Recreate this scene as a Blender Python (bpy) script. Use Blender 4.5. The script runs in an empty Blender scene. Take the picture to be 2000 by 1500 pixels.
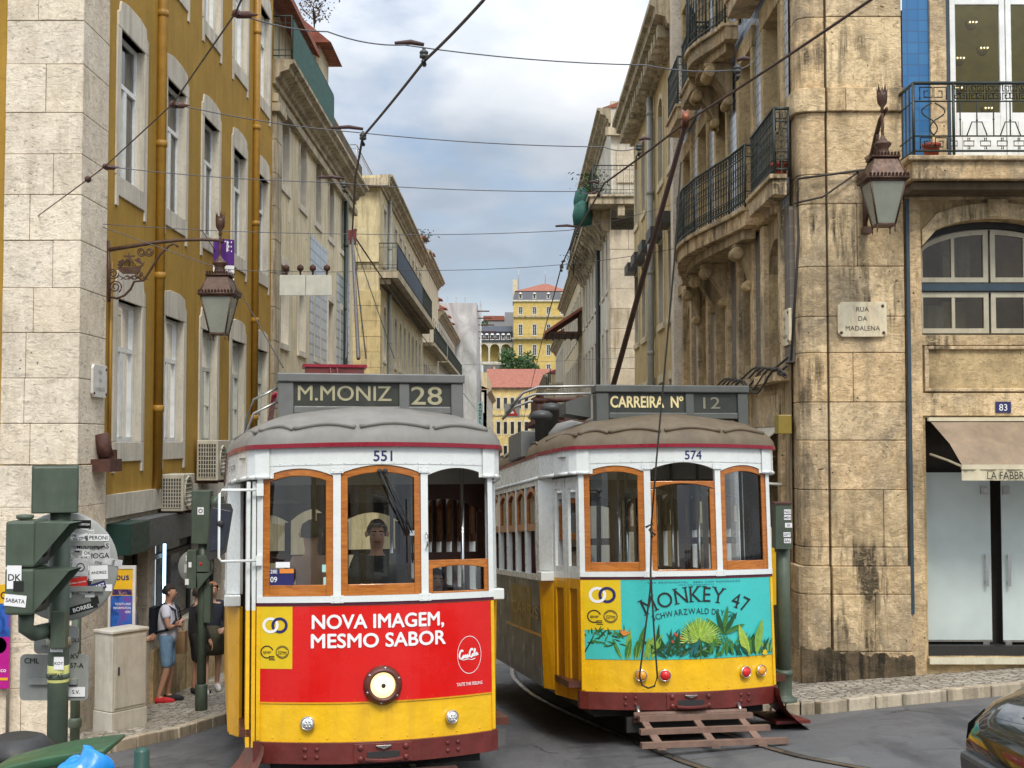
import bpy, bmesh, math, random
from math import sin, cos, pi, radians, sqrt, atan2
from mathutils import Matrix, Vector
random.seed(7)
S = bpy.context.scene
COL = S.collection
# ------------------------------------------------------------------ camera
CAMH, FPX, PITCH, YAW = 3.0, 2550.0, radians(2.54), 5/2550
cd = bpy.data.cameras.new('camera'); cam = bpy.data.objects.new('camera', cd); COL.objects.link(cam)
cd.sensor_width = 36; cd.lens = 36*FPX/2000; cd.clip_start = .1; cd.clip_end = 3000
cam.location = (0, 0, CAMH); cam.rotation_euler = (pi/2+PITCH, 0, YAW)
S.camera = cam
# ------------------------------------------------------------------ world: bright broken overcast
w = bpy.data.worlds.new('World'); S.world = w; w.use_nodes = True
nt = w.node_tree; nt.nodes.clear()
def wn(t, **k):
    n = nt.nodes.new(t)
    for a, b in k.items(): setattr(n, a, b)
    return n
L_ = lambda a, b: nt.links.new(a, b)
SUN_EL, SUN_AZ = radians(50), radians(168)      # azimuth clockwise from +Y
out = wn('ShaderNodeOutputWorld'); bg = wn('ShaderNodeBackground'); L_(bg.outputs[0], out.inputs[0])
sky = wn('ShaderNodeTexSky', sky_type='NISHITA', sun_disc=False, sun_elevation=SUN_EL, sun_rotation=SUN_AZ, dust_density=2.0)
tc = wn('ShaderNodeTexCoord'); mp = wn('ShaderNodeMapping'); mp.inputs['Scale'].default_value = (1.0, 1.0, 2.6)
mp.inputs['Location'].default_value = (.35, .1, .2)
L_(tc.outputs['Generated'], mp.inputs[0])
n1 = wn('ShaderNodeTexNoise'); n1.inputs['Scale'].default_value = 5.0; n1.inputs['Detail'].default_value = 7; n1.inputs['Roughness'].default_value = .52
n1.inputs['Distortion'].default_value = .35
L_(mp.outputs[0], n1.inputs['Vector'])
r1 = wn('ShaderNodeValToRGB'); L_(n1.outputs['Fac'], r1.inputs[0])
r1.color_ramp.elements[0].position = .3; r1.color_ramp.elements[0].color = (.15, .15, .15, 1)
r1.color_ramp.elements[1].position = .52; r1.color_ramp.elements[1].color = (1, 1, 1, 1)
n2 = wn('ShaderNodeTexNoise'); n2.inputs['Scale'].default_value = 3.4; n2.inputs['Detail'].default_value = 6
mp2 = wn('ShaderNodeMapping'); mp2.inputs['Location'].default_value = (3.1, .7, 1.9); mp2.inputs['Scale'].default_value = (1, 1, 2.2)
L_(tc.outputs['Generated'], mp2.inputs[0]); L_(mp2.outputs[0], n2.inputs['Vector'])
r2 = wn('ShaderNodeValToRGB'); L_(n2.outputs['Fac'], r2.inputs[0])
r2.color_ramp.elements[0].position = .36; r2.color_ramp.elements[0].color = (3.15, 3.7, 4.45, 1)
r2.color_ramp.elements[1].position = .64; r2.color_ramp.elements[1].color = (6.95, 7.0, 7.1, 1)
# overcast sky is brighter towards the zenith
sx = wn('ShaderNodeSeparateXYZ'); L_(tc.outputs['Generated'], sx.inputs[0])
mr = wn('ShaderNodeMapRange'); L_(sx.outputs['Z'], mr.inputs[0])
mr.inputs['From Min'].default_value = .22; mr.inputs['From Max'].default_value = 1; mr.inputs['To Min'].default_value = 1.0; mr.inputs['To Max'].default_value = 4.0
mul = wn('ShaderNodeVectorMath', operation='SCALE'); L_(r2.outputs[0], mul.inputs[0]); L_(mr.outputs[0], mul.inputs['Scale'])
mix = wn('ShaderNodeMixRGB'); L_(r1.outputs[0], mix.inputs[0]); L_(sky.outputs[0], mix.inputs[1]); L_(mul.outputs[0], mix.inputs[2])
L_(mix.outputs[0], bg.inputs[0]); bg.inputs[1].default_value = .1
# ------------------------------------------------------------------ sun (veiled by cloud)
sl = bpy.data.lights.new('sun', 'SUN'); sl.energy = 1.5; sl.angle = radians(16); sl.color = (1, .94, .84)
so = bpy.data.objects.new('sun', sl); COL.objects.link(so)
sd = Vector((sin(SUN_AZ)*cos(SUN_EL), cos(SUN_AZ)*cos(SUN_EL), sin(SUN_EL)))
so.rotation_euler = sd.to_track_quat('Z', 'Y').to_euler(); so.location = (0, 0, 40)
vs = S.view_settings; vs.view_transform = 'Standard'; vs.look = 'None'; vs.gamma = 1; vs.exposure = .5
# ------------------------------------------------------------------ pixel helpers (points on real planes)
def ray(px, py):
    u = (px-1000)/FPX; v = (750-py)/FPX; c, s = cos(PITCH), sin(PITCH)
    d = (u, c-v*s, s+v*c); cy, sy = cos(YAW), sin(YAW)
    return Vector((d[0]*cy-d[1]*sy, d[0]*sy+d[1]*cy, d[2]))
def PY(px, py, Y): d = ray(px, py); t = Y/d.y; return Vector((d.x*t, Y, CAMH+d.z*t))
def PX(px, py, X): d = ray(px, py); t = X/d.x; return Vector((X, d.y*t, CAMH+d.z*t))
def PZ(px, py, Z): d = ray(px, py); t = (Z-CAMH)/d.z; return Vector((d.x*t, d.y*t, Z))
def ground(x, y):
    x = max(-14, min(14, x)); y = max(-16, y)
    z = .155+.069*(x+1.03)*max(0, min(1, (34-y)/14))-.094*(min(y, 27)-10.5)
    if y > 27: z -= .094*8*(1-math.exp(-(y-27)/8))
    return z
# ------------------------------------------------------------------ mesh builder
WM = {}
class MB:
    def __init__(s, map=None, M=None):
        s.v = []; s.f = []; s.m = []; s.mats = []; s.sm = []; s.map = map; s.M = M
    def mi(s, m):
        if m not in s.mats: s.mats.append(m)
        return s.mats.index(m)
    def add(s, V, F, mat, smooth=False):
        o = len(s.v)
        for p in V:
            p = Vector(p)
            if s.map: p = Vector(s.map(*p))
            if s.M: p = s.M @ p
            s.v.append(p)
        k = s.mi(mat)
        for f in F: s.f.append([i+o for i in f]); s.m.append(k); s.sm.append(smooth)
        return s
    def quad(s, a, b, c, d, mat): return s.add([a, b, c, d], [(0, 1, 2, 3)], mat)
    def box(s, x0, x1, y0, y1, z0, z1, mat, n=1):
        V = []; F = []
        for i in range(n+1):
            x = x0+(x1-x0)*i/n
            V += [(x, y0, z0), (x, y1, z0), (x, y1, z1), (x, y0, z1)]
        for i in range(n):
            a = 4*i; b = a+4
            for j in range(4):
                k = (j+1) % 4; F.append((a+j, b+j, b+k, a+k))
        F += [(0, 3, 2, 1), tuple(4*n+j for j in (0, 1, 2, 3))]
        return s.add(V, F, mat)
    def ribbon(s, x0, x1, zl, zh, y0, y1, mat, n=8):
        V = []; F = []
        for i in range(n+1):
            x = x0+(x1-x0)*i/n; a = zl(x) if callable(zl) else zl; b = zh(x) if callable(zh) else zh
            V += [(x, y0, a), (x, y1, a), (x, y1, b), (x, y0, b)]
        for i in range(n):
            a = 4*i; b = a+4
            for j in range(4):
                k = (j+1) % 4; F.append((a+j, b+j, b+k, a+k))
        F += [(0, 3, 2, 1), tuple(4*n+j for j in (0, 1, 2, 3))]
        return s.add(V, F, mat)
    def prism(s, poly, y0, y1, mat, axis='y', smooth=False):
        n = len(poly)
        def P(a, b, c): return (a, c, b) if axis == 'y' else ((c, a, b) if axis == 'x' else (a, b, c))
        V = [P(a, b, y0) for a, b in poly]+[P(a, b, y1) for a, b in poly]
        F = [tuple(range(n)), tuple(range(2*n-1, n-1, -1))]+[(i, n+i, n+(i+1) % n, (i+1) % n) for i in range(n)]
        return s.add(V, F, mat, smooth)
    def flat(s, poly, y, mat):
        return s.add([(a, y, b) for a, b in poly], [tuple(range(len(poly)))], mat)
    def tube(s, pts, r, mat, seg=6, closed=False):
        pts = [Vector(p) for p in pts]; n = len(pts); V = []; F = []
        for i, p in enumerate(pts):
            a = pts[max(i-1, 0)] if not closed else pts[i-1]; b = pts[min(i+1, n-1)] if not closed else pts[(i+1) % n]
            t = (b-a).normalized() if (b-a).length > 1e-9 else Vector((0, 0, 1))
            up = Vector((0, 0, 1)) if abs(t.z) < .95 else Vector((1, 0, 0))
            x = t.cross(up).normalized(); y = t.cross(x)
            rr = r[i] if isinstance(r, (list, tuple)) else r
            V += [p+x*rr*cos(2*pi*k/seg)+y*rr*sin(2*pi*k/seg) for k in range(seg)]
        for i in range(n if closed else n-1):
            j = (i+1) % n
            for k in range(seg): F.append((i*seg+k, i*seg+(k+1) % seg, j*seg+(k+1) % seg, j*seg+k))
        if not closed: F += [tuple(range(seg))[::-1], tuple(range((n-1)*seg, n*seg))]
        return s.add(V, F, mat, True)
    def lathe(s, prof, mat, seg=16, c=(0, 0, 0), axis='z', smooth=True):
        V = []; F = []
        for r, h in prof:
            for k in range(seg):
                a = 2*pi*k/seg; p = (r*cos(a), r*sin(a), h)
                if axis == 'y': p = (p[0], p[2], p[1])
                if axis == 'x': p = (p[2], p[0], p[1])
                V.append((p[0]+c[0], p[1]+c[1], p[2]+c[2]))
        for i in range(len(prof)-1):
            for k in range(seg): F.append((i*seg+k, i*seg+(k+1) % seg, (i+1)*seg+(k+1) % seg, (i+1)*seg+k))
        F += [tuple(range(seg))[::-1], tuple(range((len(prof)-1)*seg, len(prof)*seg))]
        return s.add(V, F, mat, smooth)
    def text(s, body, h, x, z, y, mat, bold=0, sx=1, align='CENTER', shear=0, spacing=1, fit=None, f=None):
        V, F = text_geo(body, 0, align, shear, spacing)
        if fit:
            xs = [p[0] for p in V]; sx = fit/((max(xs)-min(xs))*h)
        P = [(p[0]*h*sx, p[1]*h) for p in V]
        for k, (ox, oz) in enumerate([(0, 0)]+([(bold*h, 0), (-bold*h, 0), (0, bold*h), (0, -bold*h), (bold*h*.7, bold*h*.7), (-bold*h*.7, -bold*h*.7)] if bold > 0 else [])):
            s.add([(x+a+ox, y-.00012*k, z+b+oz) for a, b in P], F, mat)
        return s
    def build(s, name, parent=None, bevel=0, M=None, subsurf=0, recalc=True):
        me = bpy.data.meshes.new(name); me.from_pydata([tuple(p) for p in s.v], [], s.f)
        for m in s.mats: me.materials.append(m)
        me.polygons.foreach_set('material_index', s.m); me.polygons.foreach_set('use_smooth', s.sm)
        if recalc:
            b = bmesh.new(); b.from_mesh(me); bmesh.ops.recalc_face_normals(b, faces=b.faces); b.to_mesh(me); b.free()
        me.update()
        return link(name, me, parent, M, bevel, subsurf)
def link(name, me, parent=None, M=None, bevel=0, subsurf=0):
    o = bpy.data.objects.new(name, me); COL.objects.link(o)
    M = M or Matrix.Identity(4); o.matrix_basis = M; WM[o] = M
    if parent: o.parent = parent; o.matrix_parent_inverse = WM[parent].inverted()
    if bevel:
        b = o.modifiers.new('edge', 'BEVEL'); b.width = bevel; b.segments = 2; b.limit_method = 'ANGLE'; b.angle_limit = radians(40)
    if subsurf:
        b = o.modifiers.new('sub', 'SUBSURF'); b.levels = b.render_levels = subsurf
    return o
def thing(name, label, cat, loc=(0, 0, 0), group=None, M=None):
    o = bpy.data.objects.new(name, None); COL.objects.link(o); o.empty_display_size = .2
    M = M or Matrix.Translation(loc); o.matrix_basis = M; WM[o] = M
    return tag(o, label, cat, group)
def tag(o, label, cat, group=None):
    o['label'] = label; o['category'] = cat
    if group: o['group'] = group
    return o
def structure(o, kind='structure'): o['kind'] = kind; return o
_tx = {}
def text_geo(body, bold, align, shear, spacing):
    k = (body, bold, align, shear, spacing)
    if k not in _tx:
        c = bpy.data.curves.new('t', 'FONT'); c.body = body; c.size = 1.37; c.offset = bold; c.align_x = align; c.shear = shear
        c.resolution_u = 4; c.space_character = spacing; c.fill_mode = 'FRONT'
        o = bpy.data.objects.new('t', c); COL.objects.link(o)
        me = bpy.data.meshes.new_from_object(o.evaluated_get(bpy.context.evaluated_depsgraph_get()))
        _tx[k] = ([tuple(v.co[:2]) for v in me.vertices], [tuple(p.vertices) for p in me.polygons])
        bpy.data.objects.remove(o); bpy.data.curves.remove(c); bpy.data.meshes.remove(me)
    return _tx[k]
# ------------------------------------------------------------------ materials
def newmat(name):
    m = bpy.data.materials.new(name); m.use_nodes = True; t = m.node_tree
    b = t.nodes['Principled BSDF']
    return m, t, b
def nd(t, typ, inp=None, **k):
    n = t.nodes.new(typ)
    for a, v in k.items(): setattr(n, a, v)
    for a, v in (inp or {}).items():
        if hasattr(v, 'links'): t.links.new(v, n.inputs[a])
        else: n.inputs[a].default_value = v
    return n
def c4(c): return (c[0], c[1], c[2], 1)
def mixc(t, fac, a, b, mode='MIX'):
    return nd(t, 'ShaderNodeMixRGB', {0: fac, 1: a if hasattr(a, 'links') else c4(a), 2: b if hasattr(b, 'links') else c4(b)}, blend_type=mode).outputs[0]
def ramp(t, fac, p0, p1, a=0, b=1):
    return nd(t, 'ShaderNodeMapRange', {0: fac, 1: p0, 2: p1, 3: a, 4: b}).outputs[0]
def pos(t, sc=(1, 1, 1), obj=False):
    src = nd(t, 'ShaderNodeTexCoord').outputs['Object'] if obj else nd(t, 'ShaderNodeNewGeometry').outputs['Position']
    return nd(t, 'ShaderNodeMapping', {0: src, 'Scale': sc}).outputs[0]
def noise(t, vec, scale, detail=5, rough=.6, dist=0):
    return nd(t, 'ShaderNodeTexNoise', {'Vector': vec, 'Scale': scale, 'Detail': detail, 'Roughness': rough, 'Distortion': dist}).outputs['Fac']
def bump(t, b, h, strength, dist=.01):
    n = nd(t, 'ShaderNodeBump', {'Height': h, 'Strength': strength, 'Distance': dist}); t.links.new(n.outputs[0], b.inputs['Normal'])
_pl = {}
def paint(name, col, rough=.5, metal=0, var=.12, scale=6, bmp=0, dirt=0, dirtcol=(.05, .04, .03), spec=.5, coat=0, dent=0):
    """painted / plain surface with slight uneven tone and grime"""
    if name in _pl: return _pl[name]
    m, t, b = newmat(name); P = pos(t)
    n = noise(t, P, scale, 6)
    c = mixc(t, ramp(t, n, .3, .7), [x*(1-var) for x in col], [min(1, x*(1+var)) for x in col])
    if dirt:
        s = noise(t, pos(t, (5, 5, .8)), 1.6, 7, .7)
        c = mixc(t, ramp(t, s, .48, .75, 0, dirt), c, dirtcol)
    t.links.new(c, b.inputs['Base Color'])
    r = ramp(t, noise(t, P, scale*2.3, 4), .3, .7, max(.03, rough-.1), min(1, rough+.1)); t.links.new(r, b.inputs['Roughness'])
    b.inputs['Metallic'].default_value = metal; b.inputs['Specular IOR Level'].default_value = spec; b.inputs['Coat Weight'].default_value = coat
    if bmp: bump(t, b, noise(t, P, scale*8, 4), bmp, .01)
    if dent: bump(t, b, noise(t, P, 3.2, 4, .55), dent, .05)
    _pl[name] = m; return m
def plaster(name, col, stain=(.16, .12, .07), amt=.5, var=.15, fine=14, bmp=.25, pock=0, streak=2.2, island=0, mottle=None, mamt=.5, blot=0, blotcol=(.2, .18, .15)):
    """weathered render or limestone: broad tone, mottling, streaks running down, pock marks"""
    if name in _pl: return _pl[name]
    m, t, b = newmat(name); P = pos(t)
    n = noise(t, P, 1.3, 8, .65)
    c = mixc(t, ramp(t, n, .38, .62), [x*(1-var) for x in col], [min(1, x*(1+var*.6)) for x in col])
    if mottle:
        c = mixc(t, ramp(t, noise(t, P, 5.5, 9, .72, .6), .45, .62, 0, mamt), c, mottle)
    if island:
        g = nd(t, 'ShaderNodeNewGeometry').outputs['Random Per Island']
        rr = nd(t, 'ShaderNodeValToRGB', {0: g}); e0, e1 = rr.color_ramp.elements; e0.color = (1-island, 1-island*1.05, 1-island*1.15, 1); e1.color = (1, 1, 1, 1)
        for q_, c_ in ((.25, (1, 1-island*.25, 1-island*.5)), (.45, (1-island*.6, 1-island*.6, 1-island*.5)), (.7, (1, 1-island*.1, 1-island*.2))): rr.color_ramp.elements.new(q_).color = (*c_, 1)
        c = mixc(t, 1.0, c, rr.outputs[0], 'MULTIPLY')
    if blot:
        c = mixc(t, ramp(t, noise(t, pos(t, (1, 1, .6)), 1.1, 8, .7, .8), .5, .66, 0, blot), c, blotcol)
    s = noise(t, pos(t, (streak*2, streak*2, .35)), 1.5, 8, .7)
    sf = ramp(t, s, .46, .64, 0, amt) if not pock else nd(t, 'ShaderNodeMath', {0: ramp(t, s, .47, .57, 0, 1), 1: ramp(t, noise(t, P, .8, 4), .46, .62, amt*.15, min(1, amt*1.5))}, operation='MULTIPLY').outputs[0]
    c = mixc(t, sf, c, stain)
    f = noise(t, P, fine, 8, .72, 1.4 if pock else 0)
    c = mixc(t, ramp(t, f, .53, .64, 0, min(1, amt*(.75 if pock else .7))), c, [x*.45 for x in col])
    if pock: c = mixc(t, ramp(t, f, .36, .47, pock*.4, 0), c, [min(1, x*1.2) for x in col])
    h = f
    if pock:
        v = nd(t, 'ShaderNodeTexVoronoi', {'Vector': nd(t, 'ShaderNodeMixRGB', {0: .12, 1: P, 2: nd(t, 'ShaderNodeTexNoise', {'Vector': P, 'Scale': 9}).outputs['Color']}).outputs[0], 'Scale': 11}).outputs['Distance']
        pk = ramp(t, v, .02, .16, 1, 0)
        msk = ramp(t, noise(t, P, 2.2, 3), .45, .6)
        pk = nd(t, 'ShaderNodeMath', {0: pk, 1: msk}, operation='MULTIPLY').outputs[0]
        c = mixc(t, nd(t, 'ShaderNodeMath', {0: pk, 1: pock}, operation='MULTIPLY').outputs[0], c, [x*.3 for x in stain])
        wv = noise(t, pos(t, (7, 7, 15)), 1.0, 6, .75, 1.2)
        h = nd(t, 'ShaderNodeMath', {0: nd(t, 'ShaderNodeMath', {0: f, 1: pk}, operation='SUBTRACT').outputs[0], 1: wv}, operation='ADD').outputs[0]
        c = mixc(t, ramp(t, wv, .545, .62, 0, min(1, pock*.75)), c, [x*.4 for x in col])
    t.links.new(c, b.inputs['Base Color']); b.inputs['Roughness'].default_value = .88; b.inputs['Specular IOR Level'].default_value = .25
    bump(t, b, h, bmp, .02)
    _pl[name] = m; return m
def tiles(name, c1, c2, mortar, w, h, axes, off=0, rough=.2, mort=.02, stain=.3):
    m, t, b = newmat(name); sp = nd(t, 'ShaderNodeSeparateXYZ', {0: nd(t, 'ShaderNodeNewGeometry').outputs['Position']})
    cb = nd(t, 'ShaderNodeCombineXYZ', {0: sp.outputs[axes[0]], 1: sp.outputs[axes[1]]})
    br = nd(t, 'ShaderNodeTexBrick', {'Vector': cb.outputs[0], 'Color1': c4(c1), 'Color2': c4(c2), 'Mortar': c4(mortar), 'Scale': 1, 'Mortar Size': mort*h, 'Brick Width': w, 'Row Height': h}, offset=off)
    c = mixc(t, ramp(t, noise(t, pos(t, (3, 3, .5)), 1.5, 7, .7), .45, .75, 0, stain), br.outputs['Color'], (.2, .18, .14))
    t.links.new(c, b.inputs['Base Color']); b.inputs['Roughness'].default_value = rough
    bump(t, b, br.outputs['Fac'], -.3, .004)
    return m
def glass(name, tint=(.85, .9, .9), tr=.8, rough=.02):
    m, t, b = newmat(name); t.nodes.remove(b)
    tr_ = nd(t, 'ShaderNodeBsdfTransparent', {0: c4([x*tr for x in tint])}); gl = nd(t, 'ShaderNodeBsdfGlossy', {0: (1, 1, 1, 1), 'Roughness': rough})
    fr = nd(t, 'ShaderNodeFresnel', {0: 1.55}); mx = nd(t, 'ShaderNodeMixShader', {0: fr.outputs[0], 1: tr_.outputs[0], 2: gl.outputs[0]})
    t.links.new(mx.outputs[0], t.nodes['Material Output'].inputs[0]); return m
def glow(name, col, st):
    m, t, b = newmat(name); b.inputs['Base Color'].default_value = c4(col); b.inputs['Emission Color'].default_value = c4(col); b.inputs['Emission Strength'].default_value = st; return m
WHITE = paint('white_paint', (.82, .83, .80), .35, dirt=.1, dirtcol=(.35, .3, .22))
TWHITE = paint('tram_white', (.70, .73, .71), .28, var=.03, dirt=.10, dirtcol=(.45, .4, .3), coat=.3, dent=.15)
TYEL = paint('tram_yellow', (.82, .48, .01), .3, var=.05, scale=3, dirt=.3, dirtcol=(.42, .2, .03), coat=.3, dent=.45)
TYEL2 = paint('tram_yellow_old', (.72, .36, .008), .35, var=.1, scale=3, dirt=.4, dirtcol=(.25, .12, .03), dent=.25)
TRED = paint('advert_red', (.66, .008, .006), .25, var=.03, scale=2, coat=.3, dent=.12)
TTEAL = paint('advert_teal', (.05, .50, .47), .3, var=.04, scale=2, coat=.2, dent=.12)
MAROON = paint('maroon_paint', (.13, .022, .018), .4, var=.2, dirt=.4, dirtcol=(.04, .025, .02), dent=.3)
REDSTRIP = paint('dark_red_strip', (.22, .006, .02), .3)
PURPLE = paint('purple_strip', (.09, .008, .03), .4)
WOOD = None
def wood():
    m, t, b = newmat('varnished_wood'); P = pos(t, (2, 2, 14), True)
    n = noise(t, P, 2.5, 6, .6, 1.5)
    t.links.new(mixc(t, ramp(t, n, .35, .65), (.30, .085, .008), (.50, .17, .022)), b.inputs['Base Color']); b.inputs['Roughness'].default_value = .35; b.inputs['Coat Weight'].default_value = .4
    return m
WOOD = wood()
DWOOD = paint('dark_wood', (.075, .022, .012), .4, var=.35, scale=4)
ROOFG = paint('tram_roof_grey', (.185, .175, .155), .6, var=.15, scale=3, dirt=.45, dirtcol=(.12, .11, .09))
ROOFB = paint('tram_roof_brown', (.115, .085, .05), .65, var=.2, scale=4, dirt=.35, dirtcol=(.22, .18, .12))
GREYP = paint('grey_metal_paint', (.12, .122, .115), .45, var=.12, dirt=.25, dirtcol=(.08, .08, .07))
DGREY = paint('dark_grey_paint', (.045, .047, .045), .5, var=.2)
BOARD = paint('blind_black', (.03, .032, .025), .35, var=.2)
GILT = paint('faded_gilt', (.34, .31, .19), .5, var=.12, scale=30)
GILT2 = paint('cream_lettering', (.72, .6, .3), .5, var=.05)
GILT3 = paint('dim_lettering', (.2, .19, .13), .5)
BLACK = paint('black_iron', (.018, .018, .017), .55, var=.25)
RUBBER = paint('black_rubber', (.02, .02, .02), .7)
NAVY = paint('navy_print', (.02, .02, .11), .4, var=.05)
BLKP = paint('black_print', (.015, .015, .015), .5, var=.05)
WPRINT = paint('white_print', (.82, .82, .82), .4, var=.03)
CHROME = paint('chrome', (.7, .7, .7), .15, 1, var=.05)
STEEL = paint('worn_steel', (.35, .34, .32), .35, .9, var=.2)
RUST = paint('rusty_iron', (.075, .028, .018), .7, var=.4, scale=14, bmp=.3)
POLEB = paint('rust_brown_pole', (.055, .026, .018), .5, var=.2)
IRON = paint('lamp_iron_brown', (.085, .045, .028), .5, var=.3, scale=10, metal=.3)
IRONG = paint('railing_green_black', (.022, .03, .024), .5, var=.3)
GREENP = paint('signal_green_paint', (.07, .094, .066), .5, var=.2, scale=5, dirt=.5, dirtcol=(.03, .038, .028), dent=.1)
LGREY = paint('sign_back_grey', (.27, .28, .26), .45, var=.12, dirt=.3, dirtcol=(.13, .13, .12))
FROST = paint('frosted_lamp_glass', (.24, .25, .20), .3, var=.12, scale=4)
TGLASS = glass('tram_glass', (.93, .95, .94), .97)
WGLASS = glass('clear_glass', (.75, .8, .8), .8)
m_, t_, b_ = newmat('window_glass_dark'); b_.inputs['Base Color'].default_value = (.02, .022, .024, 1); b_.inputs['Roughness'].default_value = .04; b_.inputs['Specular IOR Level'].default_value = .9
t_.links.new(nd(t_, 'ShaderNodeBump', {'Height': noise(t_, pos(t_), 1.7, 2), 'Strength': .08, 'Distance': .05}).outputs[0], b_.inputs['Normal']); DGLASS = m_
ROOM = paint('dark_room', (.03, .025, .02), .9)
CURT = paint('curtain', (.5, .48, .42), .9, var=.25, scale=3)
YEL = plaster('ochre_render', (.41, .245, .042), (.24, .14, .03), .4, .12, 10, .15, blot=.35, blotcol=(.36, .2, .035))
LIME = plaster('pale_limestone', (.86, .77, .62), (.3, .24, .16), .3, .12, 9, .8, pock=.9, island=.16, mottle=(.66, .56, .42), mamt=.55, streak=1.4, blot=.25, blotcol=(.42, .36, .28))
LIME2 = plaster('window_stone', (.64, .585, .48), (.22, .2, .16), .45, .12, 22, .3)
AGED = plaster('aged_limestone', (.82, .635, .385), (.075, .058, .036), .7, .2, 8, 1.0, pock=1.0, island=.30, mottle=(.46, .33, .175), mamt=.75, streak=1.7, blot=.85, blotcol=(.24, .20, .145))
AGEDP = plaster('aged_stone_plain', (.60, .445, .235), (.09, .065, .035), .55, .2, 12, .7, pock=.7, mottle=(.33, .235, .125), mamt=.65, blot=.55, blotcol=(.17, .135, .09))
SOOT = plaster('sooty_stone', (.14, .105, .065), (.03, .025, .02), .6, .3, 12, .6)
BEIGE = plaster('beige_render', (.58, .44, .22), (.2, .14, .07), .6, .15, 9, .25, mottle=(.42, .31, .15), mamt=.5)
CREAM = plaster('cream_render', (.68, .59, .40), (.26, .2, .12), .5, .12, 9, .2)
CREAM2 = plaster('straw_render', (.62, .52, .31), (.2, .15, .08), .55, .15, 9, .25)
OFFW = plaster('offwhite_render', (.66, .62, .52), (.24, .2, .15), .5, .12, 10, .25)
CORN = plaster('weathered_cornice', (.50, .42, .29), (.06, .05, .035), .75, .25, 12, .5)
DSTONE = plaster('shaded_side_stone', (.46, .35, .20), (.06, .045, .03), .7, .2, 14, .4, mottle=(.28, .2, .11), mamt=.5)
BLUET = tiles('blue_tiles', (.035, .15, .34), (.045, .18, .38), (.05, .12, .25), .14, .14, 'XZ', .0, .12, .05, .12)
PALET = tiles('pale_blue_tiles', (.42, .50, .6), (.5, .57, .66), (.2, .22, .25), .14, .14, 'YZ', .5, .2, .09, .3)
WTILE = tiles('white_blue_tiles', (.55, .58, .58), (.42, .46, .5), (.25, .25, .25), .28, .28, 'YZ', 0, .25, .12, .35)
GTILE = tiles('grey_stone_tiles', (.12, .105, .095), (.15, .13, .115), (.2, .17, .13), .5, .22, 'YZ', .5, .6, .05, .5)
def rooftile():
    m, t, b = newmat('terracotta_tiles'); P = pos(t)
    wv = nd(t, 'ShaderNodeTexWave', {'Vector': P, 'Scale': 1.5, 'Distortion': .5}, bands_direction='Y').outputs['Fac']
    n = noise(t, P, 3, 6)
    t.links.new(mixc(t, ramp(t, n, .3, .7), (.19, .06, .038), (.36, .13, .08)), b.inputs['Base Color']); b.inputs['Roughness'].default_value = .85
    bump(t, b, wv, .6, .05); return m
TILE = rooftile()
# ================================================================== GROUND
def asphalt():
    m, t, b = newmat('asphalt'); P = pos(t)
    n = noise(t, P, .8, 7, .65); c = mixc(t, ramp(t, n, .3, .7), (.060, .062, .068), (.105, .105, .108))
    g = noise(t, P, 120, 3, .7); c = mixc(t, ramp(t, g, .45, .75, 0, .6), c, (.2, .195, .185))
    st = noise(t, P, 2.2, 6, .7, 1); c = mixc(t, ramp(t, st, .55, .7, 0, .6), c, (.03, .03, .032))
    v = nd(t, 'ShaderNodeTexVoronoi', {'Vector': nd(t, 'ShaderNodeMixRGB', {0: .25, 1: P, 2: nd(t, 'ShaderNodeTexNoise', {'Vector': P, 'Scale': 2}).outputs['Color']}).outputs[0], 'Scale': .6}, feature='DISTANCE_TO_EDGE').outputs['Distance']
    c = mixc(t, nd(t, 'ShaderNodeMath', {0: ramp(t, v, .003, .010, .8, 0), 1: ramp(t, noise(t, P, .5, 3), .5, .56)}, operation='MULTIPLY').outputs[0], c, (.02, .02, .02))
    sk = noise(t, pos(t, (1.2, .18, 1)), 1.6, 6, .65); c = mixc(t, ramp(t, sk, .5, .66, 0, .7), c, (.032, .033, .036))
    pt = nd(t, 'ShaderNodeTexVoronoi', {'Vector': P, 'Scale': .33}, distance='MANHATTAN'); c = mixc(t, ramp(t, nd(t, 'ShaderNodeSeparateColor', {0: pt.outputs['Color']}).outputs[0], .7, .72, 0, .35), c, (.16, .155, .145))
    t.links.new(c, b.inputs['Base Color']); t.links.new(ramp(t, st, .4, .7, .8, .5), b.inputs['Roughness'])
    bump(t, b, g, .5, .006); return m
ASPH = asphalt()
def cobbles():
    m, t, b = newmat('cobbles'); P = pos(t)
    Pw = nd(t, 'ShaderNodeMixRGB', {0: .03, 1: P, 2: nd(t, 'ShaderNodeTexNoise', {'Vector': P, 'Scale': 4}).outputs['Color']}).outputs[0]
    v = nd(t, 'ShaderNodeTexVoronoi', {'Vector': Pw, 'Scale': 9, 'Randomness': .75}); e = nd(t, 'ShaderNodeTexVoronoi', {'Vector': Pw, 'Scale': 9, 'Randomness': .75}, feature='DISTANCE_TO_EDGE').outputs['Distance']
    s = nd(t, 'ShaderNodeSeparateColor', {0: v.outputs['Color']}).outputs[0]
    c = mixc(t, s, (.28, .245, .19), (.48, .43, .35)); c = mixc(t, ramp(t, e, .01, .09, 1, 0), c, (.07, .06, .045))
    c = mixc(t, ramp(t, noise(t, P, 1.1, 6, .7), .45, .7, 0, .6), c, (.13, .105, .08))
    t.links.new(c, b.inputs['Base Color']); b.inputs['Roughness'].default_value = .7
    bump(t, b, ramp(t, e, 0, .15), .8, .02); return m
COB = cobbles()
KERB = plaster('kerb_stone', (.46, .40, .30), (.12, .1, .07), .6, .18, 20, .5, island=.18)
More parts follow.
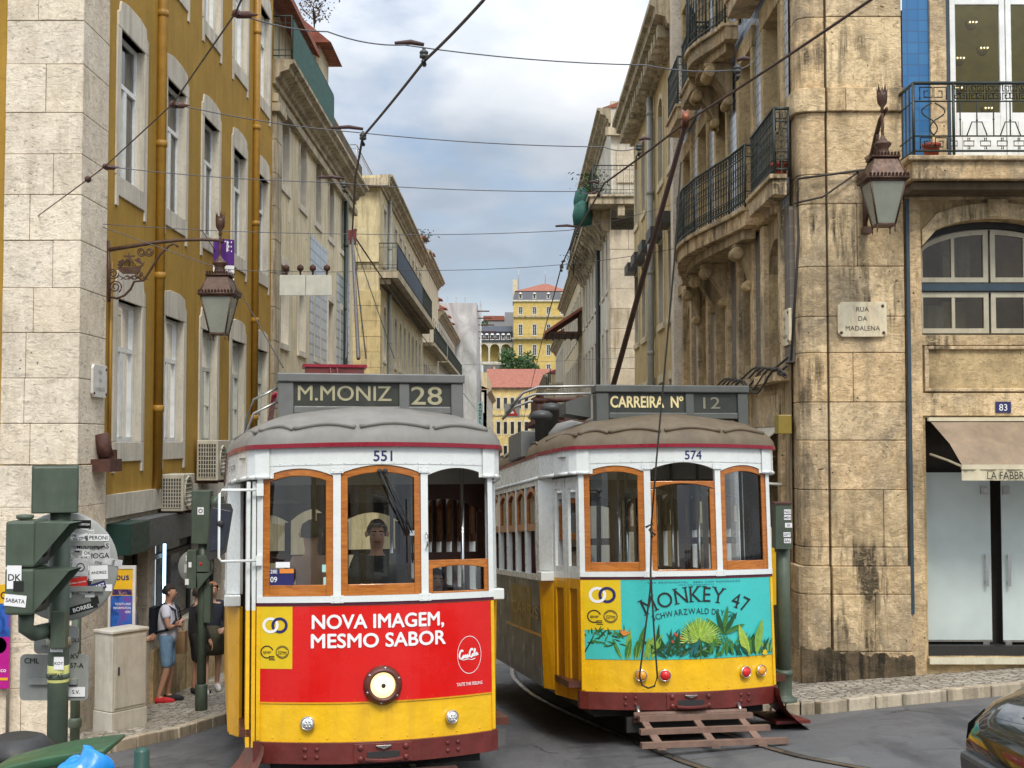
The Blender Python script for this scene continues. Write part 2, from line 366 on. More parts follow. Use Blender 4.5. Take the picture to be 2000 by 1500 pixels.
def sheet(name, xs, ys, zf, mat, kind='structure'):
    b = MB(); V = [(x, y, zf(x, y)) for y in ys for x in xs]; n = len(xs)
    b.add(V, [(j*n+i, j*n+i+1, (j+1)*n+i+1, (j+1)*n+i) for j in range(len(ys)-1) for i in range(n-1)], mat, True)
    return structure(b.build(name), kind)
xs = [-900, -200, -60, -30]+[-14+.7*i for i in range(41)]+[30, 60, 200, 900]; ys = [-300, -60, -16]+[-8+.7*i for i in range(70)]+[42, 44, 48, 55, 70, 100, 160, 300, 900]
sheet('road', xs, ys, ground, ASPH)
# pavements: a sheet above the road with a stone kerb, following the corner
def pavement(line, inner, nm):
    """line: kerb polyline, inner: matching points by the walls"""
    b = MB(); V = []; F = []; N = 6
    for (a, c) in zip(line, inner):
        for k in range(N+1):
            q = k/N; x = a[0]+(c[0]-a[0])*q; y = a[1]+(c[1]-a[1])*q; V.append((x, y, ground(x, y)+.12))
    for i in range(len(line)-1):
        for k in range(N): F.append((i*(N+1)+k, i*(N+1)+k+1, (i+1)*(N+1)+k+1, (i+1)*(N+1)+k))
    b.add(V, F, COB, True); structure(b.build(nm))
    k = MB()
    for i in range(len(line)-1):
        a = Vector((*line[i], 0)); c = Vector((*line[i+1], 0)); d = (c-a); L = d.length; nseg = max(1, round(L/.95)); d.normalize(); nrm = Vector((-d.y, d.x, 0))
        if nrm.dot(Vector((*inner[i], 0))-a) > 0: nrm = -nrm
        for j in range(nseg):
            p = a+d*(L*j/nseg+.006); q = a+d*(L*(j+1)/nseg-.006); w_ = .17; h = .128+random.uniform(-.006, .006)
            pts = [p-nrm*.05, q-nrm*.05, q+nrm*(w_-.05), p+nrm*(w_-.05)]
            V = [(u.x, u.y, ground(u.x, u.y)-.05) for u in pts]+[(u.x, u.y, ground(u.x, u.y)+h) for u in pts]
            k.add(V, [(0, 1, 2, 3), (4, 5, 6, 7), (0, 1, 5, 4), (1, 2, 6, 5), (2, 3, 7, 6), (3, 0, 4, 7)], KERB)
    structure(k.build(nm.replace('pavement', 'kerb'), bevel=.015))
def densify(P, n):
    R_ = []
    for i in range(len(P)-1):
        for k in range(n): q = k/n; R_.append((P[i][0]+(P[i+1][0]-P[i][0])*q, P[i][1]+(P[i+1][1]-P[i][1])*q))
    return R_+[P[-1]]
pavement(densify([(-13, 12.6), (-9, 13.3), (-6.5, 13.9), (-5.2, 14.45), (-4.61, 14.95), (-4.15, 15.9), (-3.85, 17.2), (-3.8, 19), (-3.8, 28), (-3.8, 44)], 3),
         densify([(-13, 16.3), (-9, 16.3), (-7.5, 16.3), (-6.5, 16.3), (-6, 16.3), (-5.6, 16.4), (-5.5, 17.2), (-5.5, 19), (-5.5, 28), (-5.5, 44)], 3), 'pavement_left')
pavement(densify([(12, 16.3), (9, 15.5), (5.7, 14.62), (4.15, 14.3), (3.2, 14.05), (2.75, 14.15), (2.55, 14.7), (2.5, 17), (2.5, 28), (2.5, 44)], 3),
         densify([(12, 16.4), (9, 16.4), (5.7, 16.4), (4.6, 16.4), (4.2, 16.4), (3.8, 16.4), (3.6, 16.6), (3.6, 17.4), (3.6, 28), (3.6, 44)], 3), 'pavement_right')
# tram rails sunk into the road
RAIL = paint('rail_steel', (.22, .2, .18), .3, .8, var=.2)
def track(nm, pts):
    b = MB()
    for sgn in (-.45, .45):
        for off, w_, mt, dz in ((0, .03, RAIL, .012), (.055, .025, RUBBER, .004)):
            V = []
            for i, p in enumerate(pts):
                a = Vector(pts[max(0, i-1)]); c = Vector(pts[min(len(pts)-1, i+1)]); d = (c-a).normalized(); n_ = Vector((d.y, -d.x))
                for e in (-w_, w_):
                    q = Vector(p)+n_*(sgn+off+e); V.append((q.x, q.y, ground(q.x, q.y)+dz))
            b.add(V, [(2*i, 2*i+1, 2*i+3, 2*i+2) for i in range(len(pts)-1)], mt)
    structure(b.build(nm))
def curve_pts(P, n=16):
    R_ = []
    for i in range(n+1):
        q = i/n*(len(P)-1); k = min(int(q), len(P)-2); f_ = q-k
        p0 = Vector(P[max(k-1, 0)]); p1 = Vector(P[k]); p2 = Vector(P[k+1]); p3 = Vector(P[min(k+2, len(P)-1)])
        R_.append(tuple(.5*((2*p1)+(p2-p0)*f_+(2*p0-5*p1+4*p2-p3)*f_*f_+(3*p1-p0-3*p2+p3)*f_**3)))
    return R_
track('tram_rails_near', curve_pts([(3.2, 4), (1.2, 5.6), (-.35, 8), (-1.05, 10.5), (-2.4, 18.4), (-2.6, 28), (-2.6, 60)], 60))
track('tram_rails_far', curve_pts([(5.2, 6), (3.6, 7.8), (2.3, 10.3), (1.67, 12.52), (.55, 19.5), (.4, 28), (.4, 60)], 60))
# ================================================================== BUILDING KIT
def wallM(side, c):
    if side == 'L': return Matrix.Translation((c, 0, 0)) @ Matrix.Rotation(pi/2, 4, 'Z')     # u = +Y, inward = -X
    if side == 'R': return Matrix.Translation((c, 0, 0)) @ Matrix.Rotation(-pi/2, 4, 'Z')    # u = -Y, inward = +X
    return Matrix.Translation((0, c, 0))                                                    # u = +X, inward = +Y
def wall(b, u0, u1, z0, z1, holes, mat, depth=.22, reveal=None):
    """sheet with openings; holes (u0,u1,z0,z1[,arch rise])"""
    us = sorted({u0, u1, *[h[0] for h in holes], *[h[1] for h in holes]}); zs = sorted({z0, z1, *[h[2] for h in holes], *[h[3] for h in holes]})
    us = [u for u in us if u0 <= u <= u1]; zs = [z for z in zs if z0 <= z <= z1]
    for i in range(len(us)-1):
        for j in range(len(zs)-1):
            cu = (us[i]+us[i+1])/2; cz = (zs[j]+zs[j+1])/2
            if any(h[0] < cu < h[1] and h[2] < cz < h[3] for h in holes): continue
            b.quad((us[i], 0, zs[j]), (us[i+1], 0, zs[j]), (us[i+1], 0, zs[j+1]), (us[i], 0, zs[j+1]), mat)
    rv = reveal or mat
    for h in holes:
        a, c, e, g = h[:4]; ar = h[4] if len(h) > 4 else 0
        b.quad((a, 0, e), (a, depth, e), (a, depth, g), (a, 0, g), rv); b.quad((c, 0, e), (c, depth, e), (c, depth, g), (c, 0, g), rv)
        b.quad((a, 0, e), (c, 0, e), (c, depth, e), (a, depth, e), rv)
        if not ar: b.quad((a, 0, g), (c, 0, g), (c, depth, g), (a, depth, g), rv)
        else:
            n = 10; f_ = lambda u: g-ar+ar*sqrt(max(0, 1-((u-(a+c)/2)/((c-a)/2))**2))
            b.ribbon(a, c, f_, g+.002, .001, depth, mat, n)
_wc = {}
def window(root, M, u0, u1, z0, z1, style='case', depth=.16, frame=WHITE, pane=DGLASS, tr=.62, surround=None, arch=0, curtain=False, nm='window', smat=LIME2, muntin=0):
    w_ = round(u1-u0, 2); h = round(z1-z0, 2); key = (w_, h, style, frame.name, tr, arch, muntin)
    top = (lambda u, i=0: h-arch-i+(arch)*sqrt(max(0, 1-((u-w_/2)/(w_/2))**2))) if arch else (lambda u, i=0: h-i)
    if key not in _wc:
        b = MB(); t = .055; g = .05
        b.box(0, t, 0, g, 0, h-arch, frame); b.box(w_-t, w_, 0, g, 0, h-arch, frame); b.box(t, w_-t, 0, g, 0, t*1.3, frame)
        b.ribbon(t if not arch else 0, w_-t if not arch else w_, lambda u: top(u, t), lambda u: top(u), 0.001, g-.001, frame, 10 if arch else 1)
        if style == 'case':
            zt = h*tr; b.box(t, w_-t, -.012, g, zt-t*.6, zt+t*.6, frame); b.box(w_/2-t*.6, w_/2+t*.6, -.008, g, t*1.3, zt-t*.6, frame)
            for x in (t+.002, w_-t-.037, w_/2-t*.6-.037, w_/2+t*.6+.002): b.box(x, x+.035, -.004, g-.01, t*1.3, zt-t*.6, frame)
            for i in range(muntin): b.box(t+.037, w_/2-t*.6-.037, .004, g-.012, zt*(i+1)/(muntin+1)-.012, zt*(i+1)/(muntin+1)+.012, frame); b.box(w_/2+t*.6+.037, w_-t-.037, .004, g-.012, zt*(i+1)/(muntin+1)-.012, zt*(i+1)/(muntin+1)+.012, frame)
            b.box(w_/2-.016, w_/2+.016, .004, g-.012, zt+t*.6, h-t-arch*.15, frame) if style == 'x' else None
        elif style == 'grid':
            b.box(w_/2-t*.5, w_/2+t*.5, -.006, g, t*1.3, h-t-.01, frame)
            for i in range(3): b.box(t, w_-t, .004, g-.01, h*(i+1)/4-.013, h*(i+1)/4+.013, frame)
        elif style == 'louvre':
            n = int(h/.07)
            for i in range(n): z = .06+(h-.12)*i/n; b.add([(t, .005, z), (w_-t, .005, z), (w_-t, .04, z+.055), (t, .04, z+.055)], [(0, 1, 2, 3)], frame)
            b.box(w_/2-.02, w_/2+.02, -.004, g, t, h-t, frame)
        p = MB()
        if arch:
            q = [(0, 0), (w_, 0)]+[(w_-w_*i/10, top(w_-w_*i/10)) for i in range(11)]; p.flat(q, .03, pane)
        else: p.quad((0, .03, 0), (w_, .03, 0), (w_, .03, h), (0, .03, h), pane)
        fo = b.build(nm, root, M=M @ Matrix.Translation((u0, depth, z0))); po = p.build('pane', fo, M=WM[fo])
        _wc[key] = (fo.data, po.data)
    else:
        fo = link(nm, _wc[key][0], root, M @ Matrix.Translation((u0, depth, z0))); po = link('pane', _wc[key][1], fo, WM[fo])
    if curtain:
        c = MB(); n = 24
        for a, e in ((.0, w_*.2), (w_*.74, w_)):
            V = []
            for i in range(n+1):
                u = a+(e-a)*i/n; V += [(u, .10+.03*sin(i*1.7), 0), (u, .10+.03*sin(i*1.7+.4), h)]
            c.add(V, [(2*i, 2*i+2, 2*i+3, 2*i+1) for i in range(n)], CURT, True)
        c.quad((-.1, .5, -.1), (w_+.1, .5, -.1), (w_+.1, .5, h+.1), (-.1, .5, h+.1), ROOM)
        c.build('curtain', fo, M=WM[fo])
    if surround:
        sk = ('s', w_, h, surround, smat.name)
        if sk not in _wc:
            b = MB(); W = .17; o = -.025
            if surround == 'eared':
                b.prism([(-W, h), (-W, h+.2), (-.09, h+.23), (-.05, h+.37), (w_*.25, h+.42), (w_*.75, h+.42), (w_+.05, h+.37), (w_+.09, h+.23), (w_+W, h+.2), (w_+W, h)], o, .14, smat)
                b.prism([(-W, 0), (w_+W, 0), (w_+W, -.42), (w_+.06, -.42), (w_+.06, -.27), (-.06, -.27), (-.06, -.42), (-W, -.42)], o, .14, smat)
                b.box(-W-.012, -.003, o+.002, .14, .002, h-.002, smat); b.box(w_+.003, w_+W+.012, o+.002, .14, .002, h-.002, smat)
            elif surround == 'arch':
                n = 12; A = [(w_-w_*i/n, top(w_-w_*i/n)) for i in range(n+1)]; cx = w_/2
                B_ = [(cx+(x-cx)*(1+2*.11/w_), h-arch+(z-h+arch)*(1+.14/max(arch, .05))) for x, z in A]
                for i in range(n): b.prism([A[i], A[i+1], B_[i+1], B_[i]], o, .14, smat)
                b.box(-.12, -.002, o, .14, 0, h-arch, smat); b.box(w_+.002, w_+.12, o, .14, 0, h-arch, smat); b.box(-.15, w_+.15, o-.02, .14, -.16, -.002, smat)
                b.box(-.12, -.04, o+.004, .14, -.75, -.162, smat); b.box(w_+.04, w_+.12, o+.004, .14, -.75, -.162, smat)
            else:
                b.box(-.14, -.002, o, .14, 0, h, smat); b.box(w_+.002, w_+.14, o, .14, 0, h, smat); b.box(-.14, w_+.14, o-.01, .14, h+.001, h+.2, smat); b.box(-.17, w_+.17, o-.03, .14, -.15, -.001, smat)
            so_ = b.build('surround', fo, M=M @ Matrix.Translation((u0, 0, z0)), bevel=.008); _wc[sk] = so_.data
        else: link('surround', _wc[sk], fo, M @ Matrix.Translation((u0, 0, z0)), .008)
    return fo
def course_blocks(b, x0, x1, y0, y1, zs, mat, gap=.004, split=True, jit=.006):
    for i in range(len(zs)-1):
        cut = [x0]
        if split and random.random() < .75: cut.append(x0+(x1-x0)*random.uniform(.3, .7))
        cut.append(x1)
        for k in range(len(cut)-1):
            j = random.uniform(-jit, jit)
            b.box(cut[k]+(gap if k else 0), cut[k+1]-(gap if k < len(cut)-2 else 0), y0+j, y1, zs[i]+gap, zs[i+1]-gap, mat)
def railing(b, pts, z0, z1, mat, step=.11, rich=True):
    """iron balcony railing along a 3d polyline (x,y)"""
    P = [Vector((*p, 0)) for p in pts]
    for z, r in ((z1, .022), (z1-.16, .010), (z0+.18, .010), (z0+.05, .014)): b.tube([(p.x, p.y, z) for p in P], r, mat, 5)
    for i in range(len(P)-1):
        d = P[i+1]-P[i]; L = d.length; n = max(1, round(L/step)); d.normalize()
        for k in range(n+1):
            p = P[i]+d*(L*k/n); thick = k == 0
            b.box(p.x-.007, p.x+.007, p.y-.007, p.y+.007, z0, z1, mat) if not thick else b.tube([(p.x, p.y, z0-.05), (p.x, p.y, z1+.02)], .016, mat, 6)
            if rich and k < n:
                q = p+d*(L/n*.5); h = z1-z0
                for zc, rr in ((z1-.085, .035), (z0+.32*h+.1, .05), (z0+.62*h, .045), (z0+.11, .035)):
                    b.tube([q+d*rr*cos(a)*.9+Vector((0, 0, zc+rr*sin(a)*1.3)) for a in [j*pi*2/8 for j in range(8)]], .0055, mat, 3, True)
def cornice(b, u0, u1, z, prof, mat):
    """moulded cornice: prof = list of (out, up)"""
    poly = [(0, 0)]+[(-o, h) for o, h in prof]+[(0, prof[-1][1])]
    b.prism([(d, z+h) for d, h in poly], u0, u1, mat, 'x')
CORNP = [(.08, 0), (.08, .12), (.16, .16), (.2, .26), (.38, .32), (.4, .42), (.5, .46), (.5, .54)]
def downpipe(root, M, u, z0, z1, mat, r=.055, out=.07):
    b = MB(M=M); b.tube([(u, -out, z0), (u, -out, z1)], r, mat, 8)
    z = z0+1.2
    while z < z1: b.lathe([(r, -.05), (r+.016, -.04), (r+.016, .04), (r, .05)], mat, 8, (u, -out, z)); z += 2.0
    return b.build('downpipe', root)
FASC = paint('fascia_green', (.006, .035, .028), .4); FASG = paint('fascia_grey', (.09, .095, .095), .5)
# ================================================================== LEFT: ochre corner building
ML = wallM('L', -5.4)
L1 = thing('corner_building', 'ochre yellow corner building with pale stone quoins and eared window surrounds', 'building', (-5.4, 16.1, ground(-5.4, 16.1)))
rows = [(3.0, 4.95), (6.62, 8.66), (10.35, 12.3), (13.6, 15.3)]; cols = [18.22+2.39*i for i in range(5)]
b = MB(M=ML); H_ = [(c-.56, c+.56, a, e) for c in cols for a, e in rows]
wall(b, 16.3, 28.8, 2.15, 17, H_, YEL, .3, LIME2)
b.quad((28.8, 0, -3), (28.8, 12, -3), (28.8, 12, 17), (28.8, 0, 17), YEL); b.quad((16.3, 0, 17), (28.8, 0, 17), (28.8, 12, 17), (16.3, 12, 17), YEL)
b.build('wall', L1)
b = MB(); b.quad((-14, 16.16, -3), (-5.45, 16.16, -3), (-5.45, 16.16, 17), (-14, 16.16, 17), YEL); b.build('side_wall', L1)
for c in cols:
    for k, (a, e) in enumerate(rows):
        green = k == 0 and c > 22
        window(L1, ML, c-.56, c+.56, a, e, 'case', .10, WHITE if not green else paint('dull_window_paint', (.5, .52, .45), .4, dirt=.2), WGLASS, .66, 'eared', curtain=True, muntin=1 if green else 0)
b = MB(); zs = [2.72]+[2.72+.555*i for i in range(1, 27)]
zs = [2.72]+[2.72+.555*i+random.uniform(-.07, .07) for i in range(1, 27)]
course_blocks(b, -6.33, -5.37, 16.06, 17.1, zs, LIME, .003, jit=.006)
b.build('stone_quoin', L1, bevel=.009)
b = MB(); zs = [-1.6, .0, .55, 1.15, 1.72, 2.2, 2.71]
course_blocks(b, -6.36, -5.35, 16.02, 17.13, zs, LIME, .002); course_blocks(b, -14, -6.37, 16.08, 16.5, [-1.6, .45, 1.0, 1.8, 2.3], LIME, .002)
b.build('stone_base', L1, bevel=.006)
b = MB(M=ML); wall(b, 17.14, 28.8, -3, 2.15, [(17.9, 19.3, -.75, 1.5), (19.7, 22.5, .1, 1.5), (23.0, 24.2, -1.2, 1.4), (24.8, 27.8, .0, 1.4)], LIME, .25); b.box(17.14, 28.79, -.07, .0, 2.0, 2.3, LIME2); b.box(19.5, 28.7, -.05, 0, -2.5, -.1, AGEDP); b.build('ground_floor_wall', L1)
b = MB(M=ML); b.box(17.3, 18.2, -.33, -.01, 1.50, 1.92, FASC); b.box(18.2, 21.8, -.30, -.01, 1.52, 1.93, FASG); b.box(22.2, 28.2, -.28, -.01, 1.45, 1.9, FASC); b.build('shop_fascia', L1, bevel=.01)
for (a, e, z0, z1) in ((17.9, 19.3, -.75, 1.5), (19.7, 22.5, .1, 1.5), (23, 24.2, -1.2, 1.4), (24.8, 27.8, 0, 1.4)):
    window(L1, ML, a, e, z0, z1, 'case' if e-a > 2 else 'plain', .15, DGREY, nm='shop_window', tr=.8)
b = MB(M=ML); b.tube([(20.6, .1, .15), (20.6, .1, 1.4)], .025, glow('shop_tube_light', (.55, .8, 1.0), 2.5)); b.build('shop_light_tube', L1)
YPIPE = paint('ochre_pipe', (.36, .19, .02), .5, var=.15, dirt=.3)
for u in (19.55, 26.75): downpipe(L1, ML, u, 2.3, 17, YPIPE, .075, .06)
b = MB(M=ML); b.tube([(17.3, -.03, 2.6), (17.3, -.03, 5.4)], .02, YPIPE); b.build('conduit', L1)
b = MB(M=ML); b.box(17.02, 17.1, -.2, .0, 2.75, 2.9, RUST); b.box(16.55, 17.05, -.28, -.02, 2.62, 2.78, RUST); b.tube([(16.8, -.15, 2.8), (16.8, -.08, 3.1)], .1, RUST); b.build('rusty_bracket', L1)
# ================================================================== LEFT: cream building
L2 = thing('cream_building', 'cream rendered building with arched top windows and a green screened rooftop balcony', 'building', (-5.4, 28.8, ground(-5.4, 28.8)))
M2 = wallM('L', -5.42); cols2 = [30.55+2.58*i for i in range(5)]
r2_ = [(9.0, 10.75, .38), (5.3, 7.1, 0), (1.9, 3.7, 0)]
b = MB(M=M2); H_ = [(c-.5, c+.5, a, e, ar) for c in cols2 for a, e, ar in r2_]
wall(b, 28.82, 43.6, -3, 11.3, H_, CREAM, .25, LIME2); b.quad((43.6, 0, -3), (43.6, 12, -3), (43.6, 12, 11.3), (43.6, 0, 11.3), CREAM); b.quad((28.8, 12, -3), (28.8, 0, -3), (28.8, 0, 13.4), (28.8, 12, 13.4), CREAM)
b.build('wall', L2)
WOODG = paint('green_window_paint', (.05, .08, .045), .5, var=.2); BRN = paint('brown_window_paint', (.14, .10, .06), .5, var=.2)
for i, c in enumerate(cols2):
    for a, e, ar in r2_:
        window(L2, M2, c-.5, c+.5, a, e, 'case', .14, WHITE if i < 2 else (BRN if i % 2 else WOODG), DGLASS, .64, 'arch' if ar else 'flat', ar)
b = MB(M=M2); b.box(34.4, 37.4, -.02, -.004, 4.6, 8.5, WTILE); b.box(39.6, 42.6, -.02, -.004, 3.2, 8.2, WTILE); b.build('tile_panel', L2)
b = MB(M=M2); cornice(b, 28.8, 43.75, 11.0, CORNP, CORN); b.box(28.8, 43.7, -.14, -.003, 10.6, 10.78, CORN); b.build('cornice', L2)
b = MB(M=M2); course_blocks(b, 28.84, 29.6, -.1, -.004, [1.5+.75*i for i in range(13)], CORN, split=False); b.box(28.75, 29.7, -.2, -.002, 11.26-.9, 10.55, CORN); b.build('pilaster', L2, bevel=.01)
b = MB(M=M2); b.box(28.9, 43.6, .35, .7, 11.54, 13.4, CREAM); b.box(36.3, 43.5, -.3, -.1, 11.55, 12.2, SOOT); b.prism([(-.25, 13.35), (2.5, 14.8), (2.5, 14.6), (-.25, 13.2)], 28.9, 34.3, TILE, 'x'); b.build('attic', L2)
b = MB(M=M2); b.box(34.5, 36.2, -.2, 2, 12.6, 13.7, CREAM); b.prism([(-.55, 13.6), (.3, 14.3), (2.4, 14.3), (2.4, 13.6)], 34.2, 36.5, TILE, 'x'); b.build('dormer', L2)
SCREEN = paint('green_screen', (.006, .075, .055), .7, var=.25, dirt=.2)
b = MB(M=M2); railing(b, [(28.9, 0), (28.9, -.42), (35.6, -.42)], 11.6, 12.55, IRONG, .16, False); b.box(29.0, 35.6, -.45, -.435, 11.62, 12.5, SCREEN); b.build('balcony_railing', L2)
downpipe(L2, M2, 41.0, 0, 10.9, paint('dark_green_pipe', (.02, .04, .028), .5), .07, .1)
# ================================================================== LEFT: stone building across the side street and the terraces beyond
def terrace(nm, label, side, c, y0, y1, ztop, mat, rows, pitch, wwin=1.0, smat=LIME2, roof=True, front=None, nwmax=60, cap=CORN, frame=WHITE, eave=True):
    r = thing(nm, label, 'building', (c, y0, ground(0, y0)))
    M = wallM(side, c); sg = 1 if side == 'L' else -1; U = lambda a, e: (a, e) if side == 'L' else (-e, -a)
    b = MB(M=M); H = []; y = y0+1.2+pitch*.3; cs = []
    while y < y1-.8: cs.append(y); y += pitch
    for yc in cs:
        for a, e, ar in rows: u0, u1 = U(yc-wwin/2, yc+wwin/2); H.append((u0, u1, a, e, ar))
    u0, u1 = U(y0, y1); wall(b, u0, u1, -4, ztop, H, mat, .2, smat)
    uu = u0 if side == 'L' else u1
    for q in (u0, u1): b.quad((q, 0, -4), (q, 12, -4), (q, 12, ztop), (q, 0, ztop), mat)
    b.build('wall', r)
    for yc in cs:
        for a, e, ar in rows:
            u_0, u_1 = U(yc-wwin/2, yc+wwin/2); window(r, M, u_0, u_1, a, e, 'case', .13, frame, DGLASS, .66, 'arch' if ar else 'flat', ar, smat=smat)
    b = MB(M=M); cornice(b, u0, u1, ztop-.5, CORNP, cap); b.build('cornice', r)
    if roof:
        b = MB(M=M); b.prism([(-.35, ztop+.06), (5, ztop+2.3), (9, ztop+.06)], u0, u1, TILE, 'x'); b.build('roof', r)
    return r, M, U, cs
L3, M3, U3, c3 = terrace('balcony_building', 'straw coloured building with long dark blue screened balcony', 'L', -5.4, 52, 76, 13.7, CREAM2, [(10.3, 12.6, 0), (6.4, 8.6, .3), (2.6, 5.0, .3)], 2.5, roof=False)
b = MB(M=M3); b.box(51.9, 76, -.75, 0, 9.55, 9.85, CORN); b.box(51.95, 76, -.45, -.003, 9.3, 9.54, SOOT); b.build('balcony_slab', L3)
b = MB(M=M3); railing(b, [(51.95, .9), (51.95, -.7), (74, -.7)], 9.9, 10.95, IRONG, .18, False); b.box(52.1, 66, -.73, -.715, 9.95, 10.85, paint('blue_screen', (.012, .03, .055), .6, var=.2)); b.build('balcony_railing', L3)
b = MB(); course_blocks(b, -6.5, -5.36, 51.94, 52.8, [1+.62*i for i in range(14)], plaster('pale_yellow_stone', (.6, .48, .24), amt=.5, island=.15, mottle=(.45, .36, .2), pock=.3)); b.build('pilaster', L3, bevel=.012)
b = MB(); b.box(-6.45, -5.42, 51.9, 51.99, 10.2, 13.0, CREAM2); b.box(-12, -5.0, 51.5, 51.98, 13.2, 13.5, CORN); b.box(-12, -6.52, 51.96, 51.99, -3, 13, CREAM2); b.box(-9, -6.4, 51.2, 51.9, 9.55, 9.85, CORN); b.build('end_wall_trim', L3)
b = MB(); railing(b, [(-9, 51.3), (-6.2, 51.3)], 9.9, 10.95, IRONG, .18, False); railing(b, [(-7.5, 54), (-6.6, 54), (-6.6, 60)], 14.4, 15.4, STEEL, .5, False); b.build('terrace_railing', L3)
downpipe(L3, M3, 55.2, 0, 13.3, paint('grey_pipe', (.3, .31, .28), .5), .08, .1)
for k, (y0, y1, zt, mt, lb) in enumerate([(76, 92, 14.2, CREAM, 'cream terrace with red tiled dormers beyond the blue screened balcony'), (92, 118, 12.2, OFFW, 'low off white terrace with rows of tall windows beside the scaffold wrap')]):
    r, M, U, cs = terrace('terrace_house', lb, 'L', -5.4, y0, y1, zt, mt, [(9.0, 11.2, 0), (5.2, 7.6, 0), (1.8, 4.2, 0)], 2.2, .95)
    for yc in cs[1::3]: b = MB(M=M); b.box(yc-.7, yc+.7, .2, 2, zt, zt+1.3, OFFW); b.prism([(-.1, zt+1.25), (1, zt+1.8), (2.5, zt+1.3)], yc-.9, yc+.9, TILE, 'x'); b.build('dormer', r)
    b = MB(M=M); b.box(y0+.5, y1-.5, -.7, 0, 8.65, 8.85, CORN); railing(b, [(y0+.5, -.66), (y1-.5, -.66)], 8.85, 9.85, IRONG, .25, False); b.build('balcony', r)
for k, (y0, zt) in enumerate([(61, 15.2), (69, 15.6)]):
    b = MB(M=M3); b.box(y0-1, y0+1, .9, 3, 13.7, zt-.4, CREAM); b.prism([(.6, zt-.4), (1.6, zt), (3.2, zt-.4)], y0-1.15, y0+1.15, TILE, 'x'); b.build('dormer', L3)
# scaffold wrapped house at the far left
def wrapmat():
    m, t, b = newmat('scaffold_sheet'); P = pos(t); n = noise(t, pos(t, (.5, .5, .3)), 1.2, 6, .6, 1.5)
    t.links.new(mixc(t, ramp(t, n, .35, .65), (.33, .33, .32), (.55, .55, .53)), b.inputs['Base Color']); b.inputs['Roughness'].default_value = .6
    bump(t, b, n, .5, .2); return m
SW = thing('wrapped_building', 'house wrapped in grey white scaffold sheeting', 'building', (-5.2, 121, -3))
b = MB(); V = []; nx, nz = 26, 30
for j in range(nz+1):
    for i in range(nx+1):
        a = i/nx; x = -7.3+3.9*min(1, a/.62); y = 118+max(0, (a-.62)/.38)*13; z = -3+18.6*j/nz-.8*max(0, a-.62)
        V.append((x+.03*sin(i*1.9+j*.6), y+.10*sin(i*.8+j*.75+2*sin(j*.3)), z))
b.add(V, [(j*(nx+1)+i, j*(nx+1)+i+1, (j+1)*(nx+1)+i+1, (j+1)*(nx+1)+i) for j in range(nz) for i in range(nx)], wrapmat(), True); b.build('sheeting', SW)
b = MB(); b.box(-9, -3.9, 119.2, 131, -3, 15, OFFW)
for i in range(6): b.tube([(-6.9+.8*i if i < 4 else -3.2, 118.6+(i-3)*3 if i > 3 else 118.4, -3), (-6.9+.8*i if i < 4 else -3.2, 118.6+(i-3)*3 if i > 3 else 118.4, 16.2)], .05, STEEL)
for i in range(5): b.box(-3.6, -2.3+.2*i, 119+i*1.5, 119.15+i*1.5, 14.9-.5*i, 15.0-.5*i, DWOOD)
b.build('scaffold_frame', SW)
# ================================================================== RIGHT: corner building
MR = wallM('R', 3.5); MF = wallM('F', 16.1)
R1 = thing('corner_building', 'weathered golden stone corner building with blue tiles and iron balconies', 'building', (3.5, 16.1, ground(3.5, 16.1)))
ys_ = [17.42, 19.42, 21.7, 23.85, 26.0]
upper = [(6.42, 8.75, 0), (9.5, 11.8, 0), (12.6, 14.6, 0)]; mezz = (4.15, 5.72, .42)
b = MB(M=MR); H_ = []
for y in ys_:
    for a, e, ar in upper: H_.append((-y-.5, -y+.5, a, e, ar))
    H_.append((-y-.48, -y+.48, *mezz))
wall(b, -27.4, -16.5, 6.0, 16, [h for h in H_ if h[2] > 6], PALET, .3, AGEDP); b.build('tiled_wall', R1)
b = MB(M=MR); gh = [(-18.7, -17.1, -1.5, 2.95), (-21.2, -19.3, -1.2, 2.95), (-24.2, -22.0, -1.5, 2.95), (-26.8, -24.9, -1.5, 2.95)]
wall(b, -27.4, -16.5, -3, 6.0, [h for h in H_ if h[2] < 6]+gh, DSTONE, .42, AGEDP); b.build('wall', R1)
b = MB(M=MR)
for h in gh: b.quad((h[0], .4, h[2]), (h[1], .4, h[2]), (h[1], .4, h[3]), (h[0], .4, h[3]), ROOM); b.box(h[0]+.3, h[0]+.42, .3, .39, h[2], h[3], SOOT); b.box(h[1]-.42, h[1]-.3, .3, .39, h[2], h[3], SOOT)
b.build('dark_shopfront', R1)
for y in ys_:
    for a, e, ar in upper: window(R1, MR, -y-.5, -y+.5, a, e, 'case', .24, WHITE, DGLASS, .68, None)
    window(R1, MR, -y-.48, -y+.48, *mezz[:2], 'case', .36, paint('aged_cream_frame', (.5, .46, .34), .5, dirt=.3), DGLASS, .66, None, mezz[2], muntin=1)
b = MB(M=MR)      # stone dressings between the tile fields and pilaster strips below
for y in ys_:
    for a, e, ar in upper:
        for q in (-y-.5, -y+.5): s_ = -1 if q < -y else 1; b.box(min(q+s_*.003, q+s_*.2), max(q+s_*.003, q+s_*.2), -.05, .2, a, e, AGEDP)
        b.box(-y-.72, -y+.72, -.06, .2, e+.002, e+.3, AGEDP)
    for q in (-y-.48, -y+.48): s_ = -1 if q < -y else 1; b.box(min(q+s_*.003, q+s_*.26), max(q+s_*.003, q+s_*.26), -.07, .2, 3.9, 5.98, AGED)
    b.box(-y-.8, -y+.8, -.16, .1, 3.78, 3.9, AGED)
for y in (16.55, 18.45, 20.56, 22.8, 24.95, 27.05): b.box(-y-.02-.2, -y-.02+.2, -.035, .1, 4.0, 5.97, GTILE)
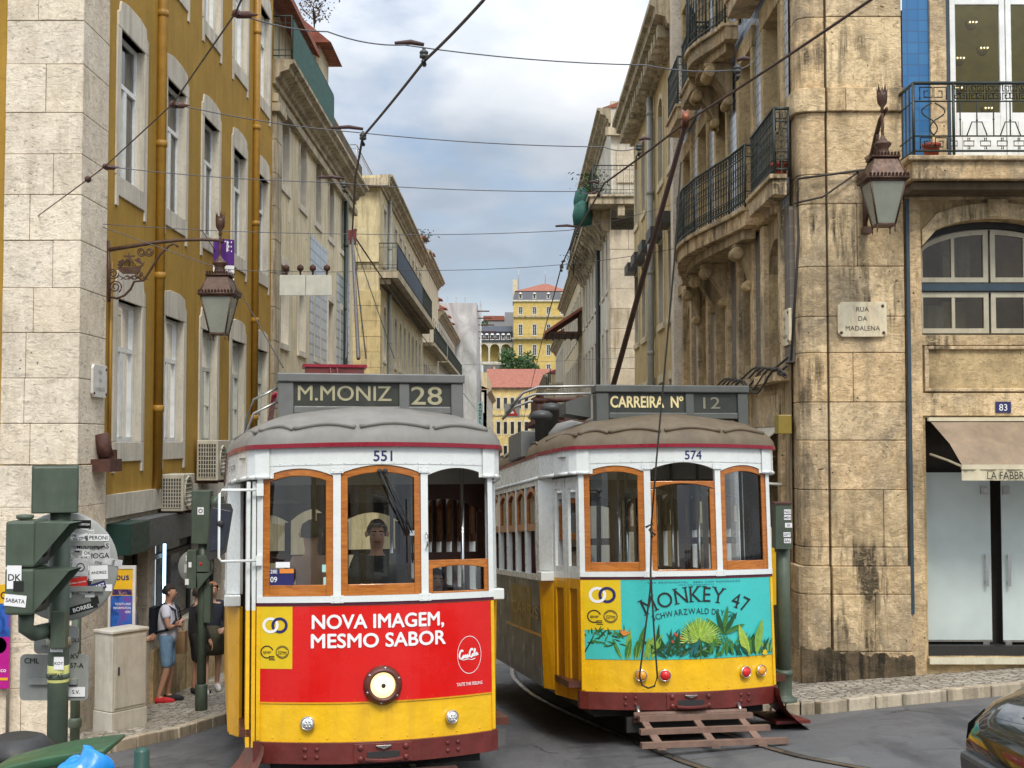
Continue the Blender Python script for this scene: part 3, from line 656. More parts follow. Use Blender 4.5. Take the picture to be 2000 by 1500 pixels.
for q0, q1 in ((-18.9, -16.9), (-21.3, -19.2), (-24.4, -21.9), (-26.9, -24.7)):
    b.box(q0, q1, -.03, .05, 3.12, 3.7, AGEDP); b.box(q0+.12, q1-.12, -.05, -.031, 3.2, 3.62, AGED); b.box(q0, q0+.22, -.06, .1, -2, 3.1, AGED); b.box(q1-.22, q1, -.06, .1, -2, 3.1, AGED)
b.box(-27.4, -17.0, -.12, .1, 6.0, 6.2, AGED)
b.build('stone_dressing', R1, bevel=.008)
b = MB(); b.box(3.3, 3.62, 26.95, 27.42, 3.0, 16, LIME); b.build('end_pilaster', R1)
# corner pillar: courses with a rounded arris
pz = [-.7, .45, 1.14, 1.48, 1.71, 2.41, 3.02, 3.49, 4.1, 4.55, 5.17, 5.95, 6.32, 7.1, 7.4, 8.3, 9.1, 9.9, 10.7, 11.5, 12.4, 13.3, 14.2, 15.2, 16]
b = MB()
for i in range(len(pz)-1):
    z0, z1 = pz[i]+.003, pz[i+1]-.003; base = z1 < 1.5; e = .05 if base else (.05 if i in (13,) else 0)
    arc = [(3.53+.17*(1-cos(a))-e, 16.1+.17*(1-sin(a))-e) for a in [k*pi/8 for k in range(5)]]
    poly = arc[::-1] if False else arc
    # street-side strip, narrow groove, main face
    b.prism([(3.53-e, 17.3), (3.53-e, 16.27)]+arc[1:]+[(3.86, 16.1-e), (3.86, 17.3)], z0, z1, AGED, 'z')
    xs_ = [3.885, 4.82+(.03 if base else 0)]
    if i % 3 == 1: xs_.insert(1, random.uniform(4.1, 4.55))
    for k in range(len(xs_)-1): b.box(xs_[k]+(.003 if k else 0), xs_[k+1]-.003, 16.075-e+random.uniform(-.008, .008), 17, z0, z1, AGED)
b.box(3.85, 4.8, 16.13, 16.9, -1, 16, SOOT); b.build('corner_pillar', R1, bevel=.01)
b = MB(); b.prism([(3.48, -.9), (4.87, -.9)]+[(4.87-1.39*i/60, .38+.12*i/60+.025*sin(i*.45)+.012*sin(i*1.3)+random.uniform(-.008, .008)) for i in range(61)], 15.99, 16.04, plaster('damp_base', (.17, .125, .075), (.02, .018, .012), .8, .3, 10, .8, pock=.6, mottle=(.06, .045, .03), mamt=.8)); b.build('damp_plinth', R1, bevel=.02)
# frontal wall right of the pillar
b = MB(M=MF)
wall(b, 4.84, 12, 6.05, 16, [(5.38, 7.0, 6.42, 9.3), (8.6, 10.2, 6.42, 9.3)], BLUET, .3, AGEDP)
wall(b, 4.84, 12, -1.5, 6.05, [(5.04, 6.86, 4.32, 5.76, .34), (5.06, 7.0, .38, 3.3), (8.2, 10, .6, 3.3), (8.2, 10, 4.32, 5.76, .34)], AGEDP, .3, AGED)
b.build('front_wall', R1)
b = MB(M=MF); b.box(4.84, 5.02, -.05, .1, -.6, 6.03, AGED); b.box(5.02, 7.2, -.035, .1, 3.32, 3.6, AGED); b.box(5.05, 7.2, -.05, .05, 3.62, 3.66, AGED); b.box(5.05, 7.2, -.05, .05, 4.14, 4.18, AGED); b.box(5.05, 5.10, -.05, .05, 3.661, 4.139, AGED)
b.box(4.98, 7.1, -.03, .1, 4.19, 4.31, AGED)
for a, e in ((5.17, 5.372), (7.01, 7.2)): b.box(a, e, -.05, .2, 6.4, 9.4, AGED)
b.box(4.84, 12, -.04, .1, 6.0, 6.42, AGED); b.box(5.85, 6.1, -.08, .1, 5.78, 6.0, AGED)
n = 10; f1 = lambda u: 5.42+.34*sqrt(max(0, 1-((u-5.95)/.91)**2)); b.ribbon(5.04, 6.86, lambda u: f1(u)+.003, lambda u: f1(u)+.2, -.05, .1, AGED, n)
b.build('stone_dressing', R1, bevel=.008)
CFR = paint('aged_sash_paint', (.46, .42, .31), .5, dirt=.35); BFR = paint('blue_grey_frame', (.03, .055, .075), .5, var=.2)
# arched window, blue transom and cream sashes
fb = MB(M=MF @ Matrix.Translation((5.04, .2, 4.32))); W_ = 1.82
fa = lambda u, i=0: 1.10-i+.34*sqrt(max(0, 1-((u-.91)/.91)**2))
fb.box(0, W_, -.02, .08, .57, .66, BFR); fb.ribbon(0, W_, lambda u: fa(u)-.08, lambda u: fa(u), .0, .09, BLACK, 14)  # black arch band is the shadow under the arch head, painted as colour
for u0, u1 in ((.02, .9), (.93, 1.8)):
    for z0, ar in ((.04, 0), (.68, 1)):
        top = (lambda u: fa(u)-.1) if ar else (lambda u: .55)
        fb.box(u0, u0+.06, .01, .06, z0, top(u0+.03), CFR); fb.box(u1-.06, u1, .01, .06, z0, top(u1-.03), CFR); fb.box(u0+.06, u1-.06, .01, .06, z0, z0+.06, CFR); fb.ribbon(u0, u1, lambda u: top(u)-.06, top, .012, .058, CFR, 8); fb.ribbon((u0+u1)/2-.02, (u0+u1)/2+.02, z0+.06, lambda u: top(u)-.05, .015, .055, CFR, 2)
aw = fb.build('arched_window', R1)
p = MB(M=MF @ Matrix.Translation((5.04, .24, 4.32))); p.flat([(0, 0), (W_, 0)]+[(W_-W_*i/12, fa(W_-W_*i/12)) for i in range(13)], 0, WGLASS); p.build('pane', aw)
p = MB(M=MF); p.quad((4.9, .9, 4.2), (7, .9, 4.2), (7, .9, 5.9), (4.9, .9, 5.9), paint('brown_room', (.30, .20, .09), .9, var=.4, scale=1.5)); p.box(5.25, 5.5, .6, .7, 4.35, 4.75, CREAM2); p.box(5.5, 5.8, .65, .75, 4.35, 4.8, BEIGE); p.box(5.5, 5.85, .6, .7, 4.9, 5.7, DSTONE); p.build('room_contents', aw)
# French doors over the balcony
for u0 in (5.38, 8.6):
    d = MB(M=MF @ Matrix.Translation((u0, .17, 6.42)))
    d.box(0, .1, -.01, .08, 0, 2.88, BFR); d.box(1.52, 1.62, -.01, .08, 0, 2.88, BFR)
    for q in (.11, .815):
        d.box(q, q+.07, 0, .07, 0, 2.86, WHITE); d.box(q+.625, q+.695, 0, .07, 0, 2.86, WHITE); d.box(q+.07, q+.625, .002, .068, 0, .72, WHITE); d.box(q+.07, q+.625, .002, .068, 2.1, 2.2, WHITE); d.box(q+.07, q+.625, .002, .068, 2.78, 2.86, WHITE)
        d.box(q+.14, q+.555, -.012, .001, .1, .62, WHITE)
    f_ = d.build('balcony_door', R1, bevel=.006)
    p = MB(M=MF); p.quad((u0+.1, .2, 7.1), (u0+1.52, .2, 7.1), (u0+1.52, .2, 9.25), (u0+.1, .2, 9.25), WGLASS); p.build('pane', f_)
    p = MB(M=MF); p.quad((u0-.2, .75, 6), (u0+2, .75, 6), (u0+2, .75, 9.6), (u0-.2, .75, 9.6), paint('olive_room', (.8, .58, .10), .8)); p.build('room_wall', f_)
    lamp = MB(M=MF); GB = glow('bulb_light', (1, .85, .5), 3)
    for (x, y, z) in ((.5, .5, 8.35), (.62, .45, 8.0), (.35, .55, 7.9), (.3, .5, 7.5), (.7, .55, 7.25)):
        lamp.lathe([(.075, .05), (.07, 0), (.045, -.04), (.01, -.055), (.04, -.036), (.065, 0), (.07, .05)], paint('amber_shade', (.62, .46, .14), .2), 14, (u0+x, y, z)); [lamp.lathe([(.002, -.012), (.012, 0), (.002, .012)], GB, 6, (u0+x+q_, y-.07, z+.03)) for q_ in (-.04, .0, .045)]
    lamp.build('glass_lamps', f_)
# balcony slabs and rails
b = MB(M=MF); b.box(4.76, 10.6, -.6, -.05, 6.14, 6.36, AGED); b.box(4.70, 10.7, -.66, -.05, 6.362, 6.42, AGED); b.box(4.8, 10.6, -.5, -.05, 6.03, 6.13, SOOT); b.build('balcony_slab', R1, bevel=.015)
b = MB(M=MF)
for z, r in ((7.3, .022), (7.08, .010), (6.66, .010), (6.48, .014)): b.tube([(4.78, -.05, z), (4.78, -.6, z), (10.6, -.6, z)], r, IRONG, 6)
def fret(b, x, z, s, mt, y, m=1):   # squared spiral like a Greek key
    b.tube([(x+m*a*s, y, z+c*s) for a, c in [(0, 0), (0, 1), (1, 1), (1, .2), (.35, .2), (.35, .7), (.65, .7)]], .009, mt, 4)
for y in (-.15, -.3, -.45): b.box(4.772, 4.788, y-.007, y+.007, 6.48, 7.3, IRONG)
for x in (4.78, 5.26, 7.6, 10.6): b.tube([(x, -.6, 6.40), (x, -.6, 7.31)], .018, IRONG, 6); b.lathe([(.001, -.03), (.028, 0), (.001, .03)], IRONG, 8, (x, -.6, 6.39))
for x, m in ((4.86, 1), (5.18, -1)):
    fret(b, x, 7.10, .15, IRONG, -.6, m); fret(b, x, 6.50, .14, IRONG, -.6, m)
    b.tube([(5.02+m*(-.02-.12*sin(t)*(1.0 if t < 3.2 else .55)), -.6, 7.06-.065*t) for t in [k*.35 for k in range(18)]], .009, IRONG, 4)
x = 5.34; k = 0
while x < 10.5:
    b.box(x-.006, x+.006, -.607, -.593, 6.66, 7.08, IRONG)
    fret(b, x-.085, 7.10, .08, IRONG, -.6); fret(b, x+.085, 7.10, .08, IRONG, -.6, -1); fret(b, x-.085, 7.28, -.075, IRONG, -.6, -1); fret(b, x+.085, 7.28, -.075, IRONG, -.6)
    if k % 2: b.tube([(x-.12, -.6, 6.67), (x-.06, -.6, 6.83), (x+.06, -.6, 6.83), (x+.12, -.6, 6.67)], .008, IRONG, 4); b.lathe([(.001, -.02), (.016, 0), (.001, .03)], IRONG, 6, (x, -.6, 6.85))
    else: b.lathe([(.001, -.03), (.014, 0), (.001, .03)], IRONG, 6, (x, -.6, 6.86))
    b.tube([(x-.11, -.6, 6.64), (x-.11, -.6, 6.60), (x-.04, -.6, 6.60), (x-.04, -.6, 6.54), (x-.11, -.6, 6.54), (x-.11, -.6, 6.50)], .008, IRONG, 4); b.tube([(x+.11, -.6, 6.64), (x+.11, -.6, 6.60), (x+.04, -.6, 6.60), (x+.04, -.6, 6.54), (x+.11, -.6, 6.54), (x+.11, -.6, 6.50)], .008, IRONG, 4)
    x += .2; k += 1
b.build('balcony_railing', R1)
b = MB(); b.box(3.24, 3.42, 16.28, 17.95, 6.1, 6.3, AGED); b.box(3.2, 3.42, 16.24, 17.98, 6.302, 6.36, AGED)
def bulge(y0, y1, mx, z, th):
    n = 18; arc = []
    for i in range(n+1):
        q = i/n; y = y0+(y1-y0)*q; e = .2+mx*(sin(pi*min(1, q*1.02))**1.5) if q < .98 else .2; arc.append((3.42-e, y))
    return arc
A1 = bulge(18.1, 25.2, .46, 6.1, .2); A2 = bulge(19.7, 22.9, .36, 9.3, .2)
for A, z in ((A1, 6.02), (A2, 9.15)):
    b.prism([(3.42, A[0][1])]+A+[(3.42, A[-1][1])], z, z+.2, AGED, 'z'); A_ = [(x-.05, y) for x, y in A]; b.prism([(3.42, A[0][1]-.04)]+A_+[(3.42, A[-1][1]+.04)], z+.202, z+.27, AGED, 'z')
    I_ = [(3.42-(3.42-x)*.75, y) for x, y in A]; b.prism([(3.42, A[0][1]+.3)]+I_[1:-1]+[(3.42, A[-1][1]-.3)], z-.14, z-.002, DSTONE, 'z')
    for yq in (A[0][1]+.9, (A[0][1]+A[-1][1])/2-.5, (A[0][1]+A[-1][1])/2+.7, A[-1][1]-.8):   # scroll brackets
        if A[0][1] < yq < A[-1][1]:
            dp = .24 if abs(yq-(A[0][1]+A[-1][1])/2) > 1.2 else .42
            pts = [(3.44-dp*(1-t)**1.3-.02, z-.18-.75*t**1.2*(dp+.4)) for t in [k/8 for k in range(9)]]
            b.prism([(3.46, z-.142)]+[(3.44-dp, z-.142)]+pts+[(3.46, pts[-1][1]-.1)], yq-.13, yq+.13, DSTONE, 'y') if False else b.add([(x, yq-.13, zz) for x, zz in [(3.46, z-.142), (3.44-dp, z-.142)]+pts+[(3.46, pts[-1][1]-.1)]]+[(x, yq+.13, zz) for x, zz in [(3.46, z-.142), (3.44-dp, z-.142)]+pts+[(3.46, pts[-1][1]-.1)]],
                [tuple(range(12)), tuple(range(23, 11, -1))]+[(i, 12+i, 12+(i+1) % 12, (i+1) % 12) for i in range(12)], DSTONE)
            b.lathe([(.09, -.15), (.1, -.1), (.1, .1), (.09, .15)], AGEDP, 10, (3.42-dp*.75, yq, z-.28), 'y'); b.lathe([(.07, -.15), (.08, -.1), (.08, .1), (.07, .15)], AGEDP, 10, (3.40, yq, z-.75), 'y')
for y0, y1 in ((17.0, 18.9), (23.0, 24.2), (24.8, 26.4)): b.box(3.12, 3.46, y0, y1, 9.2, 9.42, AGED); b.box(3.08, 3.46, y0-.04, y1+.04, 9.422, 9.48, AGED)
b.build('balcony_slab', R1, bevel=.01)
b = MB(); railing(b, [(3.45, 16.3), (3.27, 16.3), (3.27, 17.9)], 6.38, 7.2, IRONG, .1); railing(b, [(3.45, A1[0][1])]+A1[::2]+[(3.45, A1[-1][1])], 6.32, 7.15, IRONG, .11); railing(b, [(3.45, A2[0][1])]+A2[::2]+[(3.45, A2[-1][1])], 9.45, 10.45, IRONG, .13)
for y0, y1 in ((17.0, 18.9), (23.0, 24.2), (24.8, 26.4)): railing(b, [(3.45, y0), (3.14, y0), (3.14, y1)], 9.5, 10.4, IRONG, .14)
for i in range(2): fret(b, 3.29, 6.5+.42*i, .15, IRONG, 16.3)
b.build('balcony_railing_street', R1)
b = MB(M=MF); b.box(4.835, 4.875, -.075, -.03, .9, 6.0, BFR); b.build('cable_channel', R1)
CABLE = paint('dusty_cable', (.05, .042, .034), .8)
b = MB()
for k in range(5):
    b.tube([(3.38-.012*k, y, 4.02-.05*k+(.05+.02*k)*cos(y*2.4+k)-.012*(y-16)) for y in [16.1+.35*i for i in range(32)]], .016, CABLE, 5)
b.tube([(3.42, 16.12, 4.0), (3.50, 16.0, 5.5), (3.5, 16.02, 6.25), (4.3, 15.98, 6.35), (4.6, 16.0, 6.4)], .018, CABLE); b.tube([(4.25, 16.0, 6.33), (3.8, 16.0, 6.02), (3.46, 16.06, 5.95)], .014, CABLE)
b.build('cable_bundle', R1)
# door 83: frosted glass leaves
FGL = paint('frosted_glass', (.50, .57, .55), .18, var=.12, scale=1.2, coat=.5)
b = MB(M=MF); b.box(5.06, 7.0, .34, .4, .38, 3.3, ROOM); b.box(5.05, 7.0, -.09, .3, .30, .37, paint('threshold', (.6, .56, .42), .5, dirt=.3)); b.box(5.05, 7.0, .05, .32, .375, .5, BLACK); b.build('doorway', R1)
for k, (u0, u1, dd) in enumerate(((5.08, 5.915, .2), (6.04, 6.9, .17))):
    d = MB(M=MF); d.box(u0, u1, dd, dd+.02, .55, 2.62, FGL); d.box(u0, u1, dd-.01, dd+.03, .53, .555, STEEL); o = d.build('glass_door', R1)
    h = MB(M=MF); hx = u1-.09 if k == 0 else u0+.05; h.box(hx, hx+.035, dd-.07, dd-.045, 1.22, 1.62, CHROME); h.box(hx, hx+.035, dd-.05, dd, 1.56, 1.6, CHROME); h.box(hx, hx+.035, dd-.05, dd, 1.24, 1.28, CHROME); h.build('handle', o)
    for z0_, z1_ in ((2.35, 2.45), (.42, .54)): h = MB(M=MF); h.box(hx-.03, hx+.05, dd-.02, dd+.04, z0_, z1_, STEEL); h.build('clamp', o)
AWN = paint('awning_cloth', (.25, .185, .125), .8, var=.2, scale=2.5, dirt=.3, dirtcol=(.5, .35, .18)); AWF = paint('awning_cream', (.62, .55, .38), .6, dirt=.2)
A = thing('shop_awning', 'faded brown shop awning with lettered valance over the frosted glass door', 'awning', (6, 16.0, 3.2))
b = MB(); n = 20; V = []
for i in range(n+1):
    x = 5.09+(1.95*i/n); V += [(x, 16.05, 3.27+.0), (x+(.1*(1-i/n)), 15.6, 2.98-.02*sin(i*.8)), (x+(.14*(1-i/n)), 15.3, 2.73+.004*sin(i*2))]
F = []
for i in range(n): F += [(3*i, 3*i+3, 3*i+4, 3*i+1), (3*i+1, 3*i+4, 3*i+5, 3*i+2)]
b.add(V, F, AWN, True); b.build('canopy_cloth', A)
b = MB(); b.box(5.22, 7.05, 15.27, 15.31, 2.68, 2.735, AWF); b.tube([(5.1, 16.05, 2.85), (5.2, 15.7, 2.78), (5.24, 15.3, 2.71)], .015, AWF); b.box(5.07, 7.05, 16.0, 16.06, 3.255, 3.3, AWF); b.build('frame', A)
b = MB(); V = [(5.22+1.83*i/40, 15.285+.012*sin(i*1.1)+.01*sin(i*2.7), z) for i in range(41) for z in (2.55, 2.68)]; b.add(V, [(2*i, 2*i+2, 2*i+3, 2*i+1) for i in range(40)], AWF, True)
b.text('LA FABBRICA DELLA PASTA', .095, 5.50, 2.565, 15.255, BLKP, -.008, .78, 'LEFT'); b.build('valance', A)
# ================================================================== RIGHT: shuttered building, pale stone building, street beyond
LOUV = paint('louvre_green', (.05, .065, .05), .6, var=.2)
R2 = thing('shuttered_building', 'beige building with dark louvred shutters and a heavy projecting cornice', 'building', (3.5, 27.5, ground(3.5, 27.5)))
yy = [28.9+2.05*i for i in range(5)]; rr = [(9.2, 11.2, .3), (5.8, 7.75, 0), (2.4, 4.4, 0)]
b = MB(M=MR); wall(b, -38, -27.45, -4, 12.2, [(-y-.48, -y+.48, a, e, ar) for y in yy for a, e, ar in rr], BEIGE, .2, LIME2); b.quad((-38, 0, -4), (-38, 12, -4), (-38, 12, 12.2), (-38, 0, 12.2), BEIGE); b.quad((-27.5, .1, 12.2), (-38, .1, 12.2), (-38, 10, 12.2), (-27.5, 10, 12.2), TILE); b.build('wall', R2)
for y in yy:
    for k, (a, e, ar) in enumerate(rr): window(R2, MR, -y-.48, -y+.48, a, e, 'case' if k == 0 else 'louvre', .1, WOODG if k == 0 else LOUV, DGLASS, .66, 'arch' if ar else 'flat', ar, smat=CREAM)
    h = MB(M=MR); h.box(-y-.55, -y+.55, -.32, 0, 7.8, 8.05, DGREY); h.add([(-y-.55, -.32, 7.8), (-y+.55, -.32, 7.8), (-y+.55, -.38, 7.7), (-y-.55, -.38, 7.7)], [(0, 1, 2, 3)], DGREY); h.build('blind_hood', R2)
b = MB(M=MR); cornice(b, -38.2, -27.4, 11.7, [(.1, 0), (.1, .15), (.25, .2), (.3, .35), (.5, .4), (.52, .55), (.62, .6), (.62, .72)], CORN)
for i in range(18): b.box(-27.9-.58*i-.12, -27.9-.58*i+.12, -.42, -.02, 11.72, 11.98, CORN)
b.build('cornice', R2)
downpipe(R2, MR, -32.3, 0, 11.6, paint('grey_pipe', (.3, .31, .28), .5), .08, .12)
b = MB(M=MR); b.box(-33.5, -31.8, 1.2, 3, 12.4, 14.2, SCREEN); b.prism([(.9, 14.2), (2, 14.8), (3.3, 14.2)], -33.7, -31.6, TILE, 'x'); b.build('dormer', R2); b = MB(M=MR); b.box(-36.6, -35, 1.2, 3, 12.4, 13.3, BEIGE); b.prism([(.9, 13.3), (2, 13.9), (3.3, 13.3)], -36.8, -34.8, TILE, 'x'); b.build('dormer', R2)
b = MB()
for (x, y, h) in ((4.3, 30.5, 16), (4.2, 32, 15.2), (4.0, 35.5, 14.2)):
    b.tube([(x, y, 12.2), (x, y, h)], .025, STEEL, 5); b.box(x-.5, x+.5, y-.01, y+.01, h-.03, h, STEEL)
    for i in range(4): b.box(x-.4+.25*i-.008, x-.4+.25*i+.008, y-.2, y+.2, h-.02, h-.005, STEEL)
b.build('television_aerial', R2)
R3 = thing('pale_stone_building', 'pale stone building with blocky quoins and a corbelled rooftop balcony', 'building', (3.5, 47, ground(3.5, 47)))
WST = plaster('white_stone', (.66, .58, .45), (.3, .24, .15), .55, .15, 12, .35, pock=.3, island=.16, mottle=(.5, .43, .32))
yy = [49+2.3*i for i in range(8)]; rr = [(8.7, 10.7, 0), (5.2, 7.2, 0), (1.8, 3.8, 0)]
b = MB(M=MR); wall(b, -66, -47.1, -4, 15, [(-y-.5, -y+.5, a, e, 0) for y in yy for a, e, ar in rr], OFFW, .2, LIME2); b.quad((-66, 0, -4), (-66, 12, -4), (-66, 12, 15), (-66, 0, 15), OFFW); b.build('wall', R3)
for y in yy:
    for a, e, ar in rr: window(R3, MR, -y-.5, -y+.5, a, e, 'case', .12, WHITE, DGLASS, .66, 'flat')
b = MB(); course_blocks(b, 3.46, 5.6, 47, 48.4, [-3+.72*i for i in range(20)], WST); b.build('stone_quoin', R3, bevel=.015)
b = MB(); b.box(5.62, 16, 47.06, 47.3, -3, 15, OFFW); b.box(3.5, 5.7, 47.05, 49, 11.45, 15.4, OFFW); b.box(3.3, 5.7, 46.8, 47.04, 14.1, 14.4, CORN); b.box(3.7, 4.6, 46.98, 47.04, 12.4, 13.6, WST); b.build('attic', R3)
b = MB(); b.box(2.7, 16, 46.3, 66, 11.5, 11.75, CORN); b.box(2.62, 16, 46.22, 66.1, 11.752, 11.82, CORN)
for i in range(16): b.prism([(3.52, 10.7), (3.3, 10.75), (3.1, 11.1), (2.8, 11.3), (2.75, 11.49), (3.52, 11.49)], 47.6+1.15*i, 47.85+1.15*i, CORN)
for i in range(3): b.box(3.7+1.0*i, 3.95+1.0*i, 46.4, 46.99, 11.1, 11.49, CORN)
b.build('corbelled_balcony', R3)
b = MB(); railing(b, [(12, 46.4), (2.8, 46.4), (2.8, 66)], 11.85, 12.9, IRONG, .22, True); b.build('balcony_railing', R3)
b = MB(M=MR); cornice(b, -66, -47, 14.6, CORNP, CORN); b.prism([(-.3, 15.15), (5, 17), (10, 15.15)], -66, -47, TILE, 'x'); b.build('roof', R3)
b = MB(); b.tube([(3.4, 53.0, -2), (3.4, 53.0, 11)], .09, BLACK, 8); b.build('drain_stack', R3)
for i, (x, y) in enumerate(((2.5, 47.6), (2.62, 49.4))): b = MB(); b.lathe([(.1, 0), (.34, .05), (.38, .4), (.3, .8), (.06, .95)], SCREEN, 14, (x, y, 10.9+.85*(i % 2))); tag(b.build('folded_parasol'), ('lower bulging green cloth hung by the pale stone rooftop balcony', 'upper bulging green cloth hung by the pale stone rooftop balcony')[i], 'parasol')
R4, M4, U4, c4_ = terrace('street_house', 'grey cream house with slatted canopy beyond the pale stone building', 'R', 3.45, 66, 90, 12.2, CREAM, [(8.6, 10.8, 0), (5.0, 7.4, 0), (1.6, 4, 0)], 2.4, 1.1)
b = MB(M=M4)
for i in range(14): b.box(-66.5-.3*i-.06, -66.5-.3*i+.06, -1.75, 0, 8.55, 8.63, DWOOD)
for i in range(6): b.box(-70.6, -66.4, -1.75+.33*i, -1.68+.33*i, 8.48, 8.545, RUST)
b.prism([(-1.9, 8.64), (0, 9.9), (0, 9.75), (-1.9, 8.5)], -70.8, -66.2, TILE, 'x'); b.build('slatted_canopy', R4)
for k, (y0, y1, zt, mt, lb) in enumerate([(90, 108, 10.6, OFFW, 'white house with deep iron balconies far along the street'), (108, 150, 8.6, CREAM2, 'straw coloured house at the far end of the right side row'), (150, 190, 6.5, OFFW, 'low pale house last in the row before the hill')]):
    r, M, U, cs = terrace('street_house', lb, 'R', 3.4-.5*k, y0, y1, zt, mt, [(zt-3.4, zt-1.1, 0), (zt-6.8, zt-4.5, 0)], 2.6, 1.0)
    b = MB(M=M)
    for y in cs[::2]: b.box(-y-1, -y+1, -.9, 0, zt-3.6, zt-3.45, CORN); railing(b, [(-y-1, -.88), (-y+1, -.88)], zt-3.45, zt-2.5, IRONG, .25, False); b.box(-y-1, -y+1, -.9, 0, zt-7, zt-6.85, CORN); railing(b, [(-y-1, -.88), (-y+1, -.88)], zt-6.85, zt-5.9, IRONG, .25, False)
    b.build('balcony', r)
# ================================================================== FAR END: hill and the buildings on it
def hillz(x, y): 
    q = max(0, min(1, (y-205)/120)); return -3+23*q*q*(3-2*q)
HILLG = plaster('hill_ground', (.10, .12, .05), (.06, .06, .03), .4)
sheet('hill', [-200+10*i for i in range(41)], [198+6*i for i in range(40)], lambda x, y: hillz(x, y)-.05*(y < 206), HILLG)
def block(nm, label, x0, x1, y, depth, z0, z1, mat, cols, rows, ww, frame=WHITE, surround='flat', style='grid', pane=DGLASS):
    r = thing(nm, label, 'building', ((x0+x1)/2, y, z0)); M = wallM('F', y); b = MB(M=M)
    cs = [x0+(x1-x0)*(i+.5)/cols for i in range(cols)]
    wall(b, x0, x1, z0, z1, [(c-ww/2, c+ww/2, a, e, ar) for c in cs for a, e, ar in rows], mat, .25, LIME2)
    b.quad((x0, 0, z0), (x0, depth, z0), (x0, depth, z1), (x0, 0, z1), mat); b.quad((x1, 0, z0), (x1, depth, z0), (x1, depth, z1), (x1, 0, z1), mat); b.quad((x0, 0, z1), (x1, 0, z1), (x1, depth, z1), (x0, depth, z1), mat); b.build('wall', r)
    for c in cs:
        for a, e, ar in rows: window(r, M, c-ww/2, c+ww/2, a, e, style, .15, frame, pane, .66, 'arch' if ar else surround, ar)
    return r, M, cs
p0 = PY(953, 870, 196); p1 = PY(1062, 755, 196)
r, M, cs = block('long_house', 'pale yellow long house with red roof closing the end of the street', p0.x, p1.x, 196, 14, -4, PY(1000, 757, 196).z, plaster('pale_yellow', (.72, .56, .24), amt=.35), 8, [(8.0, 9.6, 0), (4.2, 6.0, 0), (.6, 2.4, 0)], .5, DGREY, 'flat', 'plain')
zt = PY(1000, 757, 196).z; b = MB(M=M); b.prism([(-.6, zt), (7, zt+3.2), (14, zt)], p0.x-.3, p1.x+4, TILE, 'x'); b.build('roof', r); b = MB(M=M); b.box(p0.x, p1.x, -.2, 0, zt-.3, zt-.02, CORN); b.box(p0.x, p1.x, -.12, 0, 6.9, 7.1, CORN); b.build('cornice', r)
YH = plaster('mansion_yellow', (.62, .45, .15), amt=.25)
Ym = 330; a0 = PY(1003, 700, Ym); a1 = PY(1112, 590, Ym); zz = lambda y: PY(1050, y, Ym).z
gz = zz(735)
r, M, cs = block('hill_mansion', 'yellow mansion on the hill with slate mansard and red hipped roof', a0.x, a1.x, Ym, 14, gz-3, zz(588), YH, 4, [(zz(612)-.2, zz(598)-.2, .2), (zz(655), zz(634), 0), (zz(694), zz(674), 0), (zz(728), zz(712), 0)], .95, WHITE, 'flat', 'grid')
b = MB(M=M); b.box(a0.x-.6, a1.x+.6, -.5, .0, zz(620), zz(617), CORN); b.box(a0.x-.6, a1.x, -1.0, .0, zz(663), zz(660), CORN); b.box(a0.x-.3, a1.x, -.4, 0, zz(589), zz(586), OFFW); b.build('string_course', r)
b = MB(M=M); railing(b, [(a0.x-.5, -.95), (a1.x, -.95)], zz(660), zz(653), IRONG, .4, False); b.build('balcony_railing', r)
SLATE = paint('slate', (.035, .042, .06), .5, var=.2)
zb, zm, zr = zz(586), zz(568), zz(548)
b = MB(M=M); b.add([(a0.x-.2, -.2, zb), (a1.x+.2, -.2, zb), (a1.x+.2, 14, zb), (a0.x-.2, 14, zb), (a0.x+.5, .7, zm), (a1.x-.5, .7, zm), (a1.x-.5, 13, zm), (a0.x+.5, 13, zm)], [(0, 1, 5, 4), (1, 2, 6, 5), (2, 3, 7, 6), (3, 0, 4, 7)], SLATE)
cx = a0.x+8.2; b.add([(a0.x+.3, .5, zm), (a1.x-.3, .5, zm), (a1.x-.3, 13.5, zm), (a0.x+.3, 13.5, zm), (cx-.6, 7, zr), (cx+.8, 7, zr)], [(0, 1, 5, 4), (1, 2, 5), (2, 3, 4, 5), (3, 0, 4)], TILE); b.box(a0.x-.2, a0.x+.9, 2, 3, zb, zr+.5, CREAM); b.tube([(a0.x+1.3, 2, zm), (a0.x+1.3, 2, zr+4)], .05, STEEL, 4); b.tube([(cx, 7, zr), (cx, 7, zr+4)], .05, STEEL, 4); b.build('mansard_roof', r)
for c in cs:
    b = MB(M=M); b.box(c-.45, c+.45, -.1, .8, zb+.3, zb+1.5, OFFW); b.box(c-.25, c+.25, -.12, -.101, zb+.45, zb+1.35, DGLASS); b.lathe([(.45, -.1), (.45, .8)], OFFW, 10, (c, 0, zb+1.5), 'y'); b.build('dormer', r)
Ya = 335; q0 = PY(934, 700, Ya); q1 = PY(1001, 640, Ya); za = lambda y: PY(970, y, Ya).z
r = thing('arcade_building', 'low white arcade with dark glazed gallery above beside the hill mansion', 'building', ((q0.x+q1.x)/2, Ya, za(702)))
M = wallM('F', Ya); b = MB(M=M); n = 3; hs = [(q0.x+.2+2.85*i, q0.x+2.6+2.85*i, za(706), za(672), 1.1) for i in range(n)]
wall(b, q0.x-1, q1.x, za(712), za(668), hs, OFFW, .5); b.build('arcade_wall', r)
b = MB(M=M); b.quad((q0.x-2, 3, za(712)), (q1.x, 3, za(712)), (q1.x, 3, za(660)), (q0.x-2, 3, za(660)), YH); b.box(q0.x-1, q1.x, .2, 2.9, za(712), za(705), BLACK); b.build('back_wall', r)
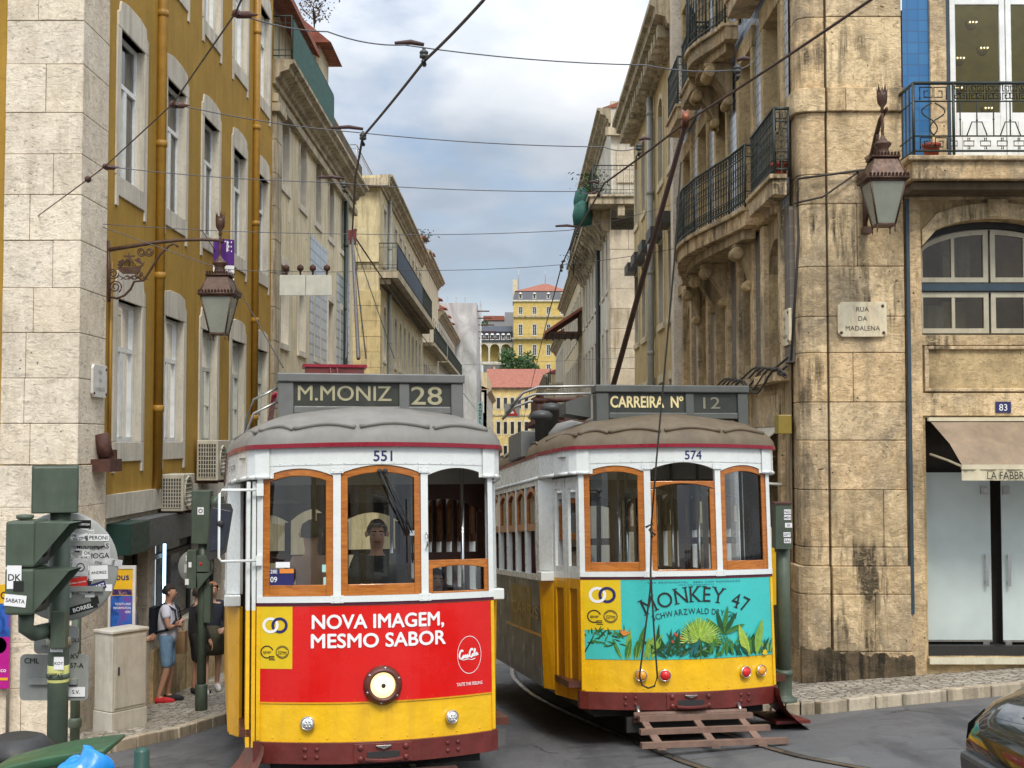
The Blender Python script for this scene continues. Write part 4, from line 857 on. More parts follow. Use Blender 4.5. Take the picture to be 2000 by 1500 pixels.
b = MB(M=M); b.box(q0.x-1, q1.x, -.3, 4, za(668), za(648), SLATE); b.prism([(-.5, za(648)), (1.5, za(636)), (5, za(636)), (5, za(648))], q0.x-1, q1.x, SLATE, 'x')
for i in range(6):
    x = q0.x+.3+1.4*i; b.box(x, x+1.05, -.36, -.301, za(664), za(655), WPRINT); b.lathe([(.525, -.36), (.525, -.301)], WPRINT, 12, (x+.525, 0, za(655)), 'y'); b.box(x+.12, x+.48, -.38, -.361, za(663), za(654), DGLASS); b.box(x+.57, x+.93, -.38, -.361, za(663), za(654), DGLASS)
b.build('glazed_gallery', r)
Yg = 350; g0 = PY(944, 640, Yg); g1 = PY(1004, 617, Yg)
r = thing('grey_house', 'grey house with red tiled roof behind the arcade', 'building', ((g0.x+g1.x)/2, Yg, 18)); b = MB(); b.box(g0.x, g1.x, Yg, Yg+10, 18, g1.z-1.2, paint('grey_render', (.28, .28, .29), .9)); b.box(g0.x+4.2, g0.x+5.8, Yg-.05, Yg-.01, g1.z-4.2, g1.z-3, WPRINT); b.build('wall', r); b = MB(); b.prism([(g0.x, g1.z-1.19), (g1.x-2.6, g1.z-1.19), (g1.x-2.6, g1.z), (g0.x, g1.z)], Yg-.3, Yg+9, TILE); b.prism([(g1.x-2.5, g1.z-1.19), (g1.x, g1.z-1.19), (g1.x, g1.z+1), (g1.x-2.5, g1.z+1)], Yg, Yg+9, paint('grey_render', (.28, .28, .29), .9)); b.build('roof', r)
# small houses at the bend
w0 = PY(947, 770, 230); w1 = PY(977, 716, 230)
r = thing('gabled_house', 'small white gabled house with orange roof below the hill tree', 'building', ((w0.x+w1.x)/2, 230, -3)); b = MB(); b.prism([(w0.x, -4), (w1.x, -4), (w1.x, w1.z-2.6), (w1.x-1.1, w1.z+.2), (w0.x, w1.z-2)], 230, 240, OFFW); b.build('wall', r); b = MB(); b.add([(w0.x-.3, 229.6, w1.z-2.0), (w1.x-1.1, 229.6, w1.z+.35), (w1.x-1.1, 240, w1.z+.35), (w0.x-.3, 240, w1.z-2.0), (w0.x-.3, 229.6, w1.z-2.2), (w1.x-1.1, 229.6, w1.z+.15), (w1.x-1.1, 240, w1.z+.15), (w0.x-.3, 240, w1.z-2.2)], [(0, 1, 2, 3), (4, 5, 6, 7), (0, 1, 5, 4), (0, 3, 7, 4)], TILE); b.build('roof', r)
h0 = PY(930, 800, 150)
r, M, cs = block('narrow_house', 'narrow yellow house with small balconies beside the long pale house', -4.9, -3.2, 150, 30, -4, 11, CREAM2, 1, [(6.5, 8.5, 0), (2.5, 4.5, 0)], .8)
r2b, M2b, U2b, cs2 = terrace('far_terrace_house', 'pale house row past the scaffold wrap on the left', 'L', -3.2, 150, 192, 9.0, OFFW, [(5, 7, 0), (1, 3, 0)], 3.2)
# tree on the hill
def leafmat(nm, a, c):
    m, t, b = newmat(nm); g = nd(t, 'ShaderNodeNewGeometry').outputs['Random Per Island']
    t.links.new(mixc(t, g, a, c), b.inputs['Base Color']); b.inputs['Roughness'].default_value = .6; return m
LEAF = leafmat('leaf_green', (.02, .055, .014), (.06, .13, .03)); BARK = paint('bark', (.07, .05, .035), .9)
def tree(nm, label, c, R_, h, n, leaf=.3, mat=LEAF, zb=0):
    r = thing(nm, label, 'tree', c)
    b = MB(); b.tube([(c[0], c[1], c[2]), (c[0]+.2, c[1], c[2]+h*.35), (c[0], c[1], c[2]+h*.6)], [R_*.09, R_*.06, R_*.03], BARK, 8)
    for i in range(6): a = i*1.05; b.tube([(c[0]+.1, c[1], c[2]+h*.3+.1*i), (c[0]+R_*.5*cos(a), c[1]+R_*.5*sin(a), c[2]+h*(.6+.05*(i % 3)))], [R_*.04, R_*.01], BARK, 5)
    b.build('trunk', r); k = MB(); rnd = random.Random(3)
    cl = [(rnd.uniform(-.75, .75)*R_, rnd.uniform(-.6, .6)*R_, h*rnd.uniform(.35, .95), R_*rnd.uniform(.22, .42)) for _ in range(26)]
    for i in range(n):
        x, y, z, s = cl[i % len(cl)]; d = Vector((rnd.gauss(0, 1), rnd.gauss(0, 1), rnd.gauss(0, .8))).normalized()*s*rnd.uniform(.55, 1.08)
        p = Vector((c[0]+x, c[1]+y, c[2]+z))+d; u = Vector((rnd.gauss(0, 1), rnd.gauss(0, 1), rnd.gauss(0, 1))).normalized(); v = u.cross(Vector((rnd.gauss(0, 1), rnd.gauss(0, 1), .3))).normalized(); l = leaf*rnd.uniform(.6, 1.4)
        k.add([p-u*l, p+v*l*.45, p+u*l, p-v*l*.45], [(0, 1, 2, 3)], mat)
    k.build('crown', r, recalc=False); return r
tc_ = PY(1008, 735, 262)
tree('hill_tree', 'dark green leafy tree on the hillside below the yellow mansion', (tc_.x, 262, hillz(0, 262)-.3), 4.8, PY(1008, 688, 262).z-hillz(0, 262)+.6, 5200, .3)
tc2 = PY(937, 620, 345); tree('hill_tree', 'small dark tree behind the wrapped building', (tc2.x, 345, 19), 2.6, tc2.z-18.5, 1600, .3)
# ================================================================== street behind the camera, seen in the windows
BB = thing('facing_building', 'ochre building with white windows behind the viewer', 'building', (0, -14, 1))
MBk = Matrix.Translation((0, -14, 0)) @ Matrix.Rotation(pi, 4, 'Z')
b = MB(M=MBk); hb = [(-9.5+3*i, -8.2+3*i, a, a+2.1) for i in range(7) for a in (3.2, 6.4)]; wall(b, -12, 12, -2, 9.2, hb, BEIGE, .2, LIME2); b.quad((-12, 0, 9.2), (12, 0, 9.2), (12, 8, 9.2), (-12, 8, 9.2), TILE); b.build('wall', BB)
for h in hb: window(BB, MBk, h[0], h[1], h[2], h[3], 'case', .15, WHITE, DGLASS, .66, 'flat')
# ================================================================== TRAMS
BX, BD = .978, .315
def bow(x): return BD*(abs(x)/BX)**1.9
FM = lambda x, y, z: (x, bow(x)+y, z)
LEN = 8.4
LED = paint('clear_lamp_lens', (.75, .78, .8), .12, .3, var=.3, scale=60); AMB = paint('amber_lens', (.75, .3, .02), .25, var=.25, scale=70); REDL = paint('red_lens', (.65, .02, .02), .2, var=.2, scale=70)
RUSTP = paint('faded_maroon_wood', (.19, .115, .085), .6, var=.25, scale=7, dirt=.3)
BADGE_Y = paint('badge_yellow', (.72, .50, .01), .4, var=.04)
CEIL = paint('cabin_ceiling', (.45, .42, .36), .7); SKG = paint('tram_side_grey', (.11, .115, .10), .35, var=.3, scale=2, dirt=.45, dirtcol=(.05, .045, .04))
def outline(hw, ov, y0=0, n=9):
    """plan of the roof edge, front half then mirrored to the rear"""
    P = []
    for i in range(-n, n+1): x = (BX+ov*.6)*i/n; P.append((x, bow(min(BX, abs(x)))-ov+y0))
    q = [(BX+ov*.6+.06, BD-ov+.10), (BX+ov+.12, .72), (hw, 1.25)]
    P = P+q; L = P+[(x, LEN-y) for x, y in P[::-1]]
    left = [(-x, y) for x, y in q[::-1]]
    return [(-x, LEN-y) for x, y in q] [::1] and ([p for p in L] + [(-x, LEN-y) for x, y in q] + left)
def rings(b, mat, O, zg, h, n=10, fr=1.0, t0=0, t1=.985):
    V = []
    for k in range(n+1):
        a = (t0+(t1-t0)*k/n)*pi/2
        for x, y in O:
            c = cos(a); V.append((x*c, LEN/2+(y-LEN/2)*(1-fr*(1-c)/(LEN/2)), zg+h*sin(a)))
    m = len(O); F = [(k*m+i, k*m+(i+1) % m, (k+1)*m+(i+1) % m, (k+1)*m+i) for k in range(n) for i in range(m)]
    b.add(V, F, mat, True)
def band(b, O, z0, z1, mat, th=.03):
    m = len(O); V = [(x, y, z) for z in (z0, z1) for x, y in O]+[(x*.97, y+(.03 if y < LEN/2 else -.03), z) for z in (z0, z1) for x, y in O]
    F = [(i, (i+1) % m, m+(i+1) % m, m+i) for i in range(m)]+[(2*m+i, 2*m+(i+1) % m, 3*m+(i+1) % m, 3*m+i) for i in range(m)]+[(i, (i+1) % m, 2*m+(i+1) % m, 2*m+i) for i in range(m)]+[(m+i, m+(i+1) % m, 3*m+(i+1) % m, 3*m+i) for i in range(m)]
    b.add(V, F, mat)
def disc_pts(cx, cz, r, n=20, sx=1): return [(cx+r*sx*cos(2*pi*i/n), cz+r*sin(2*pi*i/n)) for i in range(n)]
def ringflat(b, cx, cz, r0, r1, y, mat, n=24, a0=0, a1=2*pi, sx=1):
    V = []
    for i in range(n+1):
        a = a0+(a1-a0)*i/n; V += [(cx+r0*sx*cos(a), y, cz+r0*sin(a)), (cx+r1*sx*cos(a), y, cz+r1*sin(a))]
    b.add(V, [(2*i, 2*i+1, 2*i+3, 2*i+2) for i in range(n)], mat)
def badge(b, x0, x1, z0, z1, y):
    b.box(x0, x1, y, .0, z0, z1, BADGE_Y, 4); w_ = x1-x0; cx = (x0+x1)/2; h = z1-z0; R_ = w_*.235
    cz = z1-h*.30; ringflat(b, cx-R_*.55, cz, R_*.66, R_, y-.003, WPRINT, 28); ringflat(b, cx+R_*.55, cz, R_*.66, R_, y-.0036, NAVY, 28)
    ringflat(b, cx-R_*.55, cz, R_*.66, R_, y-.0042, WPRINT, 10, -1.2, .6)
    cz = z0+h*.27; r = w_*.19
    ringflat(b, cx-w_*.23, cz, r*.82, r, y-.003, BLKP, 20, .3, 5.2); b.text('apcer', r*.5, cx-w_*.23, cz-r*.2, y-.004, BLKP, .01, .8, shear=.2)
    for i in range(3): b.box(cx-w_*.17, cx-.005+w_*.02*(i == 2), y-.003, y-.001, cz-r*.75-r*.25*i, cz-r*.62-r*.25*i, BLKP)
    ringflat(b, cx+w_*.21, cz, r*.72, r, y-.003, BLKP, 24); b.box(cx+w_*.21-r*.8, cx+w_*.21+r*.8, y-.004, y-.0035, cz-r*.3, cz+r*.3, BADGE_Y); b.text('IQNet', r*.42, cx+w_*.21, cz-r*.2, y-.0055, BLKP, .012, .9)
    ringflat(b, cx+w_*.21, cz, r*.83, r*.88, y-.0036, BADGE_Y, 24)
def rivets(b, pts, y, r, mat):
    for x, z in pts: b.lathe([(r, 0), (r*.8, -r*.5), (.001, -r*.7)], mat, 7, (x, y, z), 'y')
def stroke(b, pts, w_, y, mat):
    """flat brush stroke with width varying along it"""
    P = [Vector((p[0], p[1])) for p in curve_pts(pts, len(pts)*5)]; n = len(P); V = []
    for i, p in enumerate(P):
        d = (P[min(n-1, i+1)]-P[max(0, i-1)]); d = d.normalized() if d.length > 0 else Vector((1, 0)); q = Vector((-d.y, d.x))
        ww = w_*(.45+.55*abs(sin(atan2(d.y, d.x)+.5)))
        V += [(p.x+q.x*ww, y, p.y+q.y*ww), (p.x-q.x*ww, y, p.y-q.y*ww)]
    b.add(V, [(2*i, 2*i+1, 2*i+3, 2*i+2) for i in range(n-1)], mat)
def leafshape(b, x, z, L, w_, ang, y, mat, vein=None, clipx=None, n=8, zmin=None):
    d = (sin(ang), cos(ang)); q = (d[1], -d[0]); A = []; B_ = []
    for i in range(n+1):
        t = i/n; ww = w_*sin(pi*min(1, t*1.02))**.8*(1-.25*t); cx = x+d[0]*L*t+q[0]*L*.12*t*t; cz = z+d[1]*L*t+q[1]*L*.12*t*t
        A.append((cx+q[0]*ww, cz+q[1]*ww)); B_.append((cx-q[0]*ww, cz-q[1]*ww))
    pl = A+B_[::-1]
    if clipx: pl = [(min(clipx, p[0]), p[1]) for p in pl]
    if zmin is not None: pl = [(p[0], max(zmin, p[1])) for p in pl]
    b.flat(pl, y, mat)
    if vein: b.flat([(x-.003, z), (x+d[0]*L*.95+q[0]*L*.11, z+d[1]*L*.95+q[1]*L*.11), (x+.003, z)], y-.0006, vein)
LF = [paint('print_green_%s' % n, c, .35, var=.25, scale=25) for n, c in (('dark', (.015, .07, .02)), ('mid', (.05, .17, .03)), ('light', (.2, .36, .05)), ('lime', (.33, .46, .06)), ('teal', (.02, .13, .12)))]
PINK = paint('print_red', (.55, .06, .04), .35); ORNG = paint('print_orange', (.75, .25, .04), .35)
for_ = 0
SERIF = {'M': [(.08, 0), (.92, 0), (.05, 1), (.95, 1)], 'N': [(.1, 0), (.1, 1), (.9, 1)], 'K': [(.12, 0), (.12, 1), (.9, 0), (.85, 1)], 'E': [(.12, 0), (.12, 1)], 'Y': [(.5, 0), (.05, 1), (.95, 1)], '4': [(.68, 0)], '7': [], 'O': []}
def arc_text(b, s, h, cx, cz, R_, y, mat, sp, bold=0, serif=False, sx=1.0):
    ws = []
    for ch in s:
        if ch == ' ': ws.append((.35, None)); continue
        V, F = text_geo(ch, bold, 'LEFT', 0, 1); xs_ = [p[0] for p in V]; ws.append((max(xs_)-min(xs_), (V, F, min(xs_))))
    tot = sum(w_*h*sx+sp*h for w_, _ in ws)-sp*h; u = -tot/2
    for ch, (w_, g) in zip(s, ws):
        if g:
            V, F, x0 = g; P = []
            def put(px, pz):
                a = (u+w_*h*sx/2)/R_; lx = (px-x0-w_/2)*h*sx; lz = pz*h
                return (cx+(R_+lz)*sin(a)+lx*cos(a), y, cz+(R_+lz)*cos(a)-lx*sin(a)-R_)
            b.add([put(*p) for p in V], F, mat)
            if serif:
                for sx_, top in SERIF.get(ch, []):
                    X_ = x0+w_*sx_; Zt = 0 if not top else .94
                    b.add([put(X_-.17, Zt), put(X_+.17, Zt), put(X_+.17, Zt+.055), put(X_-.17, Zt+.055)], [(0, 1, 2, 3)], mat)
        u += w_*h*sx+sp*h
def make_tram(label, X, Y, psi, z0, pitch, kind):
    M = Matrix.Translation((X, Y, z0)) @ Matrix.Rotation(psi, 4, 'Z') @ Matrix.Rotation(-pitch, 4, 'X')
    T = thing('tram', label, 'tram', M=M)
    B = lambda map=None: MB(map)
    def done(b, nm, par=None, bevel=0): return b.build(nm, par or T, bevel, M)
    red = kind == 551; ROOFM = ROOFG if red else ROOFB
    # --- front body panel with its advertisement
    b = B(FM); b.box(-BX, BX, 0, .04, .47, 1.54, TYEL, 24); b.box(-BX, BX, -.012, -.001, 1.535, 1.56, PURPLE, 24)
    for x in (-BX, BX-.03): b.box(x, x+.03, -.014, -.001, .48, 1.53, TYEL, 1)
    for i in range(9): rivets(b, [(-.85+.21*i, .80), (-.85+.21*i, .50)], -.001, .007, TYEL)
    done(b, 'front_panel')
    b = B(FM)
    if red:
        P_ = [(-.94, .775), (.94, .775), (.94, 1.53), (-.94, 1.53)]
        b.box(-.968, .945, -.006, -.001, .78, 1.53, TRED, 24); b.box(-BX, BX, -.009, -.001, .768, .779, TYEL2, 24); badge(b, -.968, -.70, 1.04, 1.53, -.009)
        g = lambda x, z: (x, z)
        b.text('NOVA IMAGEM,', .112, -.02, 1.355, -.012, WPRINT, .034, fit=1.06); b.text('MESMO SABOR', .112, -.02, 1.205, -.012, WPRINT, .034, fit=1.08)
        ringflat(b, .74, 1.10, .148, .153, -.010, WPRINT, 40, sx=.72); b.text('TASTE THE FEELING', .026, .74, .855, -.010, WPRINT, .015, fit=.235)
        k = lambda P, s=.0062: stroke(b, [(.74+(p[0]-5)*.0205, 1.10+(p[1]-2.2)*.0235) for p in P], s, -.011, WPRINT)
        k([(2.1, 3.4), (1.9, 3.9), (1.2, 3.6), (.6, 2.4), (.7, 1.3), (1.4, 1.0), (2.2, 1.6)], .008); k([(2.3, 1.9), (1.9, 1.5), (2.1, 1.1), (2.6, 1.5), (2.5, 2.1), (2.2, 2.0)]); k([(3.5, 2.2), (3.0, 2.0), (2.9, 1.4), (3.3, 1.3), (3.7, 1.8)]); k([(4.4, 2.3), (3.9, 2.1), (3.8, 1.5), (4.1, 1.3), (4.5, 2.2), (4.4, 1.5), (4.9, 1.6)])
        k([(6.3, 3.6), (6.4, 4.2), (5.7, 4.0), (5.1, 2.9), (5.2, 1.7), (5.8, 1.4), (6.4, 2.0)], .008); k([(6.5, 2.4), (6.2, 2.0), (6.4, 1.6), (6.8, 1.9), (6.7, 2.5), (6.5, 2.4)]); k([(7.0, 2.0), (7.6, 3.6), (7.5, 4.2), (7.2, 3.4), (7.2, 1.8), (7.6, 1.9)]); k([(8.5, 2.8), (8.0, 2.6), (7.9, 2.0), (8.2, 1.9), (8.6, 2.7), (8.5, 2.0), (9.0, 2.3)])
        k([(.7, 1.0), (2.4, .55), (4.2, .8), (6, .5), (7.6, .9)], .004)
    else:
        b.box(-.95, .945, -.006, -.001, .775, 1.53, TTEAL, 24); badge(b, -.95, -.62, 1.055, 1.53, -.009)
        arc_text(b, 'MONKEY 47', .15, .12, 1.315, 1.15, -.012, BLKP, .12, 0, True, .95); arc_text(b, 'SCHWARZWALD DRY GIN', .058, .09, 1.20, 1.5, -.012, BLKP, .12, 0, False, .85)
        b.text('SEJA RESPONSÁVEL   BEBA COM MODERAÇÃO', .016, .10, 1.495, -.010, NAVY, 0, spacing=1.3, fit=.95); b.text('WWW.BEBACOMCABECA.PT', .011, .10, 1.472, -.010, NAVY, spacing=1.3, fit=.36)
        rn = random.Random(5); Z0 = .78
        b.tube([(-.95, -.009, .84), (-.89, -.009, .95), (-.86, -.009, 1.02)], .006, LF[0], 4)
        for i in range(40): leafshape(b, -.93+rn.uniform(0, .34), .93+rn.uniform(-.02, .10), rn.uniform(.05, .1), .008, rn.uniform(-2, 2), -.008-.0004*(i % 9), LF[i % 2])
        for i, (x, L_, w_, a) in enumerate(((-.62, .22, .02, -.5), (-.55, .30, .03, -.1), (-.48, .33, .028, .12), (-.42, .27, .032, .35), (-.5, .18, .024, .0), (-.38, .2, .03, -.1), (-.58, .2, .03, .1), (-.35, .26, .03, .3))): leafshape(b, x, Z0, L_, w_, a, -.009-.0012*i, LF[2 if i % 2 else 1], LF[3], zmin=Z0)
        for a in (-.7, -.3, .1, .5, .9): leafshape(b, -.60, 1.0, .07, .008, a, -.02, ORNG)
        for i in range(30): leafshape(b, -.36+rn.uniform(0, .42), Z0+rn.uniform(0, .1), rn.uniform(.14, .26), .018, rn.uniform(-1.2, 1.2), -.010-.0005*i, LF[0 if i % 3 else 4], zmin=Z0)
        for x, z in ((-.1, .99), (-.14, .93), (-.05, .96)): leafshape(b, x, z, .06, .012, -.9, -.02, PINK)
        for i in range(30):
            a = -1.75+3.5*i/29; leafshape(b, .12, .95, .23, .013, a, -.021-.0003*(i % 3), LF[2 if i % 2 else 3]); 
        b.tube([(.12, -.02, Z0), (.12, -.02, .95)], .005, LF[3], 4)
        for i, a in enumerate((-1.0, -.45, .05, .5, 1.1)): leafshape(b, .38, 1.0, .25 if i != 2 else .28, .028, a, -.017-.001*i, LF[0] if i % 2 else LF[1])
        for s in (-1, 1):
            for i in range(14): leafshape(b, .48+.018*i*s, .87+.05*sin(i*.3), .11, .008, s*.5+.9*s*(i % 2)-.1, -.018-.0004*i, LF[1])
        for i in range(34): leafshape(b, .05+rn.uniform(0, .8), Z0+rn.uniform(0, .05), rn.uniform(.1, .2), .02, rn.uniform(-1, 1), -.012-.0005*i, LF[rn.choice((0, 0, 1, 4))], zmin=Z0)
        leafshape(b, .66, Z0, .33, .055, -.5, -.026, LF[3], LF[1], zmin=Z0); leafshape(b, .74, Z0, .36, .052, .12, -.028, LF[2], LF[3], zmin=Z0)
        for i in range(6): leafshape(b, .86+.012*i, Z0+.02, .14, .016, -.6+.25*i, -.022-.001*i, LF[4 if i % 2 else 2], clipx=.943, zmin=Z0)
        for a in range(7): leafshape(b, .84, .80, .035, .012, a*.9, -.03, BADGE_Y, zmin=Z0)
    done(b, 'advert_panel')
    # --- bumper
    b = B(lambda x, y, z: (x, bow(min(abs(x), 1.0))+y+max(0, abs(x)-.96)*.6, z)); b.box(-1.0, 1.0, -.035, .06, .305, .47, MAROON, 28)
    for cx in (-.56, .58): rivets(b, [(cx-.045, .36), (cx+.045, .36), (cx-.045, .42), (cx+.045, .42)], -.036, .02, MAROON)
    b.box(-.23, .23, -.05, -.036, .315, .46, MAROON, 6) ; rivets(b, [(-.18, .345), (.18, .345), (-.18, .43), (.18, .43)], -.052, .026, MAROON)
    b.ribbon(-.13, .13, lambda x: .345+.0*x, lambda x: .40-.25*x*x, -.056, -.051, RUBBER, 8); b.ribbon(-.15, .15, lambda x: .325+.5*x*x, lambda x: .345+.5*x*x, -.11, -.05, MAROON, 8); b.ribbon(-.06, .06, lambda x: .415+.4*abs(x), lambda x: .447, -.075, -.05, STEEL, 4)
    done(b, 'bumper', bevel=.006)
    # --- lamps
    def lamp(nm, x, z, r, lens, body=CHROME, lab=None):
        bb = B(FM); bb.lathe([(r*1.15, .0), (r*1.2, -.02), (r*1.12, -.05), (r*.98, -.055), (r*.95, -.04)], body, 18, (x, 0, z), 'y'); o = done(bb, nm)
        c = B(FM); c.lathe([(r*.96, -.04), (r*.9, -.056), (r*.6, -.068), (.001, -.074)], lens, 18, (x, 0, z), 'y')
        if lens is LED:
            for i in range(7): a = i*pi/3; rr = 0 if i == 6 else r*.5; c.lathe([(r*.22, -.06), (r*.15, -.08), (.001, -.084)], CHROME, 8, (x+rr*cos(a), 0, z+rr*sin(a)), 'y')
        done(c, 'lens', o)
        if lab: o['label'] = lab
    if red:
        bb = B(FM); bb.lathe([(.15, .0), (.155, -.03), (.14, -.05), (.13, -.075), (.105, -.08), (.10, -.05), (.098, -.02)], paint('brown_lamp_ring', (.10, .028, .018), .4), 28, (.0, 0, .905), 'y')
        for i in range(6): a = i*pi/3+.4; bb.lathe([(.014, -.05), (.012, -.07), (.001, -.073)], STEEL, 6, (.0+.135*cos(a), 0, .905+.135*sin(a)), 'y')
        o = done(bb, 'headlight'); c = B(FM); c.lathe([(.099, -.03), (.085, -.055), (.05, -.068), (.001, -.072)], glow('headlight_glow', (1, .77, .33), 1.25), 24, (.0, 0, .905), 'y'); c.lathe([(.02, -.072), (.016, -.082), (.001, -.083)], RUBBER, 10, (.0, 0, .905), 'y'); done(c, 'lens', o)
        lamp('marker_light', -.585, .62, .048, LED); lamp('marker_light', .575, .62, .048, LED)
    else:
        for x, l in ((-.46, AMB), (-.24, REDL), (.60, REDL), (.79, AMB)): lamp('tail_light', x, .63, .05, l)
    # --- white window surround: sill, posts, letterboard with arched heads
    edges = [(-.932, -.385), (-.325, .325), (.385, .932)]; WT, WA = 2.57, .065
    arch = lambda u0, u1, o=0: (lambda x: WT-o+WA*(1-((x-(u0+u1)/2)/((u1-u0)/2))**2)+(.02 if u0 < 0 < u1 else 0))
    b = B(FM); b.box(-BX, BX, -.022, .05, 1.56, 1.61, TWHITE, 24)
    for x in (-.355, .355): b.box(x-.03, x+.03, -.012, .05, 1.61, 2.58, TWHITE)
    for x in (-.955, .955): b.box(x-.023, x+.023, -.012, .05, 1.61, 2.58, TWHITE)
    for u0, u1 in edges: b.ribbon(u0, u1, arch(u0, u1), 2.66, -.010, .05, TWHITE, 12)
    for x0, x1 in ((-BX, -.932), (-.385, -.325), (.325, .385), (.932, BX)): b.box(x0, x1, -.010, .05, 2.58, 2.66, TWHITE)
    b.box(-BX, BX, -.016, .05, 2.66, 2.80, TWHITE, 24); b.text(str(kind), .088, .02 if red else .10, 2.685, -.018, NAVY, .02)
    for x in (-.355, .355):
        for z in (1.585, 2.62): b.box(x-.05, x+.05, -.026, -.02, z-.03, z+.03, TWHITE); rivets(b, [(x-.03, z-.015), (x+.03, z-.015), (x-.03, z+.015), (x+.03, z+.015)], -.026, .006, TWHITE)
    rivets(b, [(-.9+.1*i, 2.672) for i in range(19)], -.016, .006, TWHITE)
    done(b, 'front_frame')
    # --- wooden windows
    modes = ['full', 'full', 'low'] if red else ['full', 'drop', 'full']
    for (u0, u1), md in zip(edges, modes):
        b = B(FM); t = .055
        if md == 'full':
            A = arch(u0, u1); b.box(u0, u0+t, .002, .045, 1.61, 2.57, WOOD); b.box(u1-t, u1, .002, .045, 1.61, 2.57, WOOD); b.box(u0+t, u1-t, .003, .044, 1.61, 1.70, WOOD, 6); b.ribbon(u0, u1, lambda x: A(x)-.06, A, .001, .046, WOOD, 12); z1 = 2.58
        elif md == 'drop':
            b.box(u0, u0+t, .004, .047, 1.61, 2.40, WOOD); b.box(u1-t, u1, .004, .047, 1.61, 2.40, WOOD); b.ribbon(u0, u1, lambda x: 2.40+.05*(1-((x-(u0+u1)/2)/((u1-u0)/2))**2)-.0, lambda x: 2.475, .003, .048, WOOD, 12); b.box(u0+t, u1-t, .006, .04, 1.61, 1.625, WOOD, 6); z1 = 2.44
        else:
            b.box(u0, u0+.04, .004, .047, 1.61, 1.84, WOOD); b.box(u1-.04, u1, .004, .047, 1.61, 1.84, WOOD); b.ribbon(u0, u1, lambda x: 1.80+.03*(1-((x-(u0+u1)/2)/((u1-u0)/2))**2), lambda x: 1.88, .003, .048, WOOD, 12); b.box(u0+.04, u1-.04, .006, .04, 1.61, 1.625, WOOD, 4); z1 = 1.84
        o = done(b, 'front_window', bevel=.005); p = B(FM); p.ribbon(u0+.02, u1-.02, 1.62, (lambda x: arch(u0, u1, .02)(x)) if md == 'full' else z1, .024, .027, TGLASS, 10); done(p, 'pane', o)
    # --- roof
    O = outline(1.22, .055); b = B(); rings(b, ROOFM, O, 2.83, .40, 12, 1.15)
    m = len(O); V = [(x, y, 2.83) for x, y in O]; 
    for k, (n0, n1, t0) in enumerate(((-1.01, -.73, .19), (-.72, -.22, .2), (-.18, .43, .21), (.47, .99, .2), (-1.18, -1.03, .17))):
        pts = []
        for i in range(13):
            q = i/12; x = n0+(n1-n0)*q; t = t0+.06*sin(pi*q) ; a = t*pi/2; c = cos(a); xx = max(-1.03, min(1.03, x)); y = bow(min(abs(xx), BX))-.055 if abs(x) <= 1.03 else .3+(abs(x)-1.03)*5
            pts.append((x*c, LEN/2+(y-LEN/2)*(1-1.15*(1-c)/(LEN/2)), 2.83+.40*sin(a)+.008))
        b.tube(pts, .022, ROOFM, 6)
    for sgn in (-1, 1):      # rain strips down the sides
        for i in range(5):
            pts = []
            for j in range(9):
                q = j/8; t = .16+.08*sin(pi*q); a = t*pi/2; pts.append((sgn*1.22*cos(a), 1.4+1.15*i+1.05*q, 2.83+.40*sin(a)+.008))
            b.tube(pts, .015, ROOFM, 5)
    if not red:
        b.lathe([(.26, 0), (.25, .08), (.16, .18), (.001, .22)], ROOFG, 16, (-.80, 1.45, 2.98)); b.lathe([(.22, 0), (.2, .08), (.12, .15), (.001, .18)], ROOFB, 14, (-.58, 1.1, 3.02))
    done(b, 'roof')
    b = B(); O2 = outline(1.215, .062); band(b, O2, 2.80, 2.835, REDSTRIP); done(b, 'gutter_strip')
    b = B(); O3 = outline(1.20, .03); m = len(O3)
    # letterboard along the sides (and round the rear)
    idx = [i for i, (x, y) in enumerate(O3) if y > BD-.05 and not (abs(x) < BX-.02 and y < 1)]
    for i in range(m):
        a_, c_ = O3[i], O3[(i+1) % m]
        if max(abs(a_[0]), abs(c_[0])) < BX+.01 and a_[1] < 1.0 and c_[1] < 1: continue
        zlow = 2.56
        b.add([(*a_, zlow), (*c_, zlow), (*c_, 2.80), (*a_, 2.80), (a_[0]*.96, a_[1], zlow), (c_[0]*.96, c_[1], zlow), (c_[0]*.96, c_[1], 2.80), (a_[0]*.96, a_[1], 2.80)], [(0, 1, 2, 3), (4, 5, 6, 7), (0, 1, 5, 4)], TWHITE)
        b.tube([(*a_, zlow+.01), (*c_, zlow+.01)], .018, TWHITE, 6)
    if red:
        for i, ch in enumerate('ENTRADA'):
            q = i/6; p0 = Vector((-1.19, 1.12)); p1 = Vector((-1.09, .66)); p = p0+(p1-p0)*(.1+.8*q); V, F = text_geo(ch, .006, 'CENTER', 0, 1); d = (p1-p0).normalized()
            b.add([(p.x+d.x*a*.052-.012, p.y+d.y*a*.052-.004, 2.66+z*.052) for a, z in V], F, BLKP)
    done(b, 'letterboard')
    # --- destination box
    yb, w_ = (.62, .80) if red else (.55, .80); GP = GREYP if red else paint('dark_green_grey', (.075, .08, .072), .5, var=.15, dirt=.3)
    xo = .0 if red else .075
    b = B(); X0, X1 = xo-w_, xo+w_; zt_, zb_ = (3.475, 3.215)
    b.box(X0-.01, X1+.01, yb-.02, yb+.20, zt_-.075, zt_, GP, 1); b.box(X0, X0+.13, yb, yb+.17, 2.95, zt_-.076, GP); b.box(X1-.11, X1, yb, yb+.17, 2.95, zt_-.076, GP); xm = X1-.52 if red else X1-.62
